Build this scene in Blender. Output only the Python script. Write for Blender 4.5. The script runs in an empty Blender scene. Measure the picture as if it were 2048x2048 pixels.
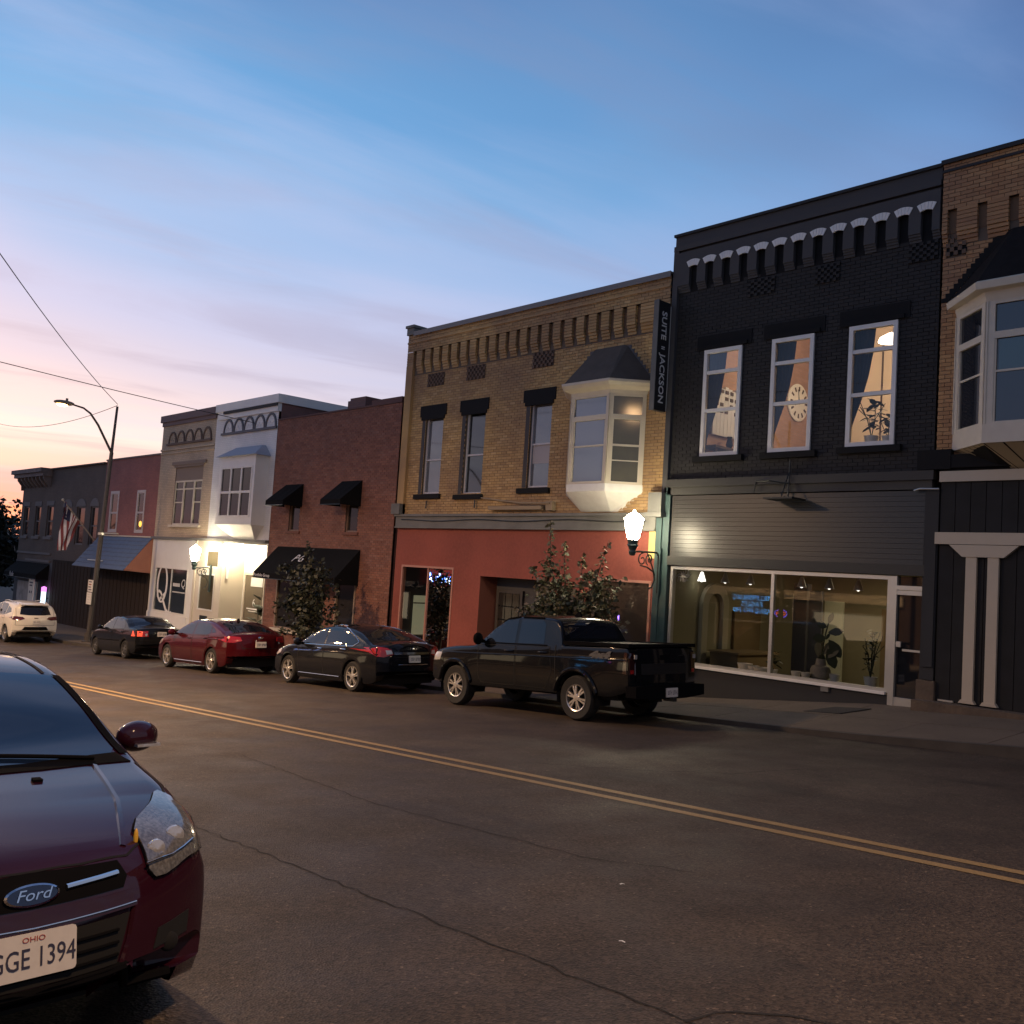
import bpy, bmesh, math, random
from mathutils import Vector, Matrix
from mathutils.bvhtree import BVHTree
R = math.radians
rnd = random.Random(7)
scene = bpy.context.scene
COL = scene.collection

# ------------------------------------------------------------------ camera
cam = bpy.data.objects.new('camera', bpy.data.cameras.new('camera'))
COL.objects.link(cam)
rt = Vector((0.68262341, 0.72802348, 0.06330166)); up = Vector((0.00486067, -0.09114464, 0.9958258)); fw = Vector((-0.73075417, 0.67946631, 0.06575615))
cam.matrix_world = Matrix(((rt.x, up.x, -fw.x, 0), (rt.y, up.y, -fw.y, 0), (rt.z, up.z, -fw.z, 1.7786), (0, 0, 0, 1)))
cam.data.sensor_width = 36; cam.data.lens = 33.265; cam.data.clip_end = 3000; cam.data.clip_start = .05
scene.camera = cam

# ------------------------------------------------------------------ sky, sun, exposure
vs = scene.view_settings
vs.view_transform = 'Standard'; vs.look = 'None'; vs.exposure = 0.0; vs.gamma = 1.0; vs.use_curve_mapping = False
world = bpy.data.worlds.new('World'); scene.world = world; world.use_nodes = True
SUN_AZ = R(-84)      # azimuth of the set sun, from +Y towards +X
def build_world():
    nt = world.node_tree; N = nt.nodes; L = nt.links; N.clear()
    def n(t, **k):
        o = N.new(t)
        for a, b in k.items(): setattr(o, a, b)
        return o
    def mth(op, a, b=None, clamp=False):
        o = n('ShaderNodeMath', operation=op, use_clamp=clamp)
        for i, v in enumerate((a, b)):
            if v is None: continue
            if isinstance(v, (int, float)): o.inputs[i].default_value = v
            else: L.new(v, o.inputs[i])
        return o.outputs[0]
    def ramp(fac, pts):
        o = n('ShaderNodeValToRGB'); e = o.color_ramp.elements
        while len(e) < len(pts): e.new(.5)
        for el, (p, c) in zip(e, pts): el.position = p; el.color = (*c, 1)
        o.color_ramp.interpolation = 'EASE'
        L.new(fac, o.inputs[0]); return o.outputs[0]
    def mix(f, a, b, mode='MIX'):
        o = n('ShaderNodeMix', data_type='RGBA', blend_type=mode)
        for i, v in ((0, f), (6, a), (7, b)):
            if isinstance(v, (int, float)): o.inputs[i].default_value = v
            elif isinstance(v, tuple): o.inputs[i].default_value = (*v, 1)
            else: L.new(v, o.inputs[i])
        return o.outputs[2]
    out = n('ShaderNodeOutputWorld'); tc = n('ShaderNodeTexCoord')
    nrm = n('ShaderNodeVectorMath', operation='NORMALIZE'); L.new(tc.outputs['Generated'], nrm.inputs[0])
    sep = n('ShaderNodeSeparateXYZ'); L.new(nrm.outputs[0], sep.inputs[0])
    z = mth('MAXIMUM', sep.outputs[2], 0.0)
    dot = n('ShaderNodeVectorMath', operation='DOT_PRODUCT'); L.new(nrm.outputs[0], dot.inputs[0])
    dot.inputs[1].default_value = (math.sin(SUN_AZ), math.cos(SUN_AZ), 0)
    t = mth('MULTIPLY', mth('SUBTRACT', 1.0, dot.outputs['Value']), 1.55, True)
    # slow wobble of the height so that the colour bands are not ruler straight
    flat = n('ShaderNodeCombineXYZ'); zz = mth('ADD', z, .12)
    L.new(mth('DIVIDE', sep.outputs[0], zz), flat.inputs[0]); L.new(mth('DIVIDE', sep.outputs[1], zz), flat.inputs[1])
    def clouds(scale, rot, sx, sy, detail, lo, hi, off=0.):
        m0 = n('ShaderNodeMapping'); m0.inputs['Rotation'].default_value = (0, 0, R(rot)); L.new(flat.outputs[0], m0.inputs[0])
        mp = n('ShaderNodeMapping'); mp.inputs['Scale'].default_value = (sx, sy, 1)
        mp.inputs['Location'].default_value = (off, off * .7, 0)
        L.new(m0.outputs[0], mp.inputs[0])
        no = n('ShaderNodeTexNoise'); no.inputs['Scale'].default_value = scale; no.inputs['Detail'].default_value = detail; no.inputs['Roughness'].default_value = .55
        no.inputs['Distortion'].default_value = .6
        L.new(mp.outputs[0], no.inputs['Vector'])
        mr = n('ShaderNodeMapRange', interpolation_type='SMOOTHSTEP'); mr.inputs[1].default_value = lo; mr.inputs[2].default_value = hi
        L.new(no.outputs[0], mr.inputs[0]); return mr.outputs[0]
    wob = clouds(.55, 10, 1, 1, 2, .3, .7)
    ze = mth('ADD', z, mth('MULTIPLY', mth('SUBTRACT', wob, .5), mth('MULTIPLY', z, .22)))
    west = ramp(ze, [(0, (.80, .23, .13)), (.022, (1.0, .34, .21)), (.04, (.72, .33, .38)), (.058, (.52, .38, .48)), (.088, (.84, .60, .58)), (.12, (.95, .81, .77)), (.155, (.84, .68, .72)),
                     (.20, (.69, .62, .76)), (.255, (.58, .59, .82)), (.33, (.37, .53, .83)), (.41, (.19, .48, .84)), (.48, (.145, .42, .79)), (.62, (.10, .27, .58)), (1, (.05, .13, .32))])
    east = ramp(ze, [(0, (.33, .36, .56)), (.15, (.30, .41, .70)), (.28, (.22, .38, .70)), (.36, (.14, .28, .58)), (.43, (.09, .19, .44)), (.52, (.07, .135, .34)), (1, (.035, .07, .19))])
    behind = ramp(ze, [(0, (.20, .21, .27)), (.2, (.17, .20, .30)), (.45, (.10, .13, .22)), (1, (.035, .06, .13))])
    bk = mth('MULTIPLY', mth('SUBTRACT', .42, dot.outputs['Value']), 1.1, True)
    base = mix(bk, mix(t, west, east), behind)
    lit = clouds(1.0, -70, .6, 1.9, 8, .42, .70, 1.7)
    base = mix(mth('MULTIPLY', lit, .42), base, mix(t, (.60, .60, .83), (.27, .38, .66)))
    dark = clouds(1.15, -74, .6, 2.0, 8, .46, .70, 2.2)
    base = mix(mth('MULTIPLY', dark, mth('ADD', .26, mth('MULTIPLY', mth('SUBTRACT', .4, z, True), 1.0))), base, mix(t, (.42, .36, .50), (.10, .15, .33)))
    bg = n('ShaderNodeBackground'); L.new(base, bg.inputs[0]); bg.inputs[1].default_value = 1.0
    sky = n('ShaderNodeTexSky', sky_type='NISHITA'); sky.sun_disc = False
    sky.sun_elevation = R(1.0); sky.sun_rotation = SUN_AZ
    bg2 = n('ShaderNodeBackground'); L.new(sky.outputs[0], bg2.inputs[0]); bg2.inputs[1].default_value = .05
    ad = n('ShaderNodeAddShader'); L.new(bg.outputs[0], ad.inputs[0]); L.new(bg2.outputs[0], ad.inputs[1]); L.new(ad.outputs[0], out.inputs[0])
build_world()
sun = bpy.data.objects.new('sun', bpy.data.lights.new('sun', 'SUN')); COL.objects.link(sun)
sun.data.energy = .06; sun.data.angle = R(12); sun.data.color = (1, .62, .45)
sun.rotation_euler = Vector((-math.sin(SUN_AZ) , -math.cos(SUN_AZ), -math.tan(R(1.0)))).to_track_quat('-Z', 'Y').to_euler()

# ------------------------------------------------------------------ mesh and object helpers
LOC = {}
class MB:
    def __init__(s): s.v = []; s.f = []
    def quad(s, a, b, c, d): i = len(s.v); s.v += [a, b, c, d]; s.f.append((i, i + 1, i + 2, i + 3)); return s
    def poly(s, pts): i = len(s.v); s.v += list(pts); s.f.append(tuple(range(i, i + len(pts)))); return s
    def box(s, x0, x1, y0, y1, z0, z1, open_back=False):
        i = len(s.v)
        s.v += [(x0, y0, z0), (x1, y0, z0), (x1, y1, z0), (x0, y1, z0), (x0, y0, z1), (x1, y0, z1), (x1, y1, z1), (x0, y1, z1)]
        fs = [(0, 1, 5, 4), (1, 2, 6, 5), (3, 0, 4, 7), (4, 5, 6, 7), (3, 2, 1, 0)]
        if not open_back: fs.append((2, 3, 7, 6))
        s.f += [tuple(i + k for k in f) for f in fs]; return s
    def prism(s, pts, ax, d0, d1):          # pts 2D; ax: axis of extrusion
        def m(p, d): return {'x': (d, p[0], p[1]), 'y': (p[0], d, p[1]), 'z': (p[0], p[1], d)}[ax]
        i = len(s.v); n = len(pts)
        s.v += [m(p, d0) for p in pts] + [m(p, d1) for p in pts]
        s.f.append(tuple(i + k for k in range(n))); s.f.append(tuple(i + n + k for k in reversed(range(n))))
        for k in range(n):
            j = (k + 1) % n; s.f.append((i + k, i + n + k, i + n + j, i + j))
        return s
    def tube(s, pts, r, n=8, cap=True):
        pts = [Vector(p) for p in pts]; rs = r if isinstance(r, (list, tuple)) else [r] * len(pts)
        i0 = len(s.v); ref = None
        for k, p in enumerate(pts):
            d = (pts[min(k + 1, len(pts) - 1)] - pts[max(k - 1, 0)]).normalized()
            if ref is None: ref = d.orthogonal().normalized()
            ref = (ref - d * ref.dot(d)); ref = ref.normalized() if ref.length > 1e-6 else d.orthogonal().normalized()
            b = d.cross(ref)
            for a in range(n):
                t = 2 * math.pi * a / n; s.v.append(tuple(p + (ref * math.cos(t) + b * math.sin(t)) * rs[k]))
        for k in range(len(pts) - 1):
            for a in range(n):
                c = (a + 1) % n; s.f.append((i0 + k * n + a, i0 + k * n + c, i0 + (k + 1) * n + c, i0 + (k + 1) * n + a))
        if cap:
            s.f.append(tuple(i0 + a for a in reversed(range(n)))); e = i0 + (len(pts) - 1) * n; s.f.append(tuple(e + a for a in range(n)))
        return s
    def lathe(s, prof, c=(0, 0, 0), ax='z', n=20, cap=True, sq=1.0):   # prof: (radius, along)
        i0 = len(s.v)
        for r, h in prof:
            for a in range(n):
                t = 2 * math.pi * (a + .5) / n; u, w = r * math.cos(t), r * math.sin(t)
                s.v.append({'z': (c[0] + u, c[1] + w, c[2] + h), 'y': (c[0] + u, c[1] + h, c[2] + w), 'x': (c[0] + h, c[1] + u, c[2] + w)}[ax])
        for k in range(len(prof) - 1):
            for a in range(n):
                b = (a + 1) % n; s.f.append((i0 + k * n + a, i0 + k * n + b, i0 + (k + 1) * n + b, i0 + (k + 1) * n + a))
        if cap:
            s.f.append(tuple(i0 + a for a in reversed(range(n)))); e = i0 + (len(prof) - 1) * n; s.f.append(tuple(e + a for a in range(n)))
        return s
    def ball(s, c, rx, ry, rz, n=12, m=8):
        pr = [(math.sin(math.pi * k / m), -math.cos(math.pi * k / m)) for k in range(m + 1)]
        i0 = len(s.v)
        for r, h in pr:
            for a in range(n):
                t = 2 * math.pi * a / n; s.v.append((c[0] + rx * r * math.cos(t), c[1] + ry * r * math.sin(t), c[2] + rz * h))
        for k in range(m):
            for a in range(n):
                b = (a + 1) % n; s.f.append((i0 + k * n + a, i0 + k * n + b, i0 + (k + 1) * n + b, i0 + (k + 1) * n + a))
        return s
def wloc(o): return LOC.get(o.name, Vector((0, 0, 0))) if o else Vector((0, 0, 0))
def setp(o, label=None, cat=None, group=None, kind=None):
    for k, v in (('label', label), ('category', cat), ('group', group), ('kind', kind)):
        if v: o[k] = v
    return o
def mesh_of(name, mb, mat, smooth=False, off=Vector((0, 0, 0)), fix=True):
    me = bpy.data.meshes.new(name)
    me.from_pydata([(v[0] - off.x, v[1] - off.y, v[2] - off.z) for v in mb.v], [], mb.f)
    if fix:
        bm = bmesh.new(); bm.from_mesh(me); bmesh.ops.recalc_face_normals(bm, faces=bm.faces); bm.to_mesh(me); bm.free()
    if mat: me.materials.append(mat)
    if smooth:
        me.polygons.foreach_set('use_smooth', [True] * len(me.polygons))
        if smooth != 'all':
            me.set_sharp_from_angle(angle=R(smooth if smooth is not True else 40))
    return me
def part(name, mb, mat, parent=None, smooth=False, local=False, kind=None, label=None, fix=True):
    off = Vector((0, 0, 0)) if local else wloc(parent)
    o = bpy.data.objects.new(name, mesh_of(name, mb, mat, smooth, off, fix)); COL.objects.link(o)
    if parent:
        o.parent = parent; LOC[o.name] = wloc(parent)
    if kind: o['kind'] = kind
    if label: o['label'] = label
    return o
def thing(name, loc, label, cat, group=None, rot=None):
    o = bpy.data.objects.new(name, None); COL.objects.link(o); o.empty_display_size = .2
    if rot: o.matrix_world = Matrix.Translation(loc) @ rot.to_4x4()
    else: o.location = loc
    LOC[o.name] = Vector(loc); return setp(o, label, cat, group)
def solo(name, mb, mat, label, cat, group=None, smooth=False, kind=None):
    o = bpy.data.objects.new(name, mesh_of(name, mb, mat, smooth)); COL.objects.link(o)
    return setp(o, label, cat, group, kind)
def struct(name, mb, mat, smooth=False): return solo(name, mb, mat, None, None, None, smooth, 'structure')
def inst(name, me, parent, loc, rot=None, label=None):
    o = bpy.data.objects.new(name, me); COL.objects.link(o); o.parent = parent; o.location = loc
    if rot: o.rotation_euler = rot
    if label: o['label'] = label
    LOC[o.name] = wloc(parent); return o
def text(name, s, size, loc, right, upv, mat, parent, ext=.004, align='CENTER', local=False, sx=1.0, shear=0., bold=0.):
    cu = bpy.data.curves.new(name, 'FONT'); cu.body = s; cu.size = size; cu.extrude = ext; cu.align_x = align; cu.align_y = 'CENTER'; cu.resolution_u = 3; cu.shear = shear; cu.offset = bold
    tmp = bpy.data.objects.new('tmp', cu); COL.objects.link(tmp)
    me = bpy.data.meshes.new_from_object(tmp.evaluated_get(bpy.context.evaluated_depsgraph_get()))
    bpy.data.objects.remove(tmp); bpy.data.curves.remove(cu)
    r = Vector(right).normalized(); u = Vector(upv); u = (u - r * u.dot(r)).normalized(); nn = r.cross(u)
    p = Vector(loc) - (Vector((0, 0, 0)) if local else wloc(parent))
    M = Matrix(((r.x, u.x, nn.x, p.x), (r.y, u.y, nn.y, p.y), (r.z, u.z, nn.z, p.z), (0, 0, 0, 1))) @ Matrix.Diagonal((sx, 1, 1, 1))
    me.transform(M); me.materials.clear(); me.materials.append(mat); me.name = name
    o = bpy.data.objects.new(name, me); COL.objects.link(o)
    if parent: o.parent = parent; LOC[o.name] = wloc(parent)
    return o
def lamp(name, kind, loc, energy, color, parent=None, size=.1, spot=None, rot=None):
    l = bpy.data.lights.new(name, kind); l.energy = energy; l.color = color
    if kind == 'AREA': l.size = size
    else: l.shadow_soft_size = size
    if spot: l.spot_size = R(spot); l.spot_blend = 1.0
    o = bpy.data.objects.new(name, l); COL.objects.link(o)
    o.location = Vector(loc) - (wloc(parent) if parent else Vector((0, 0, 0)))
    if parent: o.parent = parent
    if rot: o.rotation_euler = rot
    return o

# ------------------------------------------------------------------ materials
def M(name, base, rough=.7, metal=0., spec=.5, coat=0., var=None, bump=None, emit=None, es=1., attr=False, rndm=None, flake=None):
    """var=(scale, amount, colour2); bump=(scale, strength, distance); rndm=[colours] picked per brick or piece"""
    m = bpy.data.materials.new(name); m.use_nodes = True; nt = m.node_tree; N = nt.nodes; L = nt.links
    b = N['Principled BSDF']; b.inputs['Base Color'].default_value = (*base, 1); b.inputs['Roughness'].default_value = rough
    b.inputs['Metallic'].default_value = metal; b.inputs['Specular IOR Level'].default_value = spec; b.inputs['Coat Weight'].default_value = coat; b.inputs['Coat Roughness'].default_value = .04; b.inputs['Coat IOR'].default_value = 1.42
    tc = N.new('ShaderNodeTexCoord'); col = None
    geo = N.new('ShaderNodeNewGeometry')
    if rndm:
        rp = N.new('ShaderNodeValToRGB'); e = rp.color_ramp.elements
        while len(e) < len(rndm): e.new(.5)
        for i, (el, c) in enumerate(zip(e, rndm)): el.position = i / (len(rndm) - 1); el.color = (*c, 1)
        if attr: a = N.new('ShaderNodeAttribute'); a.attribute_name = 'tint'; L.new(a.outputs['Fac'], rp.inputs[0])
        else: a = N.new('ShaderNodeObjectInfo'); L.new(a.outputs['Random'], rp.inputs[0])
        col = rp.outputs[0]
    if var:
        vs_ = var if isinstance(var, list) else [var]
        for sc, am, c2 in vs_:
            no = N.new('ShaderNodeTexNoise'); no.inputs['Scale'].default_value = sc; no.inputs['Detail'].default_value = 5
            L.new(geo.outputs['Position'], no.inputs['Vector'])
            mr = N.new('ShaderNodeMapRange'); mr.inputs[1].default_value = .38; mr.inputs[2].default_value = .68; mr.inputs[4].default_value = am
            L.new(no.outputs[0], mr.inputs[0])
            mx = N.new('ShaderNodeMix'); mx.data_type = 'RGBA'; L.new(mr.outputs[0], mx.inputs[0])
            if col: L.new(col, mx.inputs[6])
            else: mx.inputs[6].default_value = (*base, 1)
            mx.inputs[7].default_value = (*c2, 1); col = mx.outputs[2]
    if col: L.new(col, b.inputs['Base Color'])
    if bump:
        no = N.new('ShaderNodeTexNoise'); no.inputs['Scale'].default_value = bump[0]; no.inputs['Detail'].default_value = 4
        L.new(geo.outputs['Position'], no.inputs['Vector'])
        bp = N.new('ShaderNodeBump'); bp.inputs['Strength'].default_value = bump[1]; bp.inputs['Distance'].default_value = bump[2]
        L.new(no.outputs[0], bp.inputs['Height']); L.new(bp.outputs[0], b.inputs['Normal'])
    if emit: b.inputs['Emission Color'].default_value = (*emit, 1); b.inputs['Emission Strength'].default_value = es
    return m
def glass_mat(name, tint=(.9, .9, .9), refl=1.0):
    m = bpy.data.materials.new(name); m.use_nodes = True; nt = m.node_tree; N = nt.nodes; L = nt.links; N.remove(N['Principled BSDF'])
    t = N.new('ShaderNodeBsdfTransparent'); t.inputs[0].default_value = (*tint, 1); g = N.new('ShaderNodeBsdfGlossy'); g.inputs['Roughness'].default_value = .0
    f = N.new('ShaderNodeFresnel'); f.inputs[0].default_value = 1.45; mu = N.new('ShaderNodeMath'); mu.operation = 'MULTIPLY'; mu.use_clamp = True; mu.inputs[1].default_value = refl * 1.7
    mx = N.new('ShaderNodeMixShader'); L.new(f.outputs[0], mu.inputs[0]); L.new(mu.outputs[0], mx.inputs[0]); L.new(t.outputs[0], mx.inputs[1]); L.new(g.outputs[0], mx.inputs[2])
    L.new(mx.outputs[0], N['Material Output'].inputs[0]); return m
GL = glass_mat('shop_glass'); GLU = glass_mat('upper_glass', (.95, .95, .95), .8)
DARKGLASS = M('dark_glass', (.012, .014, .018), .03, spec=1.0)
DULL = M('dull_glass', (.028, .025, .023), .10, spec=.25)
PALEGLASS = M('sky_pale_glass', (.10, .11, .13), .04, spec=1.3, var=(1.5, .6, (.18, .18, .2)))  # pale sky reflection is partly put into the glass colour
WHITE = M('white_paint', (.74, .74, .72), .5, var=(3, .25, (.62, .61, .58)))
WHITETRIM = M('white_trim', (.72, .71, .68), .45, var=(6, .3, (.55, .53, .5)), bump=(30, .2, .004))
CREAM = M('cream_trim', (.60, .54, .43), .5, var=(5, .3, (.48, .42, .33)))
BLACKP = M('black_paint', (.013, .013, .014), .8, spec=.15)
CHARCOAL = M('charcoal_paint', (.034, .035, .037), .7, spec=.25, var=(2.5, .5, (.03, .032, .038)))
SIDING = M('grey_siding', (.036, .036, .033), .34, spec=.32, var=(2, .3, (.032, .032, .03)), bump=(14, .25, .003))
FASCIA = M('grey_fascia', (.048, .047, .044), .6, spec=.3, var=(2, .3, (.055, .055, .05)))
RED = M('red_stucco', (.29, .084, .064), .8, spec=.2, var=[(.7, .8, (.20, .06, .047)), (4, .35, (.23, .075, .058)), (14, .2, (.40, .13, .09))], bump=(40, .25, .004))
GREYST = M('grey_cornice', (.16, .16, .15), .7, var=(2, .6, (.10, .10, .09)), bump=(12, .3, .01))
MORT_Y = M('mortar_tan', (.13, .10, .075), .9); MORT_R = M('mortar_dark', (.15, .10, .085), .9); MORT_D = M('mortar_charcoal', (.024, .0235, .024), .8, spec=.2)
YB = [(.40, .25, .10), (.53, .34, .13), (.59, .39, .16), (.48, .30, .11), (.64, .44, .20)]
GRIME = [(.45, .75, (.20, .12, .085)), (1.7, .35, (.24, .15, .09))]
YELB = M('yellow_brick', YB[1], .82, rndm=YB, attr=True, var=GRIME, bump=(60, .3, .003)); YELB1 = M('yellow_brick_single', YB[1], .82, rndm=YB, var=GRIME, bump=(60, .3, .003))
TB = [(.36, .18, .075), (.48, .26, .105), (.53, .30, .13), (.41, .21, .085)]
TANB = M('tan_brick', TB[1], .82, rndm=TB, attr=True, var=GRIME[:1], bump=(60, .3, .003)); TANB1 = M('tan_brick_single', TB[1], .82, rndm=TB, var=GRIME[:1], bump=(60, .3, .003))
RB = [(.19, .078, .052), (.26, .11, .072), (.30, .13, .085), (.22, .092, .066), (.29, .145, .105)]
REDB = M('red_brick', RB[1], .85, rndm=RB, attr=True, var=(1.2, .4, (.12, .055, .045)), bump=(60, .3, .003))
DB = [(.029, .028, .028), (.036, .035, .035), (.032, .031, .032)]
DARKB = M('painted_brick', DB[1], .75, spec=.2, rndm=DB, attr=True, bump=(40, .4, .004)); DARKB1 = M('painted_brick_single', DB[1], .75, spec=.2, rndm=DB, bump=(40, .4, .004))
GREYB = M('grey_painted_brick', (.075, .073, .074), .75, spec=.2, var=(3, .4, (.065, .066, .075)), bump=(30, .5, .006))
def courses(name, c1, c2, mortar, bw, bh, rough=.8):
    m = bpy.data.materials.new(name); m.use_nodes = True; nt = m.node_tree; N = nt.nodes; L = nt.links; b = N['Principled BSDF']; b.inputs['Roughness'].default_value = rough
    geo = N.new('ShaderNodeNewGeometry'); sx = N.new('ShaderNodeSeparateXYZ'); cb = N.new('ShaderNodeCombineXYZ'); ad = N.new('ShaderNodeMath')
    L.new(geo.outputs['Position'], sx.inputs[0]); L.new(sx.outputs[0], ad.inputs[0]); L.new(sx.outputs[1], ad.inputs[1]); L.new(ad.outputs[0], cb.inputs[0]); L.new(sx.outputs[2], cb.inputs[1])
    br = N.new('ShaderNodeTexBrick'); br.inputs['Scale'].default_value = 1; br.inputs['Brick Width'].default_value = bw; br.inputs['Row Height'].default_value = bh; br.inputs['Mortar Size'].default_value = .007
    br.inputs['Color1'].default_value = (*c1, 1); br.inputs['Color2'].default_value = (*c2, 1); br.inputs['Mortar'].default_value = (*mortar, 1); L.new(cb.outputs[0], br.inputs['Vector'])
    no = N.new('ShaderNodeTexNoise'); no.inputs['Scale'].default_value = .8; no.inputs['Detail'].default_value = 5; L.new(geo.outputs['Position'], no.inputs[0])
    mx = N.new('ShaderNodeMix'); mx.data_type = 'RGBA'; mx.blend_type = 'MULTIPLY'; mx.inputs[0].default_value = .7; L.new(br.outputs[0], mx.inputs[6]); L.new(no.outputs[0], mx.inputs[7])
    rp = N.new('ShaderNodeMix'); rp.data_type = 'RGBA'; rp.blend_type = 'ADD'; rp.inputs[0].default_value = .35; L.new(mx.outputs[2], rp.inputs[6]); L.new(br.outputs[0], rp.inputs[7]); L.new(rp.outputs[2], b.inputs['Base Color'])
    bp = N.new('ShaderNodeBump'); bp.inputs['Strength'].default_value = .5; bp.inputs['Distance'].default_value = .008; bp.invert = True; L.new(br.outputs['Fac'], bp.inputs['Height']); L.new(bp.outputs[0], b.inputs['Normal'])
    return m
QTAN = courses('far_tan_brick', (.47, .37, .26), (.55, .43, .30), (.32, .26, .2), .215, .075)
QRED = courses('far_red_brick', (.25, .09, .08), (.30, .11, .09), (.22, .10, .09), .215, .075)
QDARK = courses('far_dark_brick', (.085, .060, .047), (.10, .072, .056), (.06, .05, .045), .215, .075)
QWHITE = courses('far_white_brick', (.70, .70, .70), (.74, .74, .73), (.62, .62, .62), .215, .075, .6)
QSIDE = courses('side_brick', (.17, .08, .07), (.21, .10, .085), (.14, .09, .08), .215, .075)
FABRIC = M('black_awning', (.009, .009, .0095), .9, spec=.08, var=(3, .4, (.013, .013, .013)), bump=(4, .25, .02))
BLUEROOF = M('blue_shingle', (.075, .11, .19), .6, var=(5, .5, (.05, .07, .12))); PINKST = M('salmon_boards', (.36, .15, .10), .7, var=(3, .4, (.28, .11, .08)))
STEEL = M('aluminium', (.55, .54, .50), .35, metal=.6, var=(5, .3, (.42, .41, .38)))
CONC = M('concrete_walk', (.115, .090, .066), .85, var=[(1.1, .7, (.07, .056, .042)), (18, .35, (.15, .12, .09))], bump=(50, .35, .006))
CURBM = M('curb_concrete', (.045, .040, .035), .85, var=(3, .6, (.07, .062, .055)), bump=(30, .4, .01))
STONE = M('brown_stone', (.12, .088, .062), .9, var=(2.5, .7, (.075, .058, .045)), bump=(14, .6, .03))
IRON = M('dark_iron', (.03, .034, .034), .45, metal=.5); TEAL = M('teal_iron', (.045, .085, .085), .45, var=(4, .4, (.03, .05, .05)))
RUBBER = M('rubber', (.012, .012, .012), .8, bump=(60, .4, .01)); WELL = M('wheel_well', (.006, .006, .006), .9)
CHROME = M('chrome', (.75, .75, .76), .12, metal=1.); ALLOY = M('alloy', (.62, .60, .57), .28, metal=.85)
GAP = M('panel_gap', (.004, .004, .004), .9); TRIM = M('black_trim', (.006, .006, .007), .85, spec=.03)
CARGLASS = M('car_glass', (.008, .010, .016), .02, spec=.5)
REDLENS = M('red_lens', (.30, .01, .012), .12, coat=1., bump=(60, .3, .004)); CLEARLENS = M('clear_lens', (.50, .50, .50), .10, coat=1., metal=.4, bump=(35, .5, .01))
PLATEM = M('plate_white', (.62, .60, .57), .4, var=(30, .3, (.5, .48, .46))); INK = M('plate_ink', (.03, .03, .06), .5)
LETW = M('white_lettering', (.75, .75, .74), .5); LETG = M('frosted_lettering', (.52, .52, .50), .6)
WOOD = M('dark_wood', (.09, .05, .028), .6, var=(4, .5, (.05, .03, .018)))
NAVY = M('navy_curtain', (.03, .035, .055), .9)
TERRA = M('white_pot', (.62, .60, .55), .6); LEAFD = M('house_plant_leaf', (.018, .03, .014), .5)

# ------------------------------------------------------------------ ground, road, pavements
SL = .0582
def zr(x):                                # road height along the street
    if x > -18: return SL * x if x < 30 else SL * 30
    if x > -42: return -1.0476 + .054 * (x + 18)
    return -2.3436 + .012 * (x + 42)
WALK = [(-400, .15), (-60, .15), (-30, .14), (-16, .11), (-12.75, .07), (-11, .15), (-9.86, .21), (-8.8, .26), (-8.1, .30), (-7, .29), (40, .29)]
CURBH = [(-400, .13), (-30, .12), (-12, .08), (-7.5, .075), (-6, .12), (-4.4, .17), (40, .18)]
def lerp(tab, x):
    for (a, p), (b, q) in zip(tab, tab[1:]):
        if x <= b: return p + (q - p) * max(0, (x - a)) / (b - a)
    return tab[-1][1]
YF = 17.3; YC = 13.95
def zwalk(x, y): t = min(1, max(0, (y - YC - .15) / (YF - YC - .15))); return zr(x) + lerp(CURBH, x) * (1 - t) + lerp(WALK, x) * t
def asphalt():
    m = bpy.data.materials.new('asphalt'); m.use_nodes = True; nt = m.node_tree; N = nt.nodes; L = nt.links; b = N['Principled BSDF']
    geo = N.new('ShaderNodeNewGeometry')
    def noise(s, d, sc=(1, 1, 1)):
        mp = N.new('ShaderNodeMapping'); mp.inputs['Scale'].default_value = sc; L.new(geo.outputs['Position'], mp.inputs[0])
        o = N.new('ShaderNodeTexNoise'); o.inputs['Scale'].default_value = s; o.inputs['Detail'].default_value = d; L.new(mp.outputs[0], o.inputs[0]); return o.outputs[0]
    def ramp(f, pts):
        r = N.new('ShaderNodeValToRGB'); e = r.color_ramp.elements
        while len(e) < len(pts): e.new(.5)
        for el, (p, c) in zip(e, pts): el.position = p; el.color = (c, c, c, 1) if not isinstance(c, tuple) else (*c, 1)
        L.new(f, r.inputs[0]); return r.outputs[0]
    def mul(a, c):
        x = N.new('ShaderNodeMix'); x.data_type = 'RGBA'; x.blend_type = 'MULTIPLY'; x.inputs[0].default_value = 1; L.new(a, x.inputs[6]); L.new(c, x.inputs[7]); return x.outputs[2]
    base = ramp(noise(.55, 5, (.35, 1, 1)), [(.3, (.052, .039, .0285)), (.7, (.068, .051, .037))])          # wheel-worn lanes
    c = mul(base, ramp(noise(1.1, 7), [(.34, .74), (.62, 1.08)]))
    vo = N.new('ShaderNodeTexVoronoi'); vo.inputs['Scale'].default_value = 70; L.new(geo.outputs['Position'], vo.inputs[0])
    c = mul(c, ramp(vo.outputs['Color'], [(.1, .35), (.55, .95), (.90, 1.5), (.96, 3.2)]))
    oil = ramp(noise(.9, 3, (.25, 1.6, 1)), [(.60, 1.0), (.72, .74)])
    c = mul(c, oil); L.new(c, b.inputs['Base Color'])
    rr = ramp(noise(1.3, 4), [(.3, .55), (.7, .78)]); L.new(rr, b.inputs['Roughness']); b.inputs['Specular IOR Level'].default_value = .35
    bp = N.new('ShaderNodeBump'); bp.inputs['Strength'].default_value = .5; bp.inputs['Distance'].default_value = .008; L.new(vo.outputs['Distance'], bp.inputs['Height']); L.new(bp.outputs[0], b.inputs['Normal'])
    return m
ASPH = asphalt()
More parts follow.
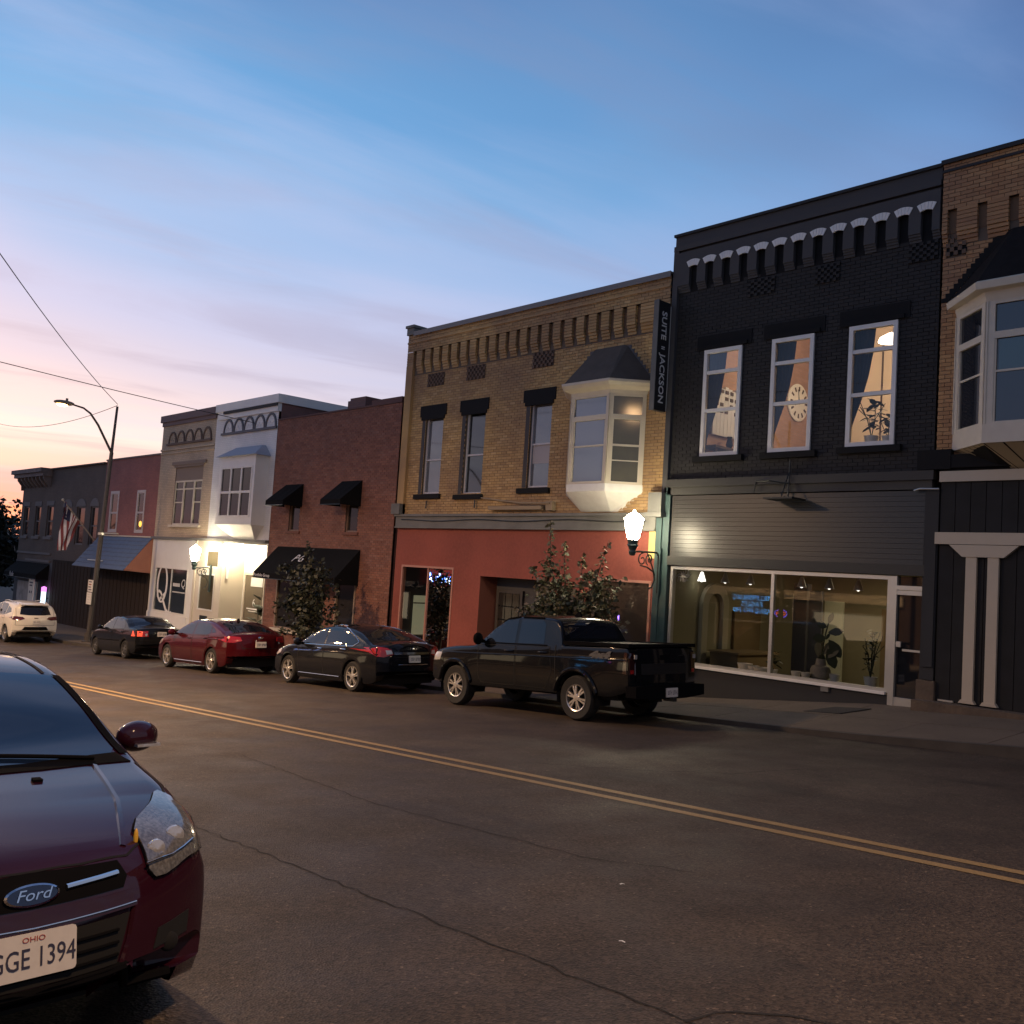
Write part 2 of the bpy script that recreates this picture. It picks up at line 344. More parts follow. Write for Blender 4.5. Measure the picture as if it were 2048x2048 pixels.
XS = [-400, -200, -120, -90, -75, -62, -54, -48, -44, -42, -40, -36, -30, -24, -18, -15, -12.75, -11, -9.86, -8.8, -8.1, -7, -6, -4.4, -2, 0, 3, 8, 15, 22, 30, 60, 200]
def sheet(y0f, y1f, dz, mat, name, xs=XS, zf=None):
    mb = MB()
    for a, b in zip(xs, xs[1:]):
        ya0, ya1, yb0, yb1 = y0f(a), y1f(a), y0f(b), y1f(b)
        g = zf or (lambda x, y: zr(x))
        mb.quad((a, ya0, g(a, ya0) + dz), (b, yb0, g(b, yb0) + dz), (b, yb1, g(b, yb1) + dz), (a, ya1, g(a, ya1) + dz))
    return struct(name, mb, mat)
EARTH = M('earth', (.05, .05, .045), .95, var=(.2, .6, (.04, .05, .03)))
sheet(lambda x: -300, lambda x: 400, -.06, EARTH, 'ground')
sheet(lambda x: .1, lambda x: YC, 0, ASPH, 'road')
YELLOW = M('yellow_line_paint', (.31, .21, .085), .6, var=[(7, .55, (.25, .16, .05)), (60, .5, (.10, .08, .05))], bump=(80, .3, .004))
for y in (7.33, 7.60):
    sheet(lambda x: y - .055, lambda x: y + .055, .004, YELLOW, 'centre_line', [x for x in XS if -90 < x < 40])
def curb(y0, y1, name, side, xs):
    rootc = None
    mb = MB()
    for a, b in zip(xs, xs[1:]):
        ha, hb = lerp(CURBH, a), lerp(CURBH, b)
        for (p, q) in (((y0, 1), (y1, 1)), ((y0 if side > 0 else y1, -1), (y0 if side > 0 else y1, 1))):
            za0 = zr(a) + (ha if p[1] > 0 else -.1); zb0 = zr(b) + (hb if p[1] > 0 else -.1)
            za1 = zr(a) + ha; zb1 = zr(b) + hb
            mb.quad((a, p[0], za0), (b, p[0], zb0), (b, q[0], zb1), (a, q[0], za1))
    return struct(name, mb, CURBM)
curb(YC, YC + .15, 'curb', 1, [x for x in XS if -62 <= x <= 60])
curb(-.05, .1, 'curb', -1, [x for x in XS if -62 <= x <= 60])
# far pavement: the near slabs are pieces of their own, the rest one sheet
walk = sheet(lambda x: YC + .15, lambda x: YF + .25, -.012, CONC, 'sidewalk', [x for x in XS if -62 <= x <= 60], zwalk)
ynodes = [YC + .155, 15.6, 17.29]
for i in range(12):
    x0 = -16 + i * 1.55; x1 = x0 + 1.55
    for ya, yb in zip(ynodes, ynodes[1:]):
        a, b, c, d = x0 + .006, x1 - .006, ya + .006, yb - .006; mb = MB(); k = 3; jz = rnd.uniform(-.003, .003)
        P4 = [(a, c), (b, c), (b, d), (a, d)]
        tops = [(p[0], p[1], zwalk(*p) + jz) for p in P4]; bots = [(p[0], p[1], zwalk(*p) - .03) for p in P4]
        mb.poly(tops)
        for j in range(4): mb.quad(bots[j], bots[(j + 1) % 4], tops[(j + 1) % 4], tops[j])
        part('slab', mb, CONC, walk)
sheet(lambda x: -3.9, lambda x: -.05, 0, CONC, 'near_sidewalk', [x for x in XS if -62 <= x <= 60], lambda x, y: zr(x) + .13)
# long seam and cracks of the paving, thin tar ribbons
CRACK = M('crack_tar', (.012, .011, .010), .9)
def crack(pts, w, name='road_crack', seed=1):
    r = random.Random(seed); mb = MB(); P = []
    for (a, b) in zip(pts, pts[1:]):
        n = max(2, int(math.dist(a, b) / .11))
        for k in range(n): t = k / n; P.append((a[0] + (b[0] - a[0]) * t + r.uniform(-.022, .022), a[1] + (b[1] - a[1]) * t + r.uniform(-.022, .022)))
    P.append(pts[-1])
    for k, (a, b) in enumerate(zip(P, P[1:])):
        d = Vector((b[0] - a[0], b[1] - a[1])); nrm = Vector((-d.y, d.x)).normalized()
        wa = w * (.35 + .65 * abs(math.sin(k * .7 + seed))); wb = w * (.35 + .65 * abs(math.sin((k + 1) * .7 + seed)))
        mb.quad((a[0] + nrm.x * wa, a[1] + nrm.y * wa, zr(a[0]) + .004), (a[0] - nrm.x * wa, a[1] - nrm.y * wa, zr(a[0]) + .004), (b[0] - nrm.x * wb, b[1] - nrm.y * wb, zr(b[0]) + .004), (b[0] + nrm.x * wb, b[1] + nrm.y * wb, zr(b[0]) + .004))
    o = struct(name, mb, CRACK); return o
crack([(-60, 3.62), (-7.25, 3.6), (-2.6, 3.62), (14, 3.6)], .007, seed=3)
crack([(-2.56, 3.6), (-2.53, 3.78), (-2.3, 4.05), (-1.9, 4.15)], .010, seed=5)
crack([(-10.7, 5.7), (-7.4, 5.3), (-4.8, 5.4), (-4.0, 5.7)], .006, seed=8)
crack([(-8.3, 8.2), (-7.2, 8.8), (-6.3, 9.6), (-6.0, 10.6)], .008, seed=9)
crack([(-11, 9.6), (-9.5, 10.1), (-8.6, 11.2)], .006, seed=11)
for (x, y, a) in ((-3.4, 4.19, .4), (-4.13, 5.06, 1.2)):
    mb = MB(); c, s = math.cos(a), math.sin(a)
    f = lambda u, w, dz: (x + c * u - s * w, y + s * u + c * w, zr(x) + dz)
    mb.quad(f(-.018, -.007, .006), f(.0, -.008, .010), f(.0, .008, .010), f(-.018, .007, .006)).quad(f(0, -.008, .010), f(.018, -.007, .005), f(.018, .007, .005), f(0, .008, .010))
    solo('paper_scrap', mb, WHITE, 'small white paper scrap on the asphalt %s' % ('nearest the camera' if y < 4.5 else 'closer to the double yellow line'), 'litter', 'paper scraps on the road')

# ------------------------------------------------------------------ building helpers
CAMP = Vector((0, 0, 1.78))
def wallgrid(mb, x0, x1, z0, z1, y, holes):
    xs = sorted({x0, x1, *[h[0] for h in holes if x0 < h[0] < x1], *[h[1] for h in holes if x0 < h[1] < x1]})
    zs = sorted({z0, z1, *[h[2] for h in holes if z0 < h[2] < z1], *[h[3] for h in holes if z0 < h[3] < z1]})
    for a, b in zip(xs, xs[1:]):
        for c, d in zip(zs, zs[1:]):
            mx, mz = (a + b) / 2, (c + d) / 2
            if any(h[0] < mx < h[1] and h[2] < mz < h[3] for h in holes): continue
            mb.quad((a, y, c), (b, y, c), (b, y, d), (a, y, d))
    return mb
def reveals(mb, holes, y0, y1):
    for a, b, c, d in [h[:4] for h in holes]:
        mb.quad((a, y0, c), (a, y1, c), (a, y1, d), (a, y0, d)).quad((b, y0, c), (b, y0, d), (b, y1, d), (b, y1, c))
        mb.quad((a, y0, d), (a, y1, d), (b, y1, d), (b, y0, d)).quad((a, y0, c), (b, y0, c), (b, y1, c), (a, y1, c))
    return mb
def shell(root, x0, x1, z0, z1, depth, mat, name='side_wall', yw=YF, roofmat=None, inset=.35):
    mb = MB(); y0, y1 = yw + .1, yw + depth
    mb.quad((x0, y0, z0), (x0, y1, z0), (x0, y1, z1), (x0, y0, z1)).quad((x1, y0, z0), (x1, y0, z1), (x1, y1, z1), (x1, y1, z0)).quad((x0, y1, z0), (x1, y1, z0), (x1, y1, z1), (x0, y1, z1))
    part(name, mb, mat, root, fix=False)
    mb = MB(); zr_ = z1 - inset; mb.quad((x0 + .01, y0 + .12, zr_), (x1 - .01, y0 + .12, zr_), (x1 - .01, y1, zr_), (x0 + .01, y1, zr_)); mb.quad((x0 + .01, y0 + .12, zr_), (x1 - .01, y0 + .12, zr_), (x1 - .01, y0 + .12, z1), (x0 + .01, y0 + .12, z1))
    part('roof', mb, roofmat or BLACKP, root)
def brickwork(root, x0, x1, z0, z1, y, holes, mat_many, mat_one, mort, nparts, bl=.205, bh=.064, j=.011, seed=1, depth=.012, skip=None):
    """running bond of single bricks standing proud of a mortar wall; the nparts nearest ones are objects, the rest one mesh"""
    r = random.Random(seed); hs = holes
    part('wall', reveals(wallgrid(MB(), x0, x1, z0, z1, y + depth, hs), [h for h in hs if len(h) == 4], y + .002, y + .16), mort, root)
    full, rest = [], []
    row = 0; z = z0 + j / 2
    while z + bh * .6 < z1:
        zt = min(z + bh, z1); zm = (z + zt) / 2
        x = x0 - (bl + j) * (.5 if row % 2 else 0) + j / 2
        while x < x1 - .01:
            segs = [(max(x, x0), min(x + bl, x1))]
            for h in hs:
                if h[2] < zm < h[3]:
                    ns = []
                    for a, b in segs:
                        if b <= h[0] or a >= h[1]: ns.append((a, b)); continue
                        if a < h[0] - .02: ns.append((a, h[0]))
                        if b > h[1] + .02: ns.append((h[1], b))
                    segs = ns
            for a, b in segs:
                if b - a < .03: continue
                if skip and skip((a + b) / 2, zm): continue
                pr = r.uniform(-.003, .003)
                (full if abs((b - a) - bl) < 1e-4 and abs(zt - z - bh) < 1e-4 else rest).append((a, b, z, zt, pr))
            x += bl + j
        z += bh + j; row += 1
    full.sort(key=lambda t: (Vector((t[0], y, t[2])) - CAMP).length)
    ones, many = full[:nparts], full[nparts:] + rest
    if ones:
        me = mesh_of('brick', MB().box(0, bl, 0, depth + .01, 0, bh, True), mat_one)
        for a, b, c, d, pr in ones: inst('brick', me, root, Vector((a, y + pr, c)) - wloc(root))
    mb = MB(); tint = []
    for a, b, c, d, pr in many:
        mb.box(a, b, y + pr, y + depth + .01, c, d, True); tint += [r.random()] * 5
    o = part('brickwork', mb, mat_many, root, kind='stuff', fix=False)
    at = o.data.attributes.new('tint', 'FLOAT', 'FACE'); at.data.foreach_set('value', tint)
def frame_box(mb, x0, x1, z0, z1, w, y0, y1, wb=None):
    wb = wb or w
    mb.box(x0, x0 + w, y0, y1, z0, z1).box(x1 - w, x1, y0, y1, z0, z1).box(x0 + w, x1 - w, y0, y1, z1 - w, z1).box(x0 + w, x1 - w, y0, y1, z0, z0 + wb); return mb
def window(root, x0, x1, z0, z1, y, fmat, gmat, fw_=.07, cuts_z=(), cuts_x=(), bar=.05, label=None, double=False, panemats=None):
    """window part: frame with bars; its panes are sub-parts"""
    mb = frame_box(MB(), x0, x1, z0, z1, fw_, y, y + .09)
    zs = [z0 + fw_] + [c for c in cuts_z] + [z1 - fw_]; xs = [x0 + fw_] + list(cuts_x) + [x1 - fw_]
    for c in cuts_z: mb.box(x0 + fw_, x1 - fw_, y + .012, y + .085, c - bar / 2, c + bar / 2)
    for c in cuts_x: mb.box(c - bar / 2, c + bar / 2, y + .014, y + .083, z0 + fw_, z1 - fw_)
    if double: frame_box(mb, x0 + fw_, x1 - fw_, z0 + fw_, z1 - fw_, .035, y + .03, y + .075)
    w = part('window', mb, fmat, root, label=label)
    k = 0
    for a, b in zip(xs, xs[1:]):
        for c, d in zip(zs, zs[1:]):
            g = panemats[k % len(panemats)] if panemats else gmat; k += 1
            part('pane', MB().quad((a, y + .05, c), (b, y + .05, c), (b, y + .05, d), (a, y + .05, d)), g, w)
    return w
def boxes(L): 
    mb = MB()
    for b in L: mb.box(*b)
    return mb

# ------------------------------------------------------------------ CHARCOAL BUILDING (painted brick, lit windows above, shop below)
DX0, DX1 = -13.52, -7.38
D = thing('charcoal_brick_building', (DX0, YF, -.7), 'charcoal painted brick building with three lit upper windows above a wide shop window', 'building')
dw = [(-12.56, -11.58, 4.66, 7.06), (-10.84, -9.87, 4.66, 7.07), (-9.11, -8.13, 4.68, 7.08)]
vent = [(-11.52, -10.85, 8.10, 8.46), (-9.92, -9.38, 8.09, 8.46), (-7.98, -7.42, 8.14, 8.50)]
brickwork(D, -13.38, DX1, 4.15, 8.60, YF, dw, DARKB, DARKB1, MORT_D, 300, seed=3)
shell(D, DX0 + .01, DX1 - .01, -1.2, 9.88, 16, CHARCOAL)
mb = MB().box(DX0, DX0 + .14, YF - .09, YF + .02, 3.85, 9.5)                                   # left pier
part('pier', mb, GREYB, D)
# corbel table with thirteen arched niches
mb = MB(); nx = [-12.95 + .4433 * i for i in range(13)]; NW = .105
prev = DX0 + .14
for x in nx + [None]:
    nxt = (x - NW) if x is not None else DX1
    mb.box(prev, nxt, YF - .10, YF + .02, 8.66, 9.06)                                              # pier between niches
    mb.box(prev, nxt, YF - .075, YF + .02, 8.615, 8.66); mb.box(prev, nxt, YF - .05, YF + .02, 8.565, 8.615); mb.box(prev, nxt, YF - .025, YF + .02, 8.51, 8.565)
    if x is not None: prev = x + NW
mb.box(DX0 + .14, DX1, YF - .10, YF + .02, 9.235, 9.44)
for x in nx:                                                                                # fillets of the arch
    for s in (-1, 1):
        mb.prism([(x + s * NW, 9.06), (x + s * NW, 9.235), (x, 9.235), (x + s * .0, 9.13), (x + s * .06, 9.10)], 'y', YF - .095, YF + .02)
pv = DX0 + .14
for x in nx + [None]:
    b = x - NW if x is not None else DX1
    mb.box(pv, b, YF - .0995, YF + .02, 9.06, 9.235); pv = (x + NW) if x is not None else pv
part('corbel_table', mb, GREYB, D)
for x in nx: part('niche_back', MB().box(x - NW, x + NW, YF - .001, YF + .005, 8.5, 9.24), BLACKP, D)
vm = MB()                                                                                   # one arch brick: voussoir
for x in nx:
    for k in range(5):
        a0, a1 = R(62 + (4 - k) * 11.2), R(62 + (5 - k) * 11.2 - 1.1); c = (x, 8.83); r0, r1 = .255, .40
        P4 = [(c[0] + r0 * math.cos(a0), c[1] + r0 * math.sin(a0)), (c[0] + r1 * math.cos(a0), c[1] + r1 * math.sin(a0)), (c[0] + r1 * math.cos(a1), c[1] + r1 * math.sin(a1)), (c[0] + r0 * math.cos(a1), c[1] + r0 * math.sin(a1))]
        part('arch_brick', MB().prism(P4, 'y', YF - .118, YF - .09), WHITE, D)
part('parapet', boxes([(DX0, DX1, YF - .04, YF + .12, 9.62, 9.86), (DX0, DX1, YF - .10, YF + .12, 9.50, 9.62), (DX0, DX1, YF - .02, YF + .10, 9.43, 9.50)]), GREYB, D)
part('coping', boxes([(DX0 - .03, DX1, YF - .09, YF + .2, 9.86, 9.92)]), CHARCOAL, D)
for a, b, c, d in vent:                                                                     # openwork brick vents
    mb = MB().box(a, b, YF - .012, YF + .01, c, d); k = 0
    part('vent_panel', mb, BLACKP, D)
    mb = MB()
    for i in range(8):
        for q in range(6):
            if (i + q) % 2 == 0: mb.box(a + (b - a) * i / 8, a + (b - a) * (i + 1) / 8, YF - .035, YF - .01, c + (d - c) * q / 6, c + (d - c) * (q + 1) / 6)
    part('vent_bricks', mb, DARKB1, D, kind='stuff')
for (a, b, c, d) in dw:
    window(D, a, b, c, d, YF - .045, WHITETRIM, GLU, .085, cuts_z=(c + 1.02, c + 1.88), bar=.075, double=False)
    part('window_head', boxes([(a - .22, b + .22, YF - .02, YF + .01, d + .02, d + .34), (a - .12, b + .12, YF - .05, YF - .02, d + .02, d + .10)]), BLACKP, D)
    part('sill', boxes([(a - .15, b + .15, YF - .10, YF + .02, c - .13, c - .005)]), BLACKP, D)
# band and lap siding above the shop
part('ledge', boxes([(-13.36, DX1 + .06, YF - .14, YF + .02, 3.98, 4.15), (-13.36, DX1 + .02, YF - .09, YF + .02, 3.81, 3.98)]), FASCIA, D)
z = 2.42
while z < 3.79:
    zt = min(z + .098, 3.81)
    mb = MB(); P4 = [(YF - .062, z), (YF - .050, z + .006), (YF - .048, zt + .008), (YF - .02, zt + .008), (YF - .02, z)] if False else [(YF - .064, z), (YF - .056, zt - .004), (YF - .046, zt + .001), (YF - .02, zt + .001), (YF - .02, z)]
    mb.prism(P4, 'x', -13.22, -7.45); part('siding_board', mb, SIDING, D); z += .098
part('fascia_board', boxes([(-13.25, -7.42, YF - .11, YF, 2.22, 2.42)]), FASCIA, D)
# shop window
SY = YF - .02
mb = frame_box(MB(), -13.17, -8.06, .04, 2.20, .07, SY - .04, SY + .08); mb.box(-10.60, -10.53, SY - .03, SY + .07, .11, 2.13)
sw = part('shop_window', mb, STEEL, D)
part('pane', MB().quad((-13.1, SY, .11), (-10.6, SY, .11), (-10.6, SY, 2.13), (-13.1, SY, 2.13)), GL, sw)
part('pane', MB().quad((-10.53, SY, .11), (-8.13, SY, .11), (-8.13, SY, 2.13), (-10.53, SY, 2.13)), GL, sw)
part('window_ledge', boxes([(-13.17, -8.10, SY - .09, SY + .5, .0, .05)]), WHITETRIM, D)
mb = MB(); xs_ = [-13.4, -12.75, -11, -9.86, -8.8, -8.06]
for a, b in zip(xs_, xs_[1:]): mb.quad((a, YF - .05, zwalk(a, YF) - .1), (b, YF - .05, zwalk(b, YF) - .1), (b, YF - .05, 0), (a, YF - .05, 0))
part('bulkhead', mb, CHARCOAL, D)
part('utility_box', boxes([(-9.38, -9.22, YF - .10, YF - .05, -.10, .02)]), GREYST, D)
# door
dm = MB().box(-8.06, -7.95, SY - .05, SY + .1, -.18, 2.2).box(-7.95, -7.47, SY - .05, SY + .1, 1.95, 2.03).box(-7.95, -7.47, SY - .045, SY + .1, 1.86, 1.94).box(-7.95, -7.47, SY - .04, SY + .1, -.18, -.02)
dr = part('door', dm, STEEL, D)
part('pane', MB().quad((-7.95, SY + .02, -.02), (-7.47, SY + .02, -.02), (-7.47, SY + .02, 1.86), (-7.95, SY + .02, 1.86)), DARKGLASS, dr)
part('transom_pane', MB().quad((-7.95, SY + .03, 2.03), (-7.47, SY + .03, 2.03), (-7.47, SY + .03, 2.2), (-7.95, SY + .03, 2.2)), DARKGLASS, dr)
part('push_bar', MB().box(-7.82, -7.49, SY - .03, SY, .83, .87), STEEL, dr); part('lock', MB().box(-7.94, -7.85, SY - .04, SY, .90, 1.0), STEEL, dr)
part('pilaster', boxes([(-7.47, -7.22, YF - .10, YF + .02, .37, 3.81), (-7.43, -7.24, YF - .13, YF - .1, .6, 3.0)]), CHARCOAL, D)
part('pilaster_base', boxes([(-7.50, -7.18, YF - .16, YF + .02, -.5, .36)]), STONE, D)
part('pilaster_cap', boxes([(-7.62, -7.02, YF - .15, YF + .02, 4.16, 4.52)]), BLACKP, D)
part('conduit', MB().tube([(-7.66, YF - .14, 3.78), (-7.55, YF - .16, 3.81), (-7.2, YF - .16, 3.80)], .018), STEEL, D)
part('left_trim', boxes([(-13.44, -13.24, YF - .10, YF, -.9, 2.2), (-13.44, -13.26, YF - .09, YF, 2.2, 3.98)]), TEAL, D)
part('sign_bracket', MB().tube([(-10.24, YF - .12, 4.45), (-10.24, YF - .16, 3.62), (-10.05, YF - .6, 3.66)], .02, 6).tube([(-11.0, YF - .15, 4.05), (-10.6, YF - .3, 4.03), (-10.24, YF - .16, 3.98)], .014, 6).tube([(-10.24, YF - .15, 4.2), (-10.15, YF - .55, 3.68)], .012, 6).tube([(-11.0, YF - .15, 4.05), (-11.05, YF - .15, 3.8)], .012, 6).box(-10.5, -9.85, YF - .66, YF - .12, 3.62, 3.655), IRON, D)
# --- the lit room upstairs
SALMON = courses('room_brick', (.42, .25, .16), (.47, .29, .20), (.40, .27, .20), .215, .075)
ROOMC = M('room_cream', (.72, .58, .42), .8)
mb = MB().quad((-13.2, YF + .2, 4.3), (-13.2, 22.9, 4.3), (-13.2, 22.9, 8.8), (-13.2, YF + .2, 8.8)); part('room_brick_wall', mb, SALMON, D)
mb = MB().quad((-13.2, 22.9, 4.3), (-7.6, 22.9, 4.3), (-7.6, 22.9, 8.8), (-13.2, 22.9, 8.8)).quad((-7.6, YF + .2, 4.3), (-7.6, 22.9, 4.3), (-7.6, 22.9, 8.8), (-7.6, YF + .2, 8.8)).quad((-13.2, YF + .2, 8.8), (-7.6, YF + .2, 8.8), (-7.6, 22.9, 8.8), (-13.2, 22.9, 8.8))
part('room_walls', mb, ROOMC, D)
part('room_floor', MB().quad((-13.2, YF + .2, 4.3), (-7.6, YF + .2, 4.3), (-7.6, 22.9, 4.3), (-13.2, 22.9, 4.3)), WOOD, D)
for i, (x, zc) in enumerate(((-11.15, 6.9), (-10.75, 6.9))): part('door_trim', MB().box(x, x + .03, 22.86, 22.9, 4.3, 8.3), WOOD, D)
mb = MB().lathe([(.28, 0), (.24, .10), (.06, .2), (.02, .22)], (-9.75, 20.4, 7.55), 'z', 16)
ce = solo('ceiling_lamp', mb, M('lamp_glow', (.9, .85, .75), .5, emit=(1, .88, .7), es=5), 'glowing white ceiling lamp seen in the upper right lit window', 'lamp', smooth=True)
lamp('room_light', 'POINT', (-10.6, 20.2, 7.3), 150, (1, .80, .58), None, .3)
# clock on the brick wall
ck = thing('wall_clock', (-13.16, 22.33, 6.8), 'big round white wall clock behind the middle lit window', 'clock')
part('face', MB().lathe([(.50, 0), (.50, .03), (.46, .045), (.001, .045)], (-13.18, 22.33, 6.8), 'x', 32), M('clock_face', (.82, .80, .74), .6), ck, smooth=True)
mb = MB()
for k in range(12):
    a = 2 * math.pi * k / 12; c, s = math.cos(a), math.sin(a); f = lambda u, w: (22.33 + c * u - s * w, 6.8 + s * u + c * w)
    mb.prism([f(.30, -.022), f(.42, -.03), f(.42, .03), f(.30, .022)], 'x', -13.134, -13.125)
part('hour_marks', mb, WOOD, ck)
mb = MB()
for a, l in ((R(100), .34), (R(205), .22)):
    c, s = math.cos(a), math.sin(a); f = lambda u, w: (22.33 + c * u - s * w, 6.8 + s * u + c * w); mb.prism([f(-.05, -.012), f(l, -.008), f(l, .008), f(-.05, .012)], 'x', -13.124, -13.118)
part('hands', mb, BLACKP, ck)
pb = thing('letter_board', (-13.17, 19.0, 5.4), 'white slatted board of block letters behind the leftmost lit window', 'board')
for i in range(7): part('slat', MB().box(-13.17, -13.12, 18.5 + i * .15, 18.64 + i * .15, 5.40, 6.6 - (i % 3) * .03), WHITE, pb)
mb = MB()
for q in range(4):
    for i in range(5): 
        if (q + i) % 4 != 3: mb.box(-13.119, -13.10, 18.56 + i * .2, 18.67 + i * .2, 5.95 + q * .16, 6.03 + q * .16)
part('letters', mb, WOOD, pb)
tb = thing('console_table', (-13.0, 18.9, 4.31), 'slim dark table under the letter board upstairs', 'table')
part('top', MB().box(-13.17, -12.8, 18.2, 19.8, 5.02, 5.08), WOOD, tb)
for y in (18.3, 19.7): part('leg', MB().box(-12.9, -12.84, y - .03, y + .03, 4.31, 5.02), WOOD, tb)
part('vase', MB().lathe([(.04, 0), (.09, .1), (.05, .25), (.07, .3)], (-12.97, 19.0, 5.08), 'z', 12), BLACKP, tb, smooth=True)
def curtain(xa, xb, z0, z1, tie, side, y, label):
    mb = MB(); n = 18; L_ = [1, .92, .78, .55, .32, .2, .17, .16]; zz = [z1, z1 - .5, z1 - .95, z1 - 1.4, z1 - 1.75, z1 - 1.95, z1 - 2.2, z0]
    for k in range(len(zz)):
        w = (xb - xa) * L_[k]
        for i in range(n + 1):
            t = i / n; x = xa + w * t if side > 0 else xb - w * t
            mb.v.append((x, y + .035 * math.sin(i * 1.9), zz[k]))
    for k in range(len(zz) - 1):
        for i in range(n): a = k * (n + 1) + i; mb.f.append((a, a + 1, a + n + 2, a + n + 1))
    return solo('curtain', mb, NAVY, label, 'curtain', 'curtains in the lit upper windows', smooth='all')
nmw = ('leftmost', 'middle', 'rightmost')
for i, (a, b, c, d) in enumerate(dw):
    curtain(a - .12, a + .42, c, d - .02, 0, 1, YF + .22, 'long navy curtain tied to the left of the %s lit window' % nmw[i])
    curtain(b - .20, b + .12, c, d - .02, 0, -1, YF + .24, 'narrow navy curtain at the right of the %s lit window' % nmw[i])
def leafplant(name, c, h, spread, n, size, label, cat='plant', group=None, seed=1, pot=None, mat=None, broad=.5, droop=.3):
    r = random.Random(seed); t = thing(name, c, label, cat, group); x, y, z = c; z0 = z
    if pot:
        part('pot', MB().lathe([(pot[0] * .72, 0), (pot[0], pot[1]), (pot[0] * .93, pot[1]), (pot[0] * .9, pot[1] * .85)], c, 'z', 16), pot[2] if len(pot) > 2 else TERRA, t, smooth=True); z0 = z + pot[1]
    st = MB(); lf = MB()
    for k in range(max(2, n // 6)):
        top = (x + r.uniform(-.3, .3) * spread, y + r.uniform(-.3, .3) * spread, z0 + h * r.uniform(.6, .95)); st.tube([(x, y, z0 - .03), ((x + top[0]) / 2 + r.uniform(-.03, .03), y, z0 + h * .45), top], .008, 5)
    for k in range(n):
        f = (k + .5) / n; a = k * 2.4 + r.uniform(-.4, .4); hh = z0 + h * (.15 + .85 * f) * r.uniform(.85, 1.05)
        b = Vector((x + r.uniform(-.1, .1) * spread, y + r.uniform(-.1, .1) * spread, hh)); d = Vector((math.cos(a), math.sin(a) * .7, r.uniform(-droop, .7))).normalized(); sd = d.cross(Vector((0, 0, 1))).normalized(); s = size * r.uniform(.7, 1.2)
        dn = Vector((0, 0, -.12 * s))
        p = [b, b + d * s * .35 + sd * s * broad * .5, b + d * s * .75 + sd * s * broad * .42 + dn, b + d * s + dn * 2, b + d * s * .75 - sd * s * broad * .42 + dn, b + d * s * .35 - sd * s * broad * .5]
        lf.poly([tuple(q) for q in p])
    part('stem', st, mat or LEAFD, t); part('foliage', lf, mat or LEAFD, t, fix=False); return t
leafplant('window_plant', (-8.75, YF + .32, 4.75), .75, .9, 34, .22, 'bushy dark plant at the bottom of the rightmost lit window', pot=(.14, .18), seed=4)
leafplant('window_plant', (-8.42, YF + .34, 4.75), .5, .7, 22, .2, 'smaller plant at the right corner of the rightmost lit window', pot=(.12, .16), seed=9)
# --- the dim shop downstairs
SHOPW = M('shop_wall', (.30, .27, .165), .85, var=(.9, .5, (.20, .175, .11))); SHOPD = M('shop_dark', (.05, .05, .055), .7); OCHRE = M('shop_ochre', (.22, .155, .075), .8, var=(2, .4, (.15, .10, .05)))
mb = MB().quad((-13.2, YF + .1, -.7), (-13.2, 23, -.7), (-13.2, 23, 2.5), (-13.2, YF + .1, 2.5)).quad((-13.2, 23, -.7), (-7.5, 23, -.7), (-7.5, 23, 2.5), (-13.2, 23, 2.5)).quad((-7.5, YF + .1, -.7), (-7.5, 23, -.7), (-7.5, 23, 2.5), (-7.5, YF + .1, 2.5)).quad((-13.2, YF + .1, 2.5), (-7.5, YF + .1, 2.5), (-7.5, 23, 2.5), (-13.2, 23, 2.5))
part('shop_walls', mb, SHOPW, D); part('shop_floor', MB().quad((-13.2, YF + .1, -.7), (-7.5, YF + .1, -.7), (-7.5, 23, -.7), (-13.2, 23, -.7)), WOOD, D)
arch = [(18.42, -.7), (18.42, 1.35)] + [(18.95 - .53 * math.cos(a), 1.35 + .53 * math.sin(a)) for a in [R(k * 15) for k in range(1, 12)]] + [(19.48, 1.35), (19.48, -.7)]
inn = [(19.26, -.7), (19.26, 1.33)] + [(18.95 + .31 * math.cos(a), 1.33 + .31 * math.sin(a)) for a in [R(k * 15) for k in range(1, 12)]] + [(18.64, 1.33), (18.64, -.7)]
part('arch_frame', MB().prism(arch + inn, 'x', -13.19, -13.08), M('arch_plaster', (.40, .37, .27), .8), D)
part('back_door', boxes([(-13.19, -13.12, 19.8, 20.95, -.7, 1.25)]), OCHRE, D)
part('dark_partition', boxes([(-12.2, -11.84, 20.9, 21.1, -.7, 2.0), (-11.84, -11.5, 21.0, 21.05, -.7, 1.85)]), SHOPD, D)
part('beige_panel', boxes([(-12.08, -11.6, 22.2, 22.3, -.7, 1.62)]), M('pale_panel', (.55, .56, .42), .8), D)  # plain beige panel towards the back of the shop
part('counter', boxes([(-12.95, -12.2, 18.6, 20.2, -.7, .28), (-12.98, -12.15, 18.55, 20.25, .28, .33)]), OCHRE, D)
part('ochre_backdrop', boxes([(-10.9, -7.55, 22.85, 22.95, -.7, 1.5)]), OCHRE, D)
lamp('shop_light', 'AREA', (-10.2, 20.6, 2.42), 36, (1, .80, .50), None, 1.6)
PEND = M('pendant_metal', (.52, .52, .50), .4); BULB = M('pendant_bulb', (.9, .9, .85), .4, emit=(1, .95, .85), es=2.2)
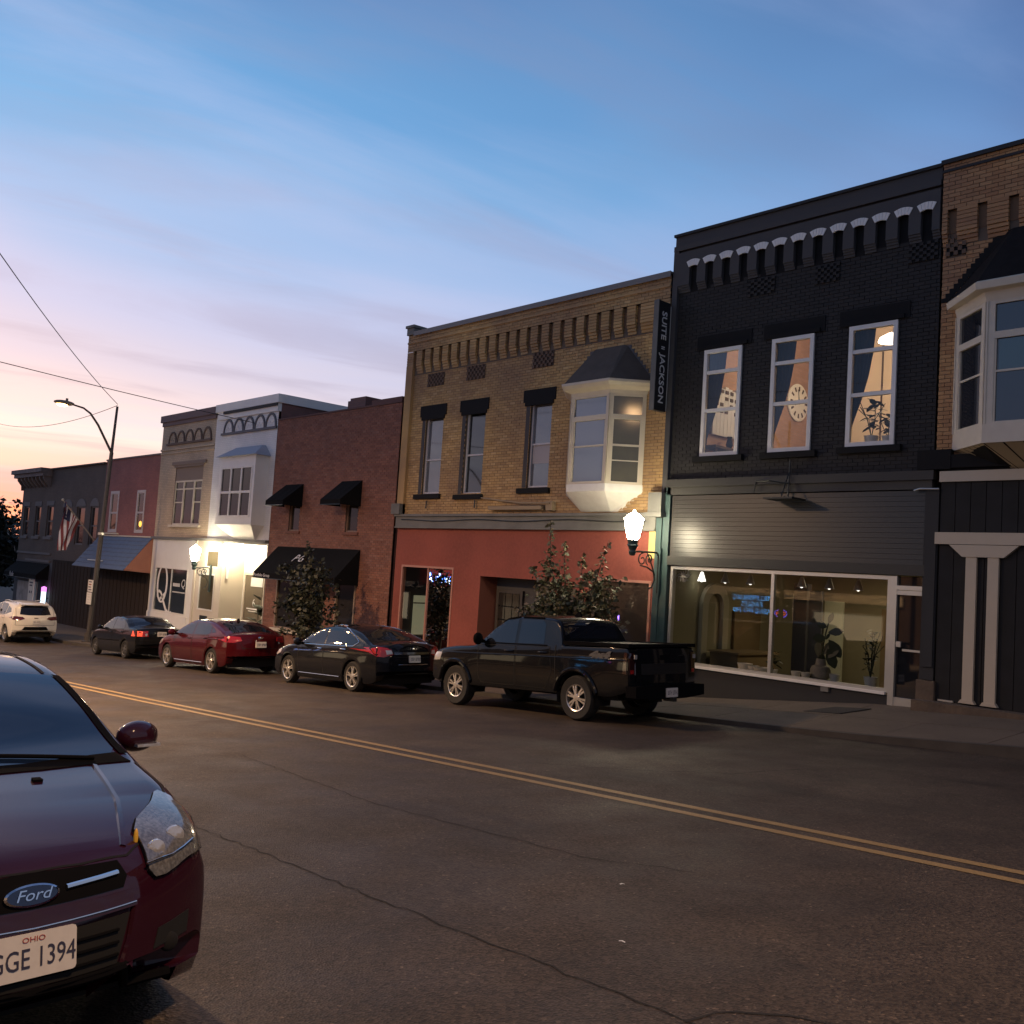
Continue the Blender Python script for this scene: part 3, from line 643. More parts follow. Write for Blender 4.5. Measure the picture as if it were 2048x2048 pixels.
for i, x in enumerate((-13.0, -12.36, -11.70, -10.45, -9.82, -9.19)):
    t = thing('pendant_lamp', (x, 18.2, 1.93), ('white cone pendant lamp in the shop window, number %s from the left' % ('one', 'two', 'three', 'four', 'five', 'six')[i]) if i else 'brightest white cone pendant lamp at the left end of the shop window', 'lamp', 'cone pendant lamps in the shop window')
    part('shade', MB().lathe([(.10, -.03), (.035, .17), (.02, .19)], (x, 18.2, 1.93), 'z', 16, False), PEND if i else BULB, t, smooth=True)
    part('cord', MB().tube([(x, 18.2, 2.11), (x, 18.2, 2.5)], .006, 5), IRON, t)
    part('bulb', MB().ball((x, 18.2, 1.93), .04, .04, .05), BULB, t, smooth=True)
t = thing('rubber_plant', (-9.72, 17.85, .06), 'tall rubber plant with big dark leaves in a striped pot inside the shop window', 'plant')
part('pot', MB().lathe([(.12, 0), (.19, .06), (.2, .2), (.17, .27), (.11, .3), (.09, .42)], (-9.75, 17.85, .05), 'z', 18), M('striped_pot', (.28, .26, .22), .7, var=(9, .7, (.2, .18, .16))), t, smooth=True)
part('stem', MB().tube([(-9.75, 17.85, .45), (-9.70, 17.85, .8), (-9.66, 17.86, 1.05), (-9.62, 17.86, 1.2)], .014, 6), LEAFD, t)
lf = MB()
for (x, z, a, l) in ((-9.62, 1.18, 78, .2), (-9.64, 1.12, 165, .24), (-9.62, 1.02, 8, .24), (-9.65, .9, 185, .28), (-9.66, .86, 75, .12), (-9.6, .88, -55, .34), (-9.62, .7, -70, .34), (-9.7, .6, -110, .25), (-9.8, .5, 105, .26), (-9.7, .55, 70, .24), (-9.6, .5, 55, .26)):
    c, s = math.cos(R(a)), math.sin(R(a)); P = []; l *= 1.25
    for u, w in ((0, 0), (.2, .16), (.45, .27), (.7, .25), (.9, .12), (1, 0), (.9, -.12), (.7, -.25), (.45, -.27), (.2, -.16)): P.append((x + l * (c * u - s * w), 17.85 + .08 * u + .05 * w, z + l * (s * u + c * w)))
    part('leaf', MB().poly(P), LEAFD, t, fix=False)
for i, (x, w, h) in enumerate(((-11.34, .13, .12), (-11.13, .10, .10), (-10.92, .15, .09), (-10.14, .08, .10), (-9.92, .075, .10), (-9.30, .08, .13))):
    nm = ('wide white pot left of three beside the shop mullion', 'small white pot between two wider pots on the shop ledge', 'low white bowl nearest the shop mullion on its left', 'white pot just right of the dark shop partition', 'white cup left of the striped rubber plant pot', 'white pot right of the rubber plant on the shop ledge')[i]
    solo('flower_pot', MB().lathe([(w * .9, 0), (w * 1.25, h * 1.35), (w * 1.15, h * 1.35), (w * 1.1, h * 1.1)], (x, 17.58, .05), 'z', 16), TERRA, nm, 'pot', 'pots on the shop window ledge', smooth=True)
leafplant('potted_plant', (-10.75, 17.75, .05), .35, .7, 16, .2, 'small dark potted plant right of the shop mullion', pot=(.09, .10), seed=21)
leafplant('potted_plant', (-8.62, 17.7, .05), .95, .8, 60, .15, 'leafy plant in a square white pot at the right end of the shop window', pot=(.13, .2), seed=33)
# wreath of white branches in the corner of the shop window
mb = MB()
for k in range(16):
    a = k * 2.4; r_ = .16 + .05 * math.sin(k * 5); c = (-12.95, 17.42, 1.99); mb.tube([c, (c[0] + r_ * .6 * math.cos(a), c[1], c[2] + r_ * .6 * math.sin(a)), (c[0] + r_ * math.cos(a + .5), c[1] + .02, c[2] + r_ * math.sin(a + .5))], .012, 4)
solo('star_ornament', mb, TERRA, 'pale twig star hanging in the top left corner of the shop window', 'ornament')
mt = MB().quad((-8.90, 15.75, 0), (-8.20, 15.75, 0), (-8.02, 16.55, 0), (-8.72, 16.55, 0)); mt.v = [(x, y, zwalk(x, y) + .012) for x, y, _ in mt.v]
mt2 = MB(); T4 = mt.v; B4 = [(x, y, z - .012) for x, y, z in T4]; mt2.poly(T4)
for j in range(4): mt2.quad(B4[j], B4[(j + 1) % 4], T4[(j + 1) % 4], T4[j])
solo('doormat', mt2, M('mat_fibre', (.02, .019, .02), .95, bump=(90, .6, .008)), 'dark doormat lying on the pavement outside the charcoal shop', 'mat')

# ------------------------------------------------------------------ BLADE SIGN
bs = thing('blade_sign', (-13.5, 16.95, 5.72), 'tall black blade sign with white vertical letters between the yellow and charcoal buildings', 'sign')
SGN = M('sign_black', (.018, .018, .02), .5)
part('panel', MB().box(-13.62, -13.50, 16.73, 17.16, 5.72, 8.26), SGN, bs)
part('side_face', MB().box(-13.63, -13.49, 16.715, 16.73, 5.71, 8.27), GREYST, bs)
for z in (6.35, 7.55): part('bracket', MB().tube([(-13.56, 17.14, z), (-13.50, 17.32, z)], .03, 6), IRON, bs)
part('pale_edge', MB().box(-13.515, -13.495, 17.165, 17.185, 5.75, 8.2), M('edge_strip', (.5, .5, .48), .4), bs)  # narrow pale strip along the wall-side edge of the sign
for s, z, sz in (('SUITE', 7.70, .245), ('II', 7.18, .16), ('JACKSON', 6.46, .245)):
    text('lettering', s, sz, (-13.497, 16.945, z), (0, 0, -1), (0, 1, 0), LETW, bs, sx=1.08, bold=.003)

# ------------------------------------------------------------------ YELLOW BRICK BUILDING over the red shop front
YX0, YX1 = -23.72, -13.54
Y = thing('yellow_brick_building', (YX0, YF, -1.3), 'yellow brick building with a white bay window above a red stucco shop front', 'building')
yw = [(-22.66, -21.82, 4.02, 6.36), (-20.78, -19.94, 3.98, 6.36), (-18.12, -17.32, 4.10, 6.40)]
yv = [(-22.71, -21.92, 7.27, 7.66), (-20.88, -20.08, 7.27, 7.68), (-18.15, -17.36, 7.31, 7.72)]
bayhole = (-16.55, -14.30, 3.75, 6.3)
brickwork(Y, YX0, YX1 - .02, 3.40, 7.97, YF, yw + [bayhole], YELB, YELB1, MORT_Y, 300, seed=11)
brickwork(Y, YX0, YX1 - .02, 8.44, 8.98, YF - .10, [], YELB, YELB1, MORT_Y, 0, seed=12)
shell(Y, YX0 + .01, YX1 - .05, -2.4, 9.0, 15, QSIDE)
# corbel table: piers with stepped bricks between 22 niches
nx = [-23.32 + .4195 * i for i in range(22)]; NW = .078
r_ = random.Random(2); mbs = MB(); tint = []; prev = YX0
for x in nx + [None]:
    b = x - NW if x is not None else YX1 - .02
    nr = 6
    for q in range(nr):
        z = 7.965 + q * .079; mbs.box(prev, b, YF - .10, YF + .02, z, z + .068, False); tint += [r_.random()] * 6
    for q, dz in enumerate((.075, .05, .025)):
        z = 7.89 - q * .075; mbs.box(prev, b, YF - dz, YF + .02, z, z + .066, False); tint += [r_.random()] * 6
    if x is not None: prev = x + NW
o = part('corbel_bricks', mbs, YELB, Y, kind='stuff'); at = o.data.attributes.new('tint', 'FLOAT', 'FACE'); at.data.foreach_set('value', tint)
part('corbel_backing', boxes([(YX0, YX1 - .02, YF - .06, YF + .02, 7.98, 8.44)][:0] + [(YX0, YX1 - .02, YF - .004, YF + .02, 7.7, 8.46)]), MORT_Y, Y)
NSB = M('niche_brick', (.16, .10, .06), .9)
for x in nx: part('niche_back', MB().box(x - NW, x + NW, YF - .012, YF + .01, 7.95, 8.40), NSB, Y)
part('pier', boxes([(YX0 - .02, -23.42, YF - .09, YF + .01, 3.4, 8.0)]), YELB1, Y)
part('corner_post', boxes([(YX0 - .05, -23.42, YF - .14, YF + .3, 8.98, 9.20), (YX0 - .09, -23.38, YF - .18, YF + .34, 9.20, 9.28)]), GREYST, Y)
part('coping', boxes([(-23.40, YX1, YF - .15, YF + .3, 9.0, 9.05), (-23.40, YX1, YF - .16, YF - .15, 8.92, 9.06)]), M('coping_metal', (.17, .15, .14), .5, metal=.3), Y)
part('string_course', boxes([(YX0, YX1 - .02, YF - .125, YF - .09, 8.70, 8.75)]), YELB1, Y)
for a, b, c, d in yv:
    part('vent_panel', MB().box(a, b, YF - .006, YF + .012, c, d), M('vent_recess', (.06, .04, .03), .9), Y)
    mb = MB()
    for i in range(10):
        for q in range(5):
            if (i + q) % 2 == 0: mb.box(a + (b - a) * i / 10, a + (b - a) * (i + 1) / 10, YF - .03, YF, c + (d - c) * q / 5, c + (d - c) * (q + 1) / 5)
    part('vent_bricks', mb, M('vent_brick', (.13, .085, .06), .9), Y, kind='stuff')
for i, (a, b, c, d) in enumerate(yw):
    window(Y, a, b, c, d, YF + .07, M('old_frame', (.55, .53, .54), .6), PALEGLASS if i != 1 else DARKGLASS, .05, cuts_z=((c + 1.02,), (c + 1.12,), (c + 1.16,))[i], bar=.045)
    o_ = .28 if i < 2 else .28
    part('lintel', boxes([(a - o_, b + .12, YF - .03, YF + .02, d + .0, d + .33), (a - o_ + .07, b + .05, YF - .035, YF + .02, d - .10, d + .0)]), BLACKP, Y)
    part('sill', boxes([(a - .30, b + .10, YF - .08, YF + .06, c - .16, c - .02)]), BLACKP, Y)
    part('window_side_strip', boxes([(a - .17, a - .02, YF - .004, YF + .04, c, d - .1)]), M('dark_grey_strip', (.06, .055, .055), .8), Y)  # dark grey strip on the wall left of each window
part('blind', MB().quad((-18.05, YF + .115, 4.75), (-17.38, YF + .115, 4.75), (-17.38, YF + .115, 5.24), (-18.05, YF + .115, 5.27)), M('paper_blind', (.40, .38, .39), .8), Y)
# bay window
def trap(fr, wl, wr, fl, frr, z):  # helper unused axis order: wall-left, front-left, front-right, wall-right
    return [(wl, YF, z), (fl, fr, z), (frr, fr, z), (wr, YF, z)]
def bay(root, wl, fl, frr, wr, yf, z0, z1, ztr, fmat, gl, paneinfo, name='bay_window', post=.09, zmeet=None):
    """canted bay: frame mesh with panes as sub-parts; plan wall-left, front-left, front-right, wall-right"""
    P = [Vector((wl, YF, 0)), Vector((fl, yf, 0)), Vector((frr, yf, 0)), Vector((wr, YF, 0))]
    mb = MB(); panes = []
    for k in range(3):
        a, b = P[k], P[k + 1]; d = (b - a); Ln = d.length; d.normalize(); nn = Vector((d.y, -d.x, 0)); nn = nn if nn.y < 0 else -nn
        def q(u0, u1, za, zb, o0, o1):
            c = [a + d * u0 + nn * o0, a + d * u1 + nn * o0, a + d * u1 + nn * o1, a + d * u0 + nn * o1]
            i = len(mb.v); mb.v += [(p.x, p.y, za) for p in c] + [(p.x, p.y, zb) for p in c]; mb.f += [tuple(i + t for t in f) for f in ((0, 1, 2, 3), (4, 7, 6, 5), (0, 4, 5, 1), (1, 5, 6, 2), (2, 6, 7, 3), (3, 7, 4, 0))]
        q(0, post, z0, z1, -.05, .02); q(Ln - post, Ln, z0, z1, -.05, .02)
        q(post, Ln - post, z0, z0 + .06, -.05, .018); q(post, Ln - post, z1 - .06, z1, -.05, .018); q(post, Ln - post, ztr - .06, ztr + .06, -.05, .022)
        q(post + .03, Ln - post - .03, zmeet - .018, zmeet + .018, -.04, .004)
        for u in (post, Ln - post - .03): q(u, u + .03, z0 + .06, ztr - .06, -.04, .008)
        if paneinfo and k == 2:
            for zz in paneinfo: q(post + .03, Ln - post - .03, zz - .012, zz + .012, -.04, -.0)
        q(.0, .028, z0, z1, .02, .034); q(Ln - .028, Ln, z0, z1, .0205, .0345)
        panes.append([(a + d * u + nn * -.02) for u in (post, Ln - post)])
    w = part(name, mb, fmat, root)
    for k, (p, r2) in enumerate(panes):
        for za, zb in ((z0 + .06, zmeet), (zmeet, ztr - .06), (ztr + .06, z1 - .06)):
            part('pane', MB().quad((p.x, p.y, za), (r2.x, r2.y, za), (r2.x, r2.y, zb), (p.x, p.y, zb)), gl[k], w)
    return w
def ring(mb, lo, hi):      # side faces between two plan outlines
    for k in range(len(lo) - 1): mb.quad(lo[k], lo[k + 1], hi[k + 1], hi[k])
OLIVE = M('bay_side_glass', (.085, .078, .055), .08, spec=.8, var=(2, .5, (.05, .05, .04)))
SKYGL = M('bay_sky_glass', (.12, .13, .16), .05, spec=1.6)
wy = bay(Y, -16.62, -16.02, -14.80, -14.18, 16.7, 4.06, 6.22, 5.66, CREAM, (OLIVE, SKYGL, OLIVE), (4.62, 5.0), zmeet=4.98)
def outline(e, z, wl=-16.62, fl=-16.02, fr=-14.80, wr=-14.18, yf=16.7):
    return [(wl - e, YF + .01, z), (fl - e * .6, yf - e, z), (fr + e * .6, yf - e, z), (wr + e, YF + .01, z)]
mb = MB(); A = [outline(.03, 6.22), outline(.05, 6.30), outline(.20, 6.38), outline(.26, 6.46), outline(.26, 6.52)]
for l, h in zip(A, A[1:]): ring(mb, l, h)
mb.poly(list(reversed(A[0]))); mb.poly(A[-1]); part('bay_cornice', mb, CREAM, wy)
mb = MB(); top = [(-16.0, YF + .01, 7.5), (-15.86, YF - .04, 7.52), (-14.98, YF - .04, 7.52), (-14.84, YF + .01, 7.5)]
ring(mb, outline(.22, 6.52), top); mb.poly(top); part('bay_roof', mb, M('bay_shingle', (.115, .095, .08), .95, spec=.1, var=(4, .5, (.08, .068, .058)), bump=(25, .5, .01)), wy)
fl_ = MB(); fr_ = MB()
for k in range(9):
    t = k / 9; xa = -16.84 + (.86) * t; fl_.box(xa, xa + .16, YF - .012, YF + .02, 6.52 + t * .98, 6.52 + (k + 1) / 9 * .98); xb = -13.98 - .84 * t; fr_.box(xb - .16, xb, YF - .012, YF + .02, 6.52 + t * .98, 6.52 + (k + 1) / 9 * .98)
part('step_flashing', fl_, M('grey_flashing', (.095, .09, .092), .8), wy); part('step_flashing', fr_, bpy.data.materials['grey_flashing'], wy)
mb = MB(); lo = [(-16.08, YF + .01, 3.44), (-15.7, YF - .02, 3.44), (-15.1, YF - .02, 3.44), (-14.77, YF + .01, 3.44)]
ring(mb, lo, outline(.03, 3.88)); ring(mb, outline(.03, 3.88), outline(.03, 4.06)); mb.poly(list(reversed(lo))); mb.poly(outline(.03, 4.06)); part('bay_skirt', mb, WHITETRIM, wy)
# cornice between the storeys
part('storefront_cornice', boxes([(YX0 - .03, -13.62, YF - .16, YF + .02, 3.33, 3.40), (YX0, -13.64, YF - .10, YF + .02, 3.02, 3.33), (YX0, -13.64, YF - .13, YF + .02, 2.98, 3.03)]), GREYST, Y)
part('cable', MB().tube([(x, YF - .13, 3.24 - .05 * math.sin((x + 23.4) * .9) ** 2) for x in [-23.4 + .5 * i for i in range(20)]], .012, 5), IRON, Y)
part('cornice_end', boxes([(YX0 - .12, -23.42, YF - .22, YF + .02, 3.40, 3.72)]), GREYST, Y); part('cornice_end', boxes([(-13.78, -13.40, YF - .24, YF + .02, 3.40, 3.86), (-13.84, -13.36, YF - .28, YF + .02, 3.30, 3.40)]), GREYST, Y)
part('old_sign_arm', MB().tube([(-19.95, YF - .05, 3.86), (-18.2, YF - .12, 3.68), (-17.05, YF - .16, 3.66)], .022, 6).box(-19.4, -17.35, YF - .17, YF - .02, 3.50, 3.60).box(-17.2, -16.98, YF - .14, YF, 3.48, 3.72), M('weathered_board', (.30, .23, .15), .8), Y)
for x, z in ((-22.3, 3.72), (-20.1, 3.72)): part('pipe_stub', MB().tube([(x, YF - .06, 3.8), (x + .02, YF - .08, z - .15)], .02, 5), IRON, Y)
# red storefront
rh = [(-23.36, -20.88, -.62, 1.87), (-19.72, -17.02, -1.3, 1.68), (-15.55, -13.74, -.55, 1.83)]
part('stucco', reveals(wallgrid(MB(), YX0, -13.66, -1.6, 3.0, YF, rh), rh[:1] + rh[2:], YF, YF + .14), RED, Y)
mb = MB()  # recessed entrance
a, b, c, d = rh[1]; mb.quad((a, YF, c), (a + .10, YF + .55, c), (a + .10, YF + .55, d), (a, YF, d)).quad((b, YF, c), (b, YF, d), (b - .1, YF + .55, d), (b - .1, YF + .55, c)).quad((a, YF, d), (a + .1, YF + .55, d), (b - .1, YF + .55, d), (b, YF, d))
part('entrance_reveal', mb, M('entrance_rust', (.17, .055, .034), .85), Y)
mb = MB().quad((a + .1, YF + .55, c), (b - .1, YF + .55, c), (b - .1, YF + .55, d), (a + .1, YF + .55, d)); part('entrance_back', mb, SHOPD, Y)
ed = part('door', frame_box(MB(), a + .20, a + 1.23, c, 1.35, .09, YF + .47, YF + .55), M('door_brown', (.045, .04, .036), .6), Y)
for i in range(3):
    for q in range(4): part('pane', MB().quad((a + .31 + i * .28, YF + .46, -.2 + q * .37), (a + .56 + i * .28, YF + .46, -.2 + q * .37), (a + .56 + i * .28, YF + .46, .14 + q * .37), (a + .31 + i * .28, YF + .46, .14 + q * .37)), DULL, ed)
part('knob', MB().ball((a + .26, YF + .41, .02), .04, .04, .04), CHROME, ed, smooth=True)
REDFR = M('rosy_frame', (.42, .20, .15), .5)
w1 = part('shop_window', frame_box(MB(), -23.36, -20.88, -.62, 1.87, .06, YF - .02, YF + .12).box(-22.10, -22.05, YF + .0, YF + .1, -.56, 1.81), REDFR, Y)
for p, q in ((-23.3, -22.1), (-22.05, -20.94)): part('pane', MB().quad((p, YF + .03, -.56), (q, YF + .03, -.56), (q, YF + .03, 1.81), (p, YF + .03, 1.81)), GL, w1)
w2 = part('shop_window', frame_box(MB(), -15.55, -13.74, -.55, 1.83, .06, YF - .02, YF + .12), REDFR, Y)
part('pane', MB().quad((-15.49, YF + .03, -.5), (-13.8, YF + .03, -.5), (-13.8, YF + .03, 1.77), (-15.49, YF + .03, 1.77)), M('brown_glass', (.05, .035, .028), .04, spec=.8), w2)
mb = MB().quad((-23.5, YF + .15, -1.2), (-23.5, 22, -1.2), (-23.5, 22, 2.4), (-23.5, YF + .15, 2.4)).quad((-23.5, 22, -1.2), (-20.5, 22, -1.2), (-20.5, 22, 2.4), (-23.5, 22, 2.4)).quad((-20.5, YF + .15, -1.2), (-20.5, 22, -1.2), (-20.5, 22, 2.4), (-20.5, YF + .15, 2.4)).quad((-23.5, YF + .15, 2.4), (-20.5, YF + .15, 2.4), (-20.5, 22, 2.4), (-23.5, 22, 2.4))
part('shop_room', mb, SHOPD, Y); part('shop_room_floor', MB().quad((-23.5, YF + .15, -.9), (-20.5, YF + .15, -.9), (-20.5, 22, -.9), (-23.5, 22, -.9)), WOOD, Y)
ct = M('glowing_drape', (.45, .44, .30), .9, emit=(.55, .55, .34), es=.22)  # drapes carry a weak glow of their own in place of room light
scr = thing('drape_screen', (-23.3, 18.6, -.9), 'pale self-glowing drapes hanging in the left window of the red shop', 'curtain')
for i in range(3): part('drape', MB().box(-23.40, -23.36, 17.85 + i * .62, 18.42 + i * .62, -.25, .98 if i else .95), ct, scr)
part('rail', MB().tube([(-23.33, 17.8, .72), (-23.33, 19.8, .72)], .02, 5), IRON, scr)
solo('globe_lamp', MB().ball((-21.98, 18.6, -.02), .13, .13, .14), M('globe_glow', (.9, .9, .9), .4, emit=(1, .95, .85), es=3), 'small glowing white globe low in the left window of the red shop', 'lamp', smooth=True)
leafplant('shop_plant', (-21.75, 17.9, -.9), 1.7, .55, 40, .28, 'dark leafy plant inside the left window of the red shop', pot=(.18, .3, IRON), seed=44)
solo('purple_light', MB().box(-14.72, -14.68, YF + .02, YF + .028, .86, .98), M('violet_glow', (.2, .1, .6), .5, emit=(.35, .18, 1), es=3), 'tiny violet light behind the right window of the red shop', 'light')

# ------------------------------------------------------------------ BROWN BRICK SHOP with black awnings
PX0, PX1 = -31.66, -23.95
Pb = thing('brown_brick_building', (PX0, YF, -1.7), 'plain brown brick building with three black awnings between white and yellow neighbours', 'building')
ph = [(-30.34, -29.62, 2.83, 3.90), (-26.66, -25.96, 2.83, 3.90), (-30.80, -28.7, -.65, 1.5), (-28.6, -27.6, -1.9, 1.5), (-26.9, -25.75, -.65, 1.5)]
brickwork(Pb, PX0, PX1, -2.0, 6.93, YF, ph, REDB, REDB, MORT_R, 0, seed=21)
shell(Pb, PX0 + .02, PX1 - .02, -2.4, 6.95, 13, QSIDE)
part('coping', boxes([(PX0, PX1, YF - .03, YF + .3, 6.93, 6.98), (-25.6, PX1, YF - .02, YF + .3, 6.98, 7.12)]), M('brick_coping', (.12, .06, .055), .85), Pb)
part('chimney', boxes([(-28.45, -27.35, 18.2, 19.2, 6.4, 7.52), (-28.38, -27.42, 18.25, 19.15, 7.52, 7.62)]), QSIDE, Pb)
for a, b, c, d in ph[:2]:
    window(Pb, a, b, c, d, YF + .05, M('tan_frame', (.22, .14, .10), .6), DULL, .05, cuts_z=(), bar=.04); part('sill', boxes([(a - .1, b + .1, YF - .05, YF + .05, c - .10, c - .005)]), REDB, Pb)
for a, b, c, d in (ph[2], ph[4]):
    w = part('shop_window', frame_box(MB(), a, b, c, d, .06, YF - .03, YF + .08), M('bronze_frame', (.30, .22, .16), .5), Pb)
    part('pane', MB().quad((a + .06, YF + .04, c + .06), (b - .06, YF + .04, c + .06), (b - .06, YF + .04, d - .06), (a + .06, YF + .04, d - .06)), DULL, w)
dd = part('door', MB().box(-28.6, -27.6, YF + .06, YF + .12, -1.9, 1.5), WOOD, Pb); part('door_pane', MB().quad((-28.45, YF + .055, -.9), (-27.75, YF + .055, -.9), (-27.75, YF + .055, 1.2), (-28.45, YF + .055, 1.2)), DARKGLASS, dd)
part('window_ledge', boxes([(-30.9, -28.65, YF - .14, YF + .02, -.76, -.66)]), CREAM, Pb)
def awning(root, xa, xb, zt, zb, out, val, name='awning', mat=FABRIC, endmat=None):
    yo = YF - out; mb = MB(); n = 10
    for k in range(n):                                   # cloth sagging slightly between ribs
        u0, u1 = k / n, (k + 1) / n; x0, x1 = xa + (xb - xa) * u0, xa + (xb - xa) * u1
        for q in range(3):
            v0, v1 = q / 3, (q + 1) / 3; sg = lambda u, v: -.018 * math.sin(math.pi * v) * abs(math.sin(u * math.pi * 3))
            P4 = [(u0, v0, x0), (u1, v0, x1), (u1, v1, x1), (u0, v1, x0)]
            mb.poly([(x, YF - .01 - (out - .01) * v, zt + (zb - zt) * v + sg(u, v)) for u, v, x in P4])
        mb.quad((x0, yo, zb), (x1, yo, zb), (x1, yo - .005, zb - val), (x0, yo - .005, zb - val))
    a = part(name, mb, mat, root, smooth=50)
    for x in (xa, xb): part('end_panel', MB().poly([(x, YF - .01, zt), (x, yo, zb), (x, yo, zb - val), (x, YF - .01, zb - val)]), endmat or mat, a, fix=False)
    part('frame_bar', MB().tube([(xa, yo, zb - val), (xb, yo, zb - val)], .015, 5), IRON, a)
    return a
awning(Pb, -30.70, -29.48, 4.50, 3.86, .78, .17); awning(Pb, -27.02, -25.82, 4.52, 3.84, .8, .17)
ba = awning(Pb, -30.94, -25.65, 2.26, 1.30, .90, .20)
nrm = Vector((0, -.96, .9)); upv = Vector((0, .9, .96))
text('lettering', 'P\u00b7G', .46, (-28.75, YF - .42, 1.86), (1, 0, 0), (0, .43, .48), LETW, ba, .003, shear=.35)
text('lettering', 'Portfolio Group', .155, (-30.88, YF - .915, 1.20), (1, 0, 0), (0, 0, 1), LETW, ba, .002, 'LEFT', sx=1.1)
text('lettering', '& Service', .15, (-26.95, YF - .915, 1.20), (1, 0, 0), (0, 0, 1), LETW, ba, .002, 'LEFT', sx=1.1)

# ------------------------------------------------------------------ WHITE BUILDING and TAN NEIGHBOUR
WX0, WX1 = -36.77, -31.68
W = thing('white_painted_building', (WX0, YF, -2), 'white painted building with a square bay and a brightly lit entry', 'building')
wh = [(-35.62, -31.9, -2.2, 2.2)]
part('wall', wallgrid(MB(), WX0, WX1, 2.3, 7.55, YF, []), QWHITE, W)
shell(W, WX0 + .02, WX1 - .01, -2.6, 7.9, 14, QSIDE)
part('side_coping', boxes([(WX1 - .25, WX1 + .05, YF + .1, YF + 13.9, 7.62, 7.95)]), WHITE, W)
part('parapet', boxes([(WX0, WX1 + .08, YF - .10, YF + .1, 7.62, 7.94), (WX0 + .2, WX1, YF - .06, YF + .1, 7.30, 7.62)]), WHITE, W)
part('dark_band', boxes([(WX0 + .75, WX1, YF - .115, YF - .06, 7.50, 7.60)]), CHARCOAL, W)
DGREY = M('slate_paint', (.075, .08, .10), .6)
def arches(root, x0, pitch, n, z0, r, hh, mat, inner):
    mb = MB(); im = MB()
    for k in range(n):
        cx = x0 + pitch * k; pts = []; pin = []
        for i in range(13): a = R(180 - 15 * i); pts.append((cx + r * math.cos(a), z0 + hh * math.sin(a))); pin.append((cx + (r - .075) * math.cos(a), z0 + (hh - .085) * math.sin(a)))
        for i in range(12):
            mb.prism([pts[i], pts[i + 1], pin[i + 1], pin[i]], 'y', YF - .05, YF + .01)
        im.prism([(cx - r + .08, z0)] + pin[1:-1] + [(cx + r - .08, z0)], 'y', YF - .012, YF + .005)
        for q in range(4): im.box(cx - .22 + q * .12, cx - .16 + q * .12, YF - .03, YF, z0 + .08 + (q % 2) * .08, z0 + .15 + (q % 2) * .08)
    mb.box(x0 - r - .15, x0 + pitch * (n - 1) + r + .05, YF - .07, YF + .01, z0 - .10, z0 - .005)
    part('arch_frieze', mb, mat, root); part('arch_panels', im, inner, root)
arches(W, -35.62, .86, 5, 6.74, .42, .54, DGREY, QWHITE)
# square bay with six panes
bx0, bx1, by = -35.02, -32.12, 16.75
mb = MB().box(bx0, bx1, by, YF, 3.0, 3.28).box(bx0, bx1, by, YF, 5.22, 5.62).box(bx0, -34.80, by, YF, 3.28, 5.22).box(-32.30, bx1, by, YF, 3.28, 5.22)
wb = part('bay_window', mb, WHITE, W)
frm = frame_box(MB(), -34.80, -32.30, 3.28, 5.22, .07, by - .02, by + .05)
for x in (-33.97, -33.13): frm.box(x - .05, x + .05, by - .022, by + .05, 3.35, 5.15)
frm.box(-34.73, -32.37, by - .024, by + .05, 4.19, 4.28); part('frame', frm, WHITETRIM, wb)
for a, b in ((-34.73, -34.02), (-33.92, -33.18), (-33.08, -32.37)):
    for c, d in ((3.35, 4.19), (4.28, 5.15)): part('pane', MB().quad((a, by + .02, c), (b, by + .02, c), (b, by + .02, d), (a, by + .02, d)), DULL, wb)
mb = MB(); ring(mb, [(-34.2, YF, 2.42), (-33.9, YF - .05, 2.42), (-32.6, YF - .05, 2.42), (-32.2, YF, 2.42)], [(bx0, YF, 3.0), (bx0, by, 3.0), (bx1, by, 3.0), (bx1, YF, 3.0)]); part('bay_skirt', mb, WHITE, wb)
mb = MB(); ring(mb, [(bx0 - .12, YF, 5.62), (bx0 - .12, by - .15, 5.62), (bx1 + .12, by - .15, 5.62), (bx1 + .12, YF, 5.62)], [(bx0 + .35, YF, 6.05), (bx0 + .4, YF - .12, 6.05), (bx1 - .4, YF - .12, 6.05), (bx1 - .35, YF, 6.05)]); mb.poly([(bx0 - .12, YF, 5.62), (bx1 + .12, YF, 5.62), (bx1 + .12, by - .15, 5.62), (bx0 - .12, by - .15, 5.62)]); part('bay_roof', mb, M('pale_shingle', (.34, .36, .42), .7), wb)
QX0, QX1 = -42.10, WX0
Q = thing('tan_brick_building', (QX0, YF, -2.2), 'narrow tan brick building with a triple window above a white Q shop window', 'building')
part('wall', wallgrid(MB(), QX0, QX1, 2.4, 7.6, YF, [(-40.35, -37.65, 3.0, 5.6)]), QTAN, Q)
shell(Q, QX0 + .01, QX1 - .01, -3.2, 7.85, 14, QSIDE)
part('parapet', boxes([(QX0 - .1, QX1, YF - .12, YF + .1, 7.60, 7.90), (QX0, QX1, YF - .06, YF + .05, 7.42, 7.6)]), M('plum_cornice', (.15, .10, .10), .7), Q)
part('string_course', boxes([(QX0, QX1, YF - .05, YF + .02, 6.30, 6.38), (QX0, QX1, YF - .04, YF + .02, 6.14, 6.20)]), QTAN, Q)
arches(Q, -40.95, .86, 5, 6.62, .40, .52, M('brown_arch', (.13, .09, .07), .8), QTAN)
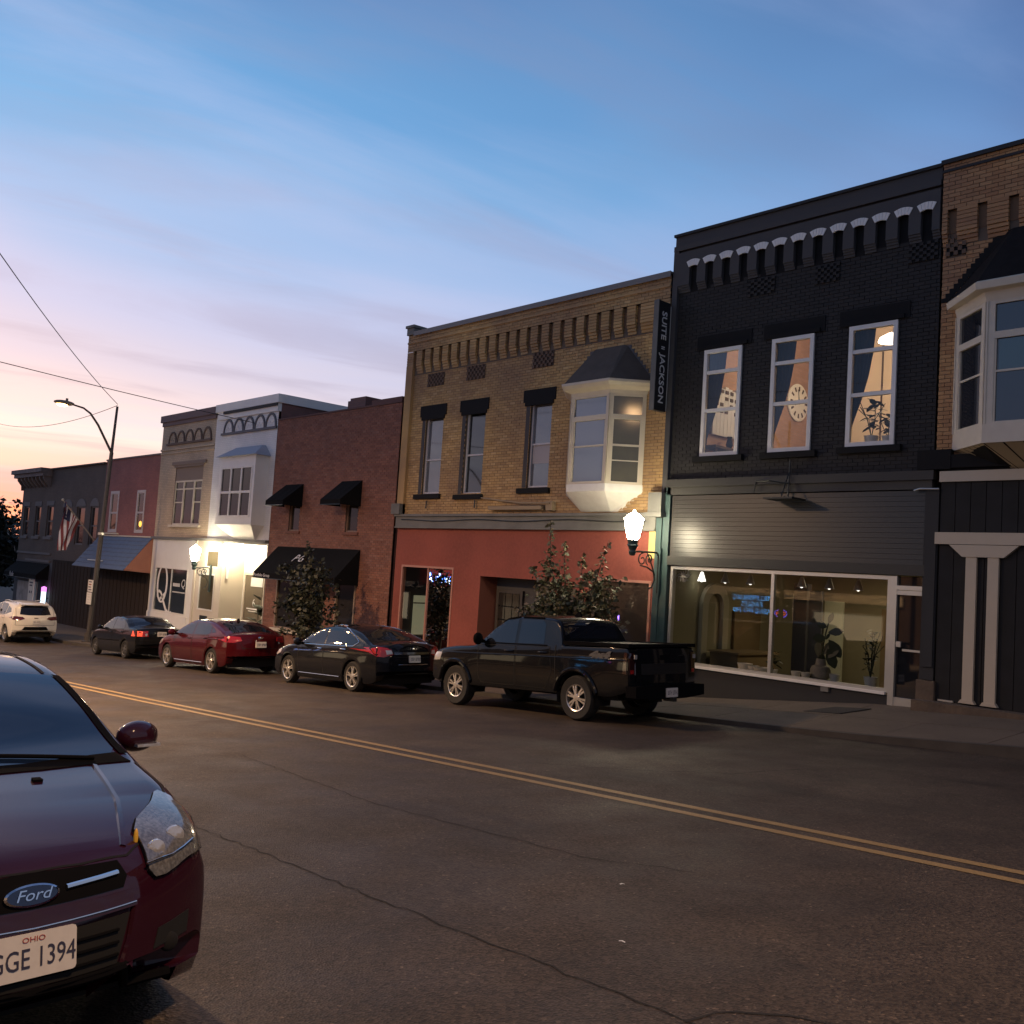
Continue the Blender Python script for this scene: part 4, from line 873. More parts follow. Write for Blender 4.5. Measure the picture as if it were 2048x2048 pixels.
qw = part('window', frame_box(MB(), -40.35, -37.65, 3.0, 4.92, .07, YF + .02, YF + .1).box(-39.52, -39.40, YF + .02, YF + .1, 3.07, 4.85).box(-38.50, -38.38, YF + .02, YF + .1, 3.07, 4.85).box(-40.28, -39.52, YF + .03, YF + .09, 3.95, 4.0).box(-38.38, -37.72, YF + .03, YF + .09, 3.95, 4.0).box(-40.28, -37.72, YF + .03, YF + .09, 4.52, 4.58), CREAM, Q)
for a, b in ((-40.28, -39.52), (-39.40, -38.50), (-38.38, -37.72)): part('pane', MB().quad((a, YF + .06, 3.07), (b, YF + .06, 3.07), (b, YF + .06, 4.85), (a, YF + .06, 4.85)), DULL, qw)
part('window_hood', boxes([(-40.35, -37.65, YF + .02, YF + .1, 4.92, 5.6), (-40.65, -37.35, YF - .08, YF + .02, 5.6, 5.74), (-40.45, -37.55, YF - .05, YF + .02, 5.5, 5.6)]), M('dusty_board', (.22, .17, .14), .8), Q)
part('sill', boxes([(-40.5, -37.5, YF - .1, YF + .02, 2.9, 3.0)]), CREAM, Q)
# shared white shop front below
part('cornice_band', boxes([(QX0 - .05, WX1, YF - .14, YF + .02, 2.36, 2.46)]), GREYST, Q)
part('shop_front', wallgrid(MB(), QX0, -37.55, -2.6, 2.36, YF - .02, [(-41.5, -38.22, -.80, 1.14)]), WHITE, Q)
qs = part('shop_window', frame_box(MB(), -41.5, -38.22, -.80, 1.14, .05, YF - .05, YF + .05).box(-39.86, -39.80, YF - .03, YF + .05, -.75, 1.09), WHITETRIM, Q)
for a, b in ((-41.45, -39.86), (-39.80, -38.27)): part('pane', MB().quad((a, YF, -.75), (b, YF, -.75), (b, YF, 1.09), (a, YF, 1.09)), M('slate_glass', (.025, .03, .035), .05, spec=.8), qs)
qp = []
for i in range(49):      # large ribbon letter Q on the glass
    t = i / 48; a = R(100 + 335 * t); qp.append((-40.75 + .48 * math.cos(a), .42 + .80 * math.sin(a), .035 + .05 * abs(math.cos(a))))
tail = [(-40.30, .05, .06), (-40.55, -.10, .07), (-40.9, -.28, .06), (-41.18, -.12, .045), (-41.05, .10, .05), (-40.78, .02, .06), (-40.45, -.38, .075), (-40.15, -.70, .08), (-39.85, -.82, .06), (-39.6, -.74, .03)]
def ribbon(mb, pts, y):
    for k, (a, b) in enumerate(zip(pts, pts[1:])):
        d = Vector((b[0] - a[0], b[1] - a[1])).normalized(); n_ = Vector((-d.y, d.x))
        mb.quad((a[0] + n_.x * a[2], y, a[1] + n_.y * a[2]), (a[0] - n_.x * a[2], y, a[1] - n_.y * a[2]), (b[0] - n_.x * b[2], y, b[1] - n_.y * b[2]), (b[0] + n_.x * b[2], y, b[1] + n_.y * b[2]))
    return mb
part('letter_q', ribbon(ribbon(MB(), qp, YF - .012), tail, YF - .016), LETW, qs, fix=False)
part('print_line', MB().quad((-39.65, YF - .01, .36), (-38.95, YF - .01, .36), (-38.95, YF - .01, .50), (-39.65, YF - .01, .50)).quad((-39.65, YF - .01, .10), (-38.4, YF - .01, .10), (-38.4, YF - .01, .15), (-39.65, YF - .01, .15)), LETG, qs); text('lettering', 'Q', .5, (-38.65, YF - .01, .50), (1, 0, 0), (0, 0, 1), LETG, qs, .002, shear=.2)
part('wall_base', boxes([(QX0, -38.0, YF - .06, YF - .02, -2.6, -.85)]), WHITE, Q)
for i, (x, w, h) in enumerate(((-40.9, .1, .14), (-39.2, .12, .16), (-38.95, .1, .13), (-38.45, .08, .24))): pass
# door bay of the shop front
fr = M('creamy_frame', (.60, .55, .46), .5)
part('shop_front', wallgrid(MB(), -37.55, -35.3, -2.6, 2.36, YF - .04, [(-36.58, -35.45, 1.28, 2.0), (-37.06, -35.68, -.45, 1.04)]), fr, W)
for a, b, c, d, nm in ((-36.58, -35.45, 1.28, 2.0, 'transom_window'), (-37.06, -35.68, -.45, 1.04, 'door')):
    w = part(nm, frame_box(MB(), a, b, c, d, .06, YF - .06, YF), WHITETRIM, W); part('pane', MB().quad((a + .06, YF - .02, c + .06), (b - .06, YF - .02, c + .06), (b - .06, YF - .02, d - .06), (a + .06, YF - .02, d - .06)), M('amber_glass', (.10, .085, .055), .06), w)
part('mail_slot', boxes([(-36.75, -36.1, YF - .06, YF - .04, -.88, -.66)]), IRON, W)
part('pilaster', boxes([(-37.60, -37.45, YF - .09, YF - .04, -2.6, 2.36), (-35.3, -35.12, YF - .06, YF + .9, -2.6, 2.3)]), fr, W)
# recessed entry with the ceiling light
mb = MB().quad((-35.12, YF + .9, -2.6), (-31.7, YF + .9, -2.6), (-31.7, YF + .9, 2.3), (-35.12, YF + .9, 2.3)).quad((-31.7, YF - .02, -2.6), (-31.7, YF + .9, -2.6), (-31.7, YF + .9, 2.3), (-31.7, YF - .02, 2.3)).quad((-35.12, YF - .02, 2.3), (-31.7, YF - .02, 2.3), (-31.7, YF + .9, 2.3), (-35.12, YF + .9, 2.3))
part('entry_recess', mb, WHITE, W)
ed = part('entry_door', frame_box(MB(), -34.9, -33.2, -2.2, 1.20, .10, YF + .82, YF + .9, .5), fr, W)
part('pane', MB().quad((-34.8, YF + .85, -.72), (-33.3, YF + .85, -.72), (-33.3, YF + .85, 1.10), (-34.8, YF + .85, 1.10)), M('taupe_glass', (.13, .11, .08), .1), ed)
part('paper_notice', MB().box(-34.35, -33.4, YF + .835, YF + .845, .66, 1.02), LETW, ed)
text('lettering', '6', .42, (-34.0, YF + .83, .02), (1, 0, 0), (0, 0, 1), LETW, ed, .003); part('print_line', MB().quad((-34.55, YF + .83, -.24), (-33.45, YF + .83, -.24), (-33.45, YF + .83, -.19), (-34.55, YF + .83, -.19)).quad((-34.4, YF + .83, -.32), (-33.6, YF + .83, -.32), (-33.6, YF + .83, -.29), (-34.4, YF + .83, -.29)), LETW, ed)
sl = part('side_light', frame_box(MB(), -33.1, -31.75, -1.4, 1.15, .06, YF + .82, YF + .9), WHITETRIM, W); part('pane', MB().quad((-33.04, YF + .86, -1.34), (-31.81, YF + .86, -1.34), (-31.81, YF + .86, 1.09), (-33.04, YF + .86, 1.09)), M('pale_frosted', (.50, .52, .46), .3), sl)
leafplant('fan_plant', (-32.75, YF + .45, -2.05), 1.75, 1.0, 16, .55, 'dark fan-leaved plant in a round pot beside the lit white doorway', pot=(.32, .55, IRON), seed=51, broad=.75)
cl = solo('porch_light', MB().lathe([(.16, 0), (.16, -.05), (.10, -.12), (.001, -.13)], (-34.6, YF + .35, 2.29), 'z', 16), M('porch_glow', (.9, .9, .9), .5, emit=(1, .86, .62), es=40), 'bright ceiling light over the white recessed entry', 'lamp', smooth=True)
lamp('porch_glow_light', 'POINT', (-34.6, YF - .02, 2.0), 150, (1, .80, .52), None, .12)
part('sconce', boxes([(-35.10, -35.04, YF + .1, YF + .2, .9, 1.9)]), WHITE, W)

# ------------------------------------------------------------------ PLUM BRICK BUILDING with the blue pent roof
RX0, RX1 = -48.70, QX0
Rb = thing('plum_brick_building', (RX0, YF, -2.5), 'plain plum brick building above a blue shingled pent roof', 'building')
r2 = [(-47.75, -46.65, 2.60, 4.62), (-44.42, -43.45, 2.60, 4.60)]
part('wall', reveals(wallgrid(MB(), RX0, RX1, -3, 6.17, YF, r2), r2, YF, YF + .1), QRED, Rb)
shell(Rb, RX0, RX1 - .01, -3.5, 6.17, 14, QSIDE); part('coping', boxes([(RX0, RX1, YF - .05, YF + .3, 6.17, 6.24)]), M('rust_coping', (.12, .08, .08), .7), Rb)
for i, (a, b, c, d) in enumerate(r2): window(Rb, a, b, c, d, YF - .02, M('lilac_frame', (.46, .42, .42), .5), DULL, .12, cuts_z=(c + .95,), bar=.08, double=True)
part('sill', boxes([(-48.6, -46.3, YF - .1, YF + .02, 2.50, 2.57)]), CREAM, Rb)
solo('amber_lamp', MB().ball((-43.80, YF + .0, 3.02), .13, .05, .14), M('amber_glow', (.9, .5, .1), .4, emit=(1, .52, .08), es=1.6), 'round amber lamp glowing in the right window of the plum brick building', 'lamp', smooth=True)
mb = MB(); nrow = 8; pr = thing('pent_roof', (-45.3, YF, .8), 'blue shingled pent roof with a salmon end gable over a shop', 'roof')
for k in range(nrow):
    v0, v1 = k / nrow, (k + 1) / nrow; y0, y1 = YF - .02 - 1.18 * v0, YF - .02 - 1.18 * v1; z0, z1 = 2.40 - 1.52 * v0, 2.40 - 1.52 * v1
    part('shingle_row', MB().quad((RX0 - .05, y0, z0), (RX1 - .05, y0, z0), (RX1 - .05, y1 - .02, z1 + .02), (RX0 - .05, y1 - .02, z1 + .02)).quad((RX0 - .05, y1 - .02, z1 + .02), (RX1 - .05, y1 - .02, z1 + .02), (RX1 - .05, y1 - .02, z1 - .02), (RX0 - .05, y1 - .02, z1 - .02)), BLUEROOF, pr, fix=False)
part('end_gable', MB().poly([(RX1 - .03, YF - .01, 2.42), (RX1 - .03, YF - 1.22, .88), (RX1 - .03, YF - .01, .80)]), PINKST, pr, fix=False)
part('soffit', MB().quad((RX0, YF - 1.22, .86), (RX1, YF - 1.22, .86), (RX1, YF, .80), (RX0, YF, .80)), WOOD, pr); part('ridge_flashing', boxes([(RX0 - .05, RX1, YF - .06, YF, 2.40, 2.46)]), CREAM, pr)
part('snow_rail', MB().tube([(-47.2, YF - 1.02, 1.20), (-45.3, YF - 1.02, 1.20)], .03, 5), STEEL, pr)
part('shop_front', boxes([(RX0 + .02, RX1, YF - .04, YF - .01, -3, .8)]), M('brown_boards', (.032, .025, .021), .85, spec=.1, var=(2, .5, (.022, .018, .016))), Rb)
for i in range(14): part('board', MB().box(RX0 + .1 + i * .47, RX0 + .52 + i * .47, YF - .065, YF - .04, -2.9, .75), M('brown_board', (.034, .026, .022), .85, spec=.1) if i == 0 else bpy.data.materials['brown_board'], Rb)
# ------------------------------------------------------------------ FAR DARK BUILDING
FX0, FX1 = -62.1, RX0
Fb = thing('dark_brick_building', (FX0, YF, -2.5), 'dark brick corner building with an overhanging cornice at the far left end', 'building')
arch3 = [(-54.6, -53.25), (-52.45, -51.2), (-50.4, -49.3)]
fw3 = [(-61.55, -60.6, 2.25, 4.0), (-59.4, -58.4, 2.25, 4.0), (-57.3, -56.2, 2.25, 4.0)] + [(a, b, 1.9, 3.9) for a, b in arch3]
part('wall', reveals(wallgrid(MB(), FX0, FX1, -3, 6.05, YF, fw3), fw3, YF, YF + .14), QDARK, Fb)
shell(Fb, FX0, FX1 - .01, -3.5, 6.05, 14, QDARK)
cw = M('peeling_cornice', (.20, .16, .15), .8, var=(1.5, .7, (.08, .06, .055)))
part('cornice', boxes([(-62.7, -57.0, YF - .62, YF + .3, 5.88, 6.12), (-62.5, -57.0, YF - .5, YF + .2, 5.66, 5.88)]), cw, Fb); part('coping', boxes([(-57, FX1, YF - .12, YF + .3, 6.05, 6.12)]), QDARK, Fb)
for i in range(8): part('cornice_bracket', MB().prism([(YF, 5.66), (YF - .44, 5.66), (YF - .42, 5.5), (YF - .18, 5.2), (YF, 5.05)], 'x', -62.0 + i * .68, -61.85 + i * .68), cw, Fb)
part('corner_bracket', MB().prism([(FX0, 5.66), (-62.45, 5.66), (-62.42, 5.45), (-62.2, 5.3), (FX0, 4.95)], 'y', YF - .15, YF + .1), cw, Fb)
FST = M('dusty_stone', (.15, .135, .13), .85)
for i, (a, b, c, d) in enumerate(fw3):
    w = window(Fb, a, b, c, d, YF + .06, M('grey_sash', (.13, .12, .12), .6) if i == 0 else bpy.data.materials['grey_sash'], M('dusk_glass', (.02, .021, .023), .08, spec=.22) if i == 0 else bpy.data.materials['dusk_glass'], .07, cuts_z=((c + d) / 2,), bar=.06)
    if i < 3: part('lintel', boxes([(a - .1, b + .1, YF - .03, YF + .02, d, d + .26)]), FST, Fb); part('sill', boxes([(a - .12, b + .12, YF - .08, YF + .02, c - .16, c)]), FST, Fb)
    else: part('arch_head', MB().prism([(a - .08, d)] + [((a + b) / 2 - (b - a) * .56 * math.cos(R(t)), d + .42 * math.sin(R(t))) for t in range(15, 180, 15)] + [(b + .08, d)], 'y', YF - .03, YF + .02), FST, Fb)
    if i >= 4: part('pale_drape', MB().quad((a + .5 * (i - 3) * .5, YF + .14, c), (b - .1, YF + .14, c), (b - .1, YF + .14, d - .6), (a + .35, YF + .14, d - .6)), CREAM, Fb)
part('red_drape', MB().quad((-59.25, YF + .13, 2.3), (-58.95, YF + .13, 2.3), (-58.98, YF + .13, 3.0), (-59.1, YF + .13, 3.1)), RED, Fb)
part('string_course', boxes([(FX0, -56.0, YF - .06, YF, 1.22, 1.34), (-60.2, -55.9, YF - .1, YF, .80, .92)]), FST, Fb)
part('shop_front', boxes([(-55.4, FX1, YF - .05, YF, -3, 1.0)]), bpy.data.materials['brown_boards'], Fb)
for i in range(13): part('board', MB().box(-55.3 + i * .5, -54.86 + i * .5, YF - .075, YF - .05, -2.5, .9), bpy.data.materials['brown_board'] if i not in (5, 7) else CREAM if False else bpy.data.materials['brown_boards'], Fb)
part('dark_shop', boxes([(FX0, -55.4, YF - .04, YF, -3, .8)]), SHOPD, Fb)
awning(Fb, -61.9, -55.9, .75, .1, .7, .25)
part('white_column', boxes([(-58.4, -57.6, YF - .12, YF - .04, -2.5, -.35)]), M('cream_column', (.62, .58, .48), .5), Fb)
part('pale_doorway_panel', boxes([(-61.3, -58.5, YF - .07, YF - .04, -2.5, -.4)]), M('pale_doorway', (.34, .31, .29), .7, var=(3, .6, (.15, .14, .13))), Fb)  # doorway filled by a flat pale mottled panel
bp_ = thing('barber_pole', (-55.6, YF - .3, -1.9), 'lit barber pole glowing violet white and red by the far shop', 'sign')
part('glass_tube', MB().lathe([(.12, -.35), (.12, .35)], (-55.6, YF - .3, -1.15), 'z', 12), M('pole_white', (.9, .9, .9), .3, emit=(.62, .85, 1), es=2.4), bp_, smooth=True)
part('cap', MB().lathe([(.13, 0), (.13, .25), (.02, .3)], (-55.6, YF - .3, -.80), 'z', 12), M('pole_violet', (.8, .3, .8), .3, emit=(.95, .28, 1), es=1.5), bp_, smooth=True)
part('base', MB().lathe([(.02, -.3), (.13, -.2), (.13, 0)], (-55.6, YF - .3, -1.50), 'z', 12), M('pole_red', (.8, .1, .05), .3, emit=(1, .14, .06), es=2), bp_, smooth=True)
part('bracket', MB().tube([(-55.6, YF - .3, -1.15), (-55.6, YF - .03, -1.15)], .03, 6), IRON, bp_)
t = thing('barber_sign', (-56.9, YF - .55, -2.5), 'tall white notice board standing at the far shop entrance', 'sign')
part('board', MB().box(-57.35, -56.45, YF - .6, YF - .55, -2.5, .02), M('notice_white', (.60, .56, .48), .6), t)
for z, w in ((-.16, .12), (-.36, .30), (-.52, .24)): part('print_line', MB().quad((-56.9 - w, YF - .605, z - .04), (-56.9 + w, YF - .605, z - .04), (-56.9 + w, YF - .605, z + .04), (-56.9 - w, YF - .605, z + .04)), INK, t)
part('dark_slot', MB().box(-57.0, -56.75, YF - .61, YF - .6, -2.4, -1.75), WOOD, t); part('eyes', MB().box(-57.1, -56.95, YF - .61, YF - .6, -.95, -.82).box(-56.8, -56.65, YF - .61, YF - .6, -.95, -.82), INK, t)
text('sign_lettering', 'Fade', .40, (-60.2, YF - .75, -.02), (1, 0, 0), (0, 0, 1), LETG, Fb, .003)

# ------------------------------------------------------------------ TAN BRICK BUILDING at the right edge
TX0, TX1 = -7.36, 3.2
T = thing('tan_bay_building', (TX0, YF, -.4), 'tan brick building with a cream bay window over dark boards at the right edge', 'building')
bh_ = (-7.0, -3.6, 4.55, 7.15)
brickwork(T, TX0 + .02, -1.0, 4.42, 8.55, YF, [bh_, (-7.28, -6.92, 8.13, 8.52)], TANB, TANB1, MORT_Y, 300, seed=31)
brickwork(T, TX0 + .02, -1.0, 8.98, 9.86, YF - .09, [], TANB, TANB1, MORT_Y, 0, seed=32)
part('wall_beyond', boxes([(-1.0, TX1, YF, YF + .2, -.5, 9.86)]), TANB1, T); shell(T, TX0 + .01, TX1, -1, 9.9, 16, QSIDE)
mbs = MB(); tint = []; prev = TX0 + .02; rr_ = random.Random(5)
for x in [-7.16 + .53 * i for i in range(11)] + [None]:
    b = x - .085 if x is not None else -1.0
    for q in range(6): z = 8.545 + q * .075; mbs.box(prev, b, YF - .09, YF + .02, z, z + .064); tint += [rr_.random()] * 6
    for q, dz in enumerate((.066, .044, .022)): z = 8.47 - q * .075; mbs.box(prev, b, YF - dz, YF + .02, z, z + .064); tint += [rr_.random()] * 6
    if x is not None: prev = x + .085
o = part('corbel_bricks', mbs, TANB, T, kind='stuff'); at = o.data.attributes.new('tint', 'FLOAT', 'FACE'); at.data.foreach_set('value', tint)
part('corbel_backing', boxes([(TX0 + .02, -1, YF - .003, YF + .02, 8.3, 9.0)]), MORT_Y, T)
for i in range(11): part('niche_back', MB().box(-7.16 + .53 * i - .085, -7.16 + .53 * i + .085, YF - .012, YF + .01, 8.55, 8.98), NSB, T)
part('coping', boxes([(TX0 - .01, TX1, YF - .14, YF + .3, 9.86, 9.94), (TX0, TX1, YF - .115, YF - .08, 9.70, 9.75)]), CHARCOAL, T)
mb = MB(); vb = MB(); vb.box(-7.28, -6.92, YF, YF + .012, 8.13, 8.52)
for i in range(5):
    for q in range(5):
        if (i + q) % 2 == 0: mb.box(-7.28 + .072 * i, -7.28 + .072 * (i + 1), YF - .03, YF, 8.13 + .078 * q, 8.13 + .078 * (q + 1))
part('vent_panel', vb, BLACKP, T); part('vent_bricks', mb, bpy.data.materials['vent_brick'], T, kind='stuff')
TGL = M('teal_blind_glass', (.05, .10, .115), .05, spec=.8); DKGL = M('night_glass', (.018, .02, .026), .04, spec=.9)
def bayT():
    pf = (DKGL, DKGL, DKGL)
    w = bay(T, -7.04, -6.26, -4.34, -3.56, 16.6, 4.80, 6.94, 6.34, CREAM, pf, None, post=.14, zmeet=5.72)
    part('roller_blind', MB().quad((-6.05, 16.605, 5.74), (-4.55, 16.605, 5.74), (-4.55, 16.605, 6.26), (-6.05, 16.605, 6.26)), TGL, w)
    def ol(e, z): return [(-7.04 - e, YF + .01, z), (-6.26 - e * .6, 16.6 - e, z), (-4.34 + e * .6, 16.6 - e, z), (-3.56 + e, YF + .01, z)]
    mb = MB(); A = [ol(.02, 6.94), ol(.04, 7.02), ol(.06, 7.10), ol(.20, 7.12), ol(.22, 7.24), ol(.18, 7.27)]
    for l, h in zip(A, A[1:]): ring(mb, l, h)
    mb.poly(list(reversed(A[0]))); mb.poly(A[-1]); part('bay_cornice', mb, CREAM, w)
    mb = MB(); tp = [(-6.3, YF + .01, 8.38), (-6.1, YF - .05, 8.40), (-4.5, YF - .05, 8.40), (-4.3, YF + .01, 8.38)]
    ring(mb, ol(.18, 7.27), tp); mb.poly(tp); part('bay_roof', mb, M('black_shingle', (.016, .014, .014), .95, spec=.08, var=(5, .5, (.024, .021, .021)), bump=(25, .5, .01)), w)
    fl = MB()
    for k in range(14):
        t = k / 14; xa = -7.34 + 1.02 * t; fl.box(max(xa, TX0 + .02), xa + .18, YF - .013, YF + .02, 7.27 + t * 1.12, 7.27 + (k + 1) / 14 * 1.12)
    part('step_flashing', fl, BLACKP, w)
    mb = MB(); ring(mb, ol(.02, 4.80), ol(.0, 4.80)); ring(mb, ol(.03, 4.50), ol(.03, 4.82)); mb.poly(ol(.03, 4.82)); mb.poly(list(reversed(ol(.03, 4.50)))); part('bay_apron', mb, CREAM, w)
    lo = [(-6.2, YF + .01, 4.12), (-5.9, YF - .05, 4.12), (-4.7, YF - .05, 4.12), (-4.4, YF + .01, 4.12)]; hi = ol(.0, 4.50)
    def P(row, t):      # point along an outline by length share
        seg = min(2, int(t * 3)); f = t * 3 - seg; a, b = Vector(row[seg]), Vector(row[seg + 1]); return a + (b - a) * f
    for k in range(18):
        a, b = k / 18 + .003, (k + 1) / 18 - .003; part('skirt_board', MB().quad(tuple(P(lo, a)), tuple(P(lo, b)), tuple(P(hi, b)), tuple(P(hi, a))), M('skirt_tan', (.40, .32, .20), .6) if k == 0 else bpy.data.materials['skirt_tan'], w)
    mb = MB(); ring(mb, [(p[0], p[1] + .012, p[2]) for p in lo], [(p[0], p[1] + .012, p[2]) for p in hi]); part('skirt_backing', mb, BLACKP, w)
bayT()
part('dark_ledge', boxes([(TX0 + .02, TX1, YF - .14, YF + .02, 4.18, 4.42)]), BLACKP, T)
DARKBD = M('dark_boarding', (.026, .026, .026), .8, spec=.12, var=(3, .4, (.036, .036, .04)))
part('boarding_backing', boxes([(-7.2, TX1, YF - .06, YF + .02, -.45, 4.18)]), BLACKP, T)
for i in range(16):
    x = -7.19 + i * .262; part('board', MB().box(x, x + .25, YF - .09, YF - .06, 3.03, 3.93), DARKBD, T); part('board', MB().box(x, x + .25, YF - .085, YF - .06, .02, 2.82), DARKBD, T)
BAND = M('cream_band', (.46, .40, .31), .55, var=(6, .3, (.50, .44, .35)))
part('white_band', boxes([(-7.21, TX1, YF - .14, YF - .06, 3.93, 4.12)]), BAND, T); part('white_band', boxes([(-7.25, TX1, YF - .16, YF - .06, 2.81, 3.02)]), BAND, T)
for k in range(2):
    dx = k * 3.6; part('capital', MB().prism([(-6.99 + dx, 2.80), (-5.83 + dx, 2.80), (-6.07 + dx, 2.59), (-6.76 + dx, 2.59)], 'y', YF - .17, YF - .05), BAND, T)
    for a in (-6.70, -6.335): part('column', MB().box(a + dx, a + .18 + dx, YF - .15, YF - .05, .10, 2.59).prism([(a - .05 + dx, .05), (a + .23 + dx, .05), (a + .19 + dx, .11), (a - .01 + dx, .11)], 'y', YF - .18, YF - .05), BAND, T)
part('plinth', boxes([(-7.46, TX1, YF - .42, YF - .06, -.6, .02)]), STONE, T); part('threshold_strip', boxes([(-7.12, -6.86, YF - .12, YF - .05, .03, .06)]), STEEL, T)

# ------------------------------------------------------------------ LANTERNS on scrolled wall brackets
LGLOW = M('lantern_glow', (.9, .9, .85), .5, emit=(1, .86, .60), es=75)
def lantern(x, y, z, wy, label):
    """z: middle of the globe; the bracket runs from the wall plate at wy out to the lantern"""
    t = thing('wall_lantern', (x, wy, z - .6), label, 'lantern', 'globe lanterns on scrolled wall brackets')
    part('globe', MB().lathe([(.10, -.27), (.13, -.22), (.185, .02), (.20, .14), (.185, .19)], (x, y, z), 'z', 20), LGLOW, t, smooth=True)
    part('cap', MB().lathe([(.225, .185), (.21, .205), (.11, .30), (.04, .335), (.03, .37), (.001, .40)], (x, y, z), 'z', 20), LGLOW, t, smooth=True)
    part('collar', MB().lathe([(.05, -.62), (.09, -.54), (.07, -.50), (.10, -.42), (.13, -.40), (.105, -.36), (.12, -.29), (.13, -.27)], (x, y, z), 'z', 16), TEAL, t, smooth=True)
    d = 1 if wy > y else -1; zb = z - .52; ln = abs(wy - y)
    part('arm', MB().tube([(x, y + d * .08, zb), (x, wy - d * .12, zb + .02), (x, wy - d * .05, zb - .06), (x, wy - d * .04, zb - .9)], .022, 6), IRON, t)
    def scroll(cy, cz, r0, turns, a0, sgn, rev):
        P = []
        for k in range(22): u = k / 21; a = a0 + sgn * turns * 2 * math.pi * u; rr = r0 * (1 - .78 * u); P.append((x, y + d * (cy + rr * math.cos(a)), cz + rr * math.sin(a)))
        return P
    mb = MB(); mb.tube(scroll(ln * .36, zb - .17, .15, 1.2, R(80), 1, 0), .014, 5).tube(scroll(ln * .62, zb - .15, .14, 1.25, R(250), -1, 0), .014, 5)
    mb.tube([(x, y + d * ln * .30, zb - .30), (x, y + d * ln * .55, zb - .33), (x, y + d * ln * .78, zb - .42), (x, y + d * ln * .84, zb - .6), (x, y + d * ln * .74, zb - .78), (x, y + d * ln * .62, zb - .80)], .018, 5)
    mb.tube([(x, y + d * ln * .55, zb - .02), (x, y + d * ln * .72, zb - .28), (x, y + d * ln * .84, zb - .5)], .016, 5)
    part('scroll', mb, IRON, t); part('wall_plate', MB().box(x - .05, x + .05, min(wy, wy - d * .05), max(wy, wy - d * .05), zb - .95, zb + .12), TEAL, t)
    return t
lantern(-13.45, 16.2, 2.98, 17.18, 'lit globe lantern on the post between the red shop front and the charcoal shop')
lantern(-36.0, 16.5, 1.78, 17.22, 'lit globe lantern on the white shop front above the red car')
part('cast_post', boxes([(-13.60, -13.44, YF - .13, YF - .0, -1.0, 3.28)]), TEAL, Y)
part('painted_block', boxes([(-13.85, -13.62, YF - .05, YF + .0, 2.35, 2.98)]), M('yellow_block', (.55, .42, .16), .7), Y)

# ------------------------------------------------------------------ STREET LAMPS, WIRES, SIGNS
LENS = M('sodium_lens', (.9, .7, .4), .4, emit=(1, .62, .22), es=18); POLEM = M('pole_steel', (.06, .055, .055), .6, metal=.3)
def street_lamp(x, y, h, arm, toward, label, lean=(0, 0), energy=0, signs=False):
    z0 = zr(x) + .12; t = thing('street_lamp', (x, y, z0), label, 'street lamp', 'cobra head street lamps')
    top = Vector((x + lean[0], y + lean[1], z0 + h)); base = Vector((x, y, z0))
    P = lambda u: base + (top - base) * u
    part('pole', MB().tube([P(0), P(.45), P(.46), P(.80), P(.805), P(1)], [.105, .10, .09, .08, .06, .05], 12), POLEM, t, smooth=True)
    part('base_plate', MB().lathe([(.26, 0), (.26, .04), (.16, .08), (.15, .4)], tuple(base), 'z', 12), POLEM, t); part('band', MB().lathe([(.135, -.05), (.135, .05)], tuple(P(.455)), 'z', 12), STEEL, t)
    a = P(.80); d = Vector((0, toward, 0)); hz = arm[1]
    pts = [a, a + d * arm[0] * .38 + Vector((0, 0, hz * .62)), a + d * arm[0] * .58 + Vector((0, 0, hz * .86)), a + d * arm[0] * .75 + Vector((0, 0, hz * .96)), a + d * arm[0] + Vector((0, 0, hz))]
    part('arm', MB().tube(pts, [.055, .05, .045, .04, .035], 8), POLEM, t, smooth=True); e = pts[-1]
    hd = MB().ball(tuple(e + d * .35 + Vector((0, 0, .02))), .16, .42, .11, 14, 8); hd.lathe([(.05, 0), (.05, .12)], tuple(e + d * .25 + Vector((0, 0, .1))), 'z', 8); part('head', hd, M('head_grey', (.22, .17, .12), .5) if 'head_grey' not in bpy.data.materials else bpy.data.materials['head_grey'], t, smooth=True)
    part('lens', MB().ball(tuple(e + d * .42 + Vector((0, 0, -.055))), .13, .24, .09, 12, 6), LENS, t, smooth=True)
    if energy: lamp('sodium_light', 'SPOT', e + d * .42 + Vector((0, 0, -.18)), energy, (1, .60, .30), t, .3, 172)
    if signs:
        for k, z in enumerate((.17, -.36)):
            p = P((z - z0) / h); part('sign_plate', MB().box(p.x - .26, p.x + .26, p.y - .19, p.y - .16, z - .25, z + .25), PLATEM, t)
            for q in range(4): part('print_line', MB().quad(*[(p.x + a, p.y - .193, z + .17 - .11 * q + b) for a, b in ((-.19 + .03 * (q % 2), -.022), (.19 - .04 * (q % 3), -.022), (.19 - .04 * (q % 3), .022), (-.19 + .03 * (q % 2), .022))]), RED if k == 0 and q == 1 else LETG if k else INK, t)
    return t, e, top
_, le, ltop = street_lamp(-41.5, 14.62, 10.1, (1.75, 1.8), -1, 'lit cobra head street lamp rising over the plum and tan buildings', (0.15, .28), 260, True)
street_lamp(-21.0, -.45, 10.0, (2.4, 1.7), 1, 'cobra head street lamp on the near kerb behind the parked hatchback', (0, 0), 19000)
street_lamp(2.0, -.45, 10.0, (2.4, 1.7), 1, 'cobra head street lamp on the near kerb uphill', (0, 0), 3600)
street_lamp(-39.9, -.45, 10.0, (2.4, 1.7), 1, 'cobra head street lamp on the near kerb far downhill', (0, 0), 14500)
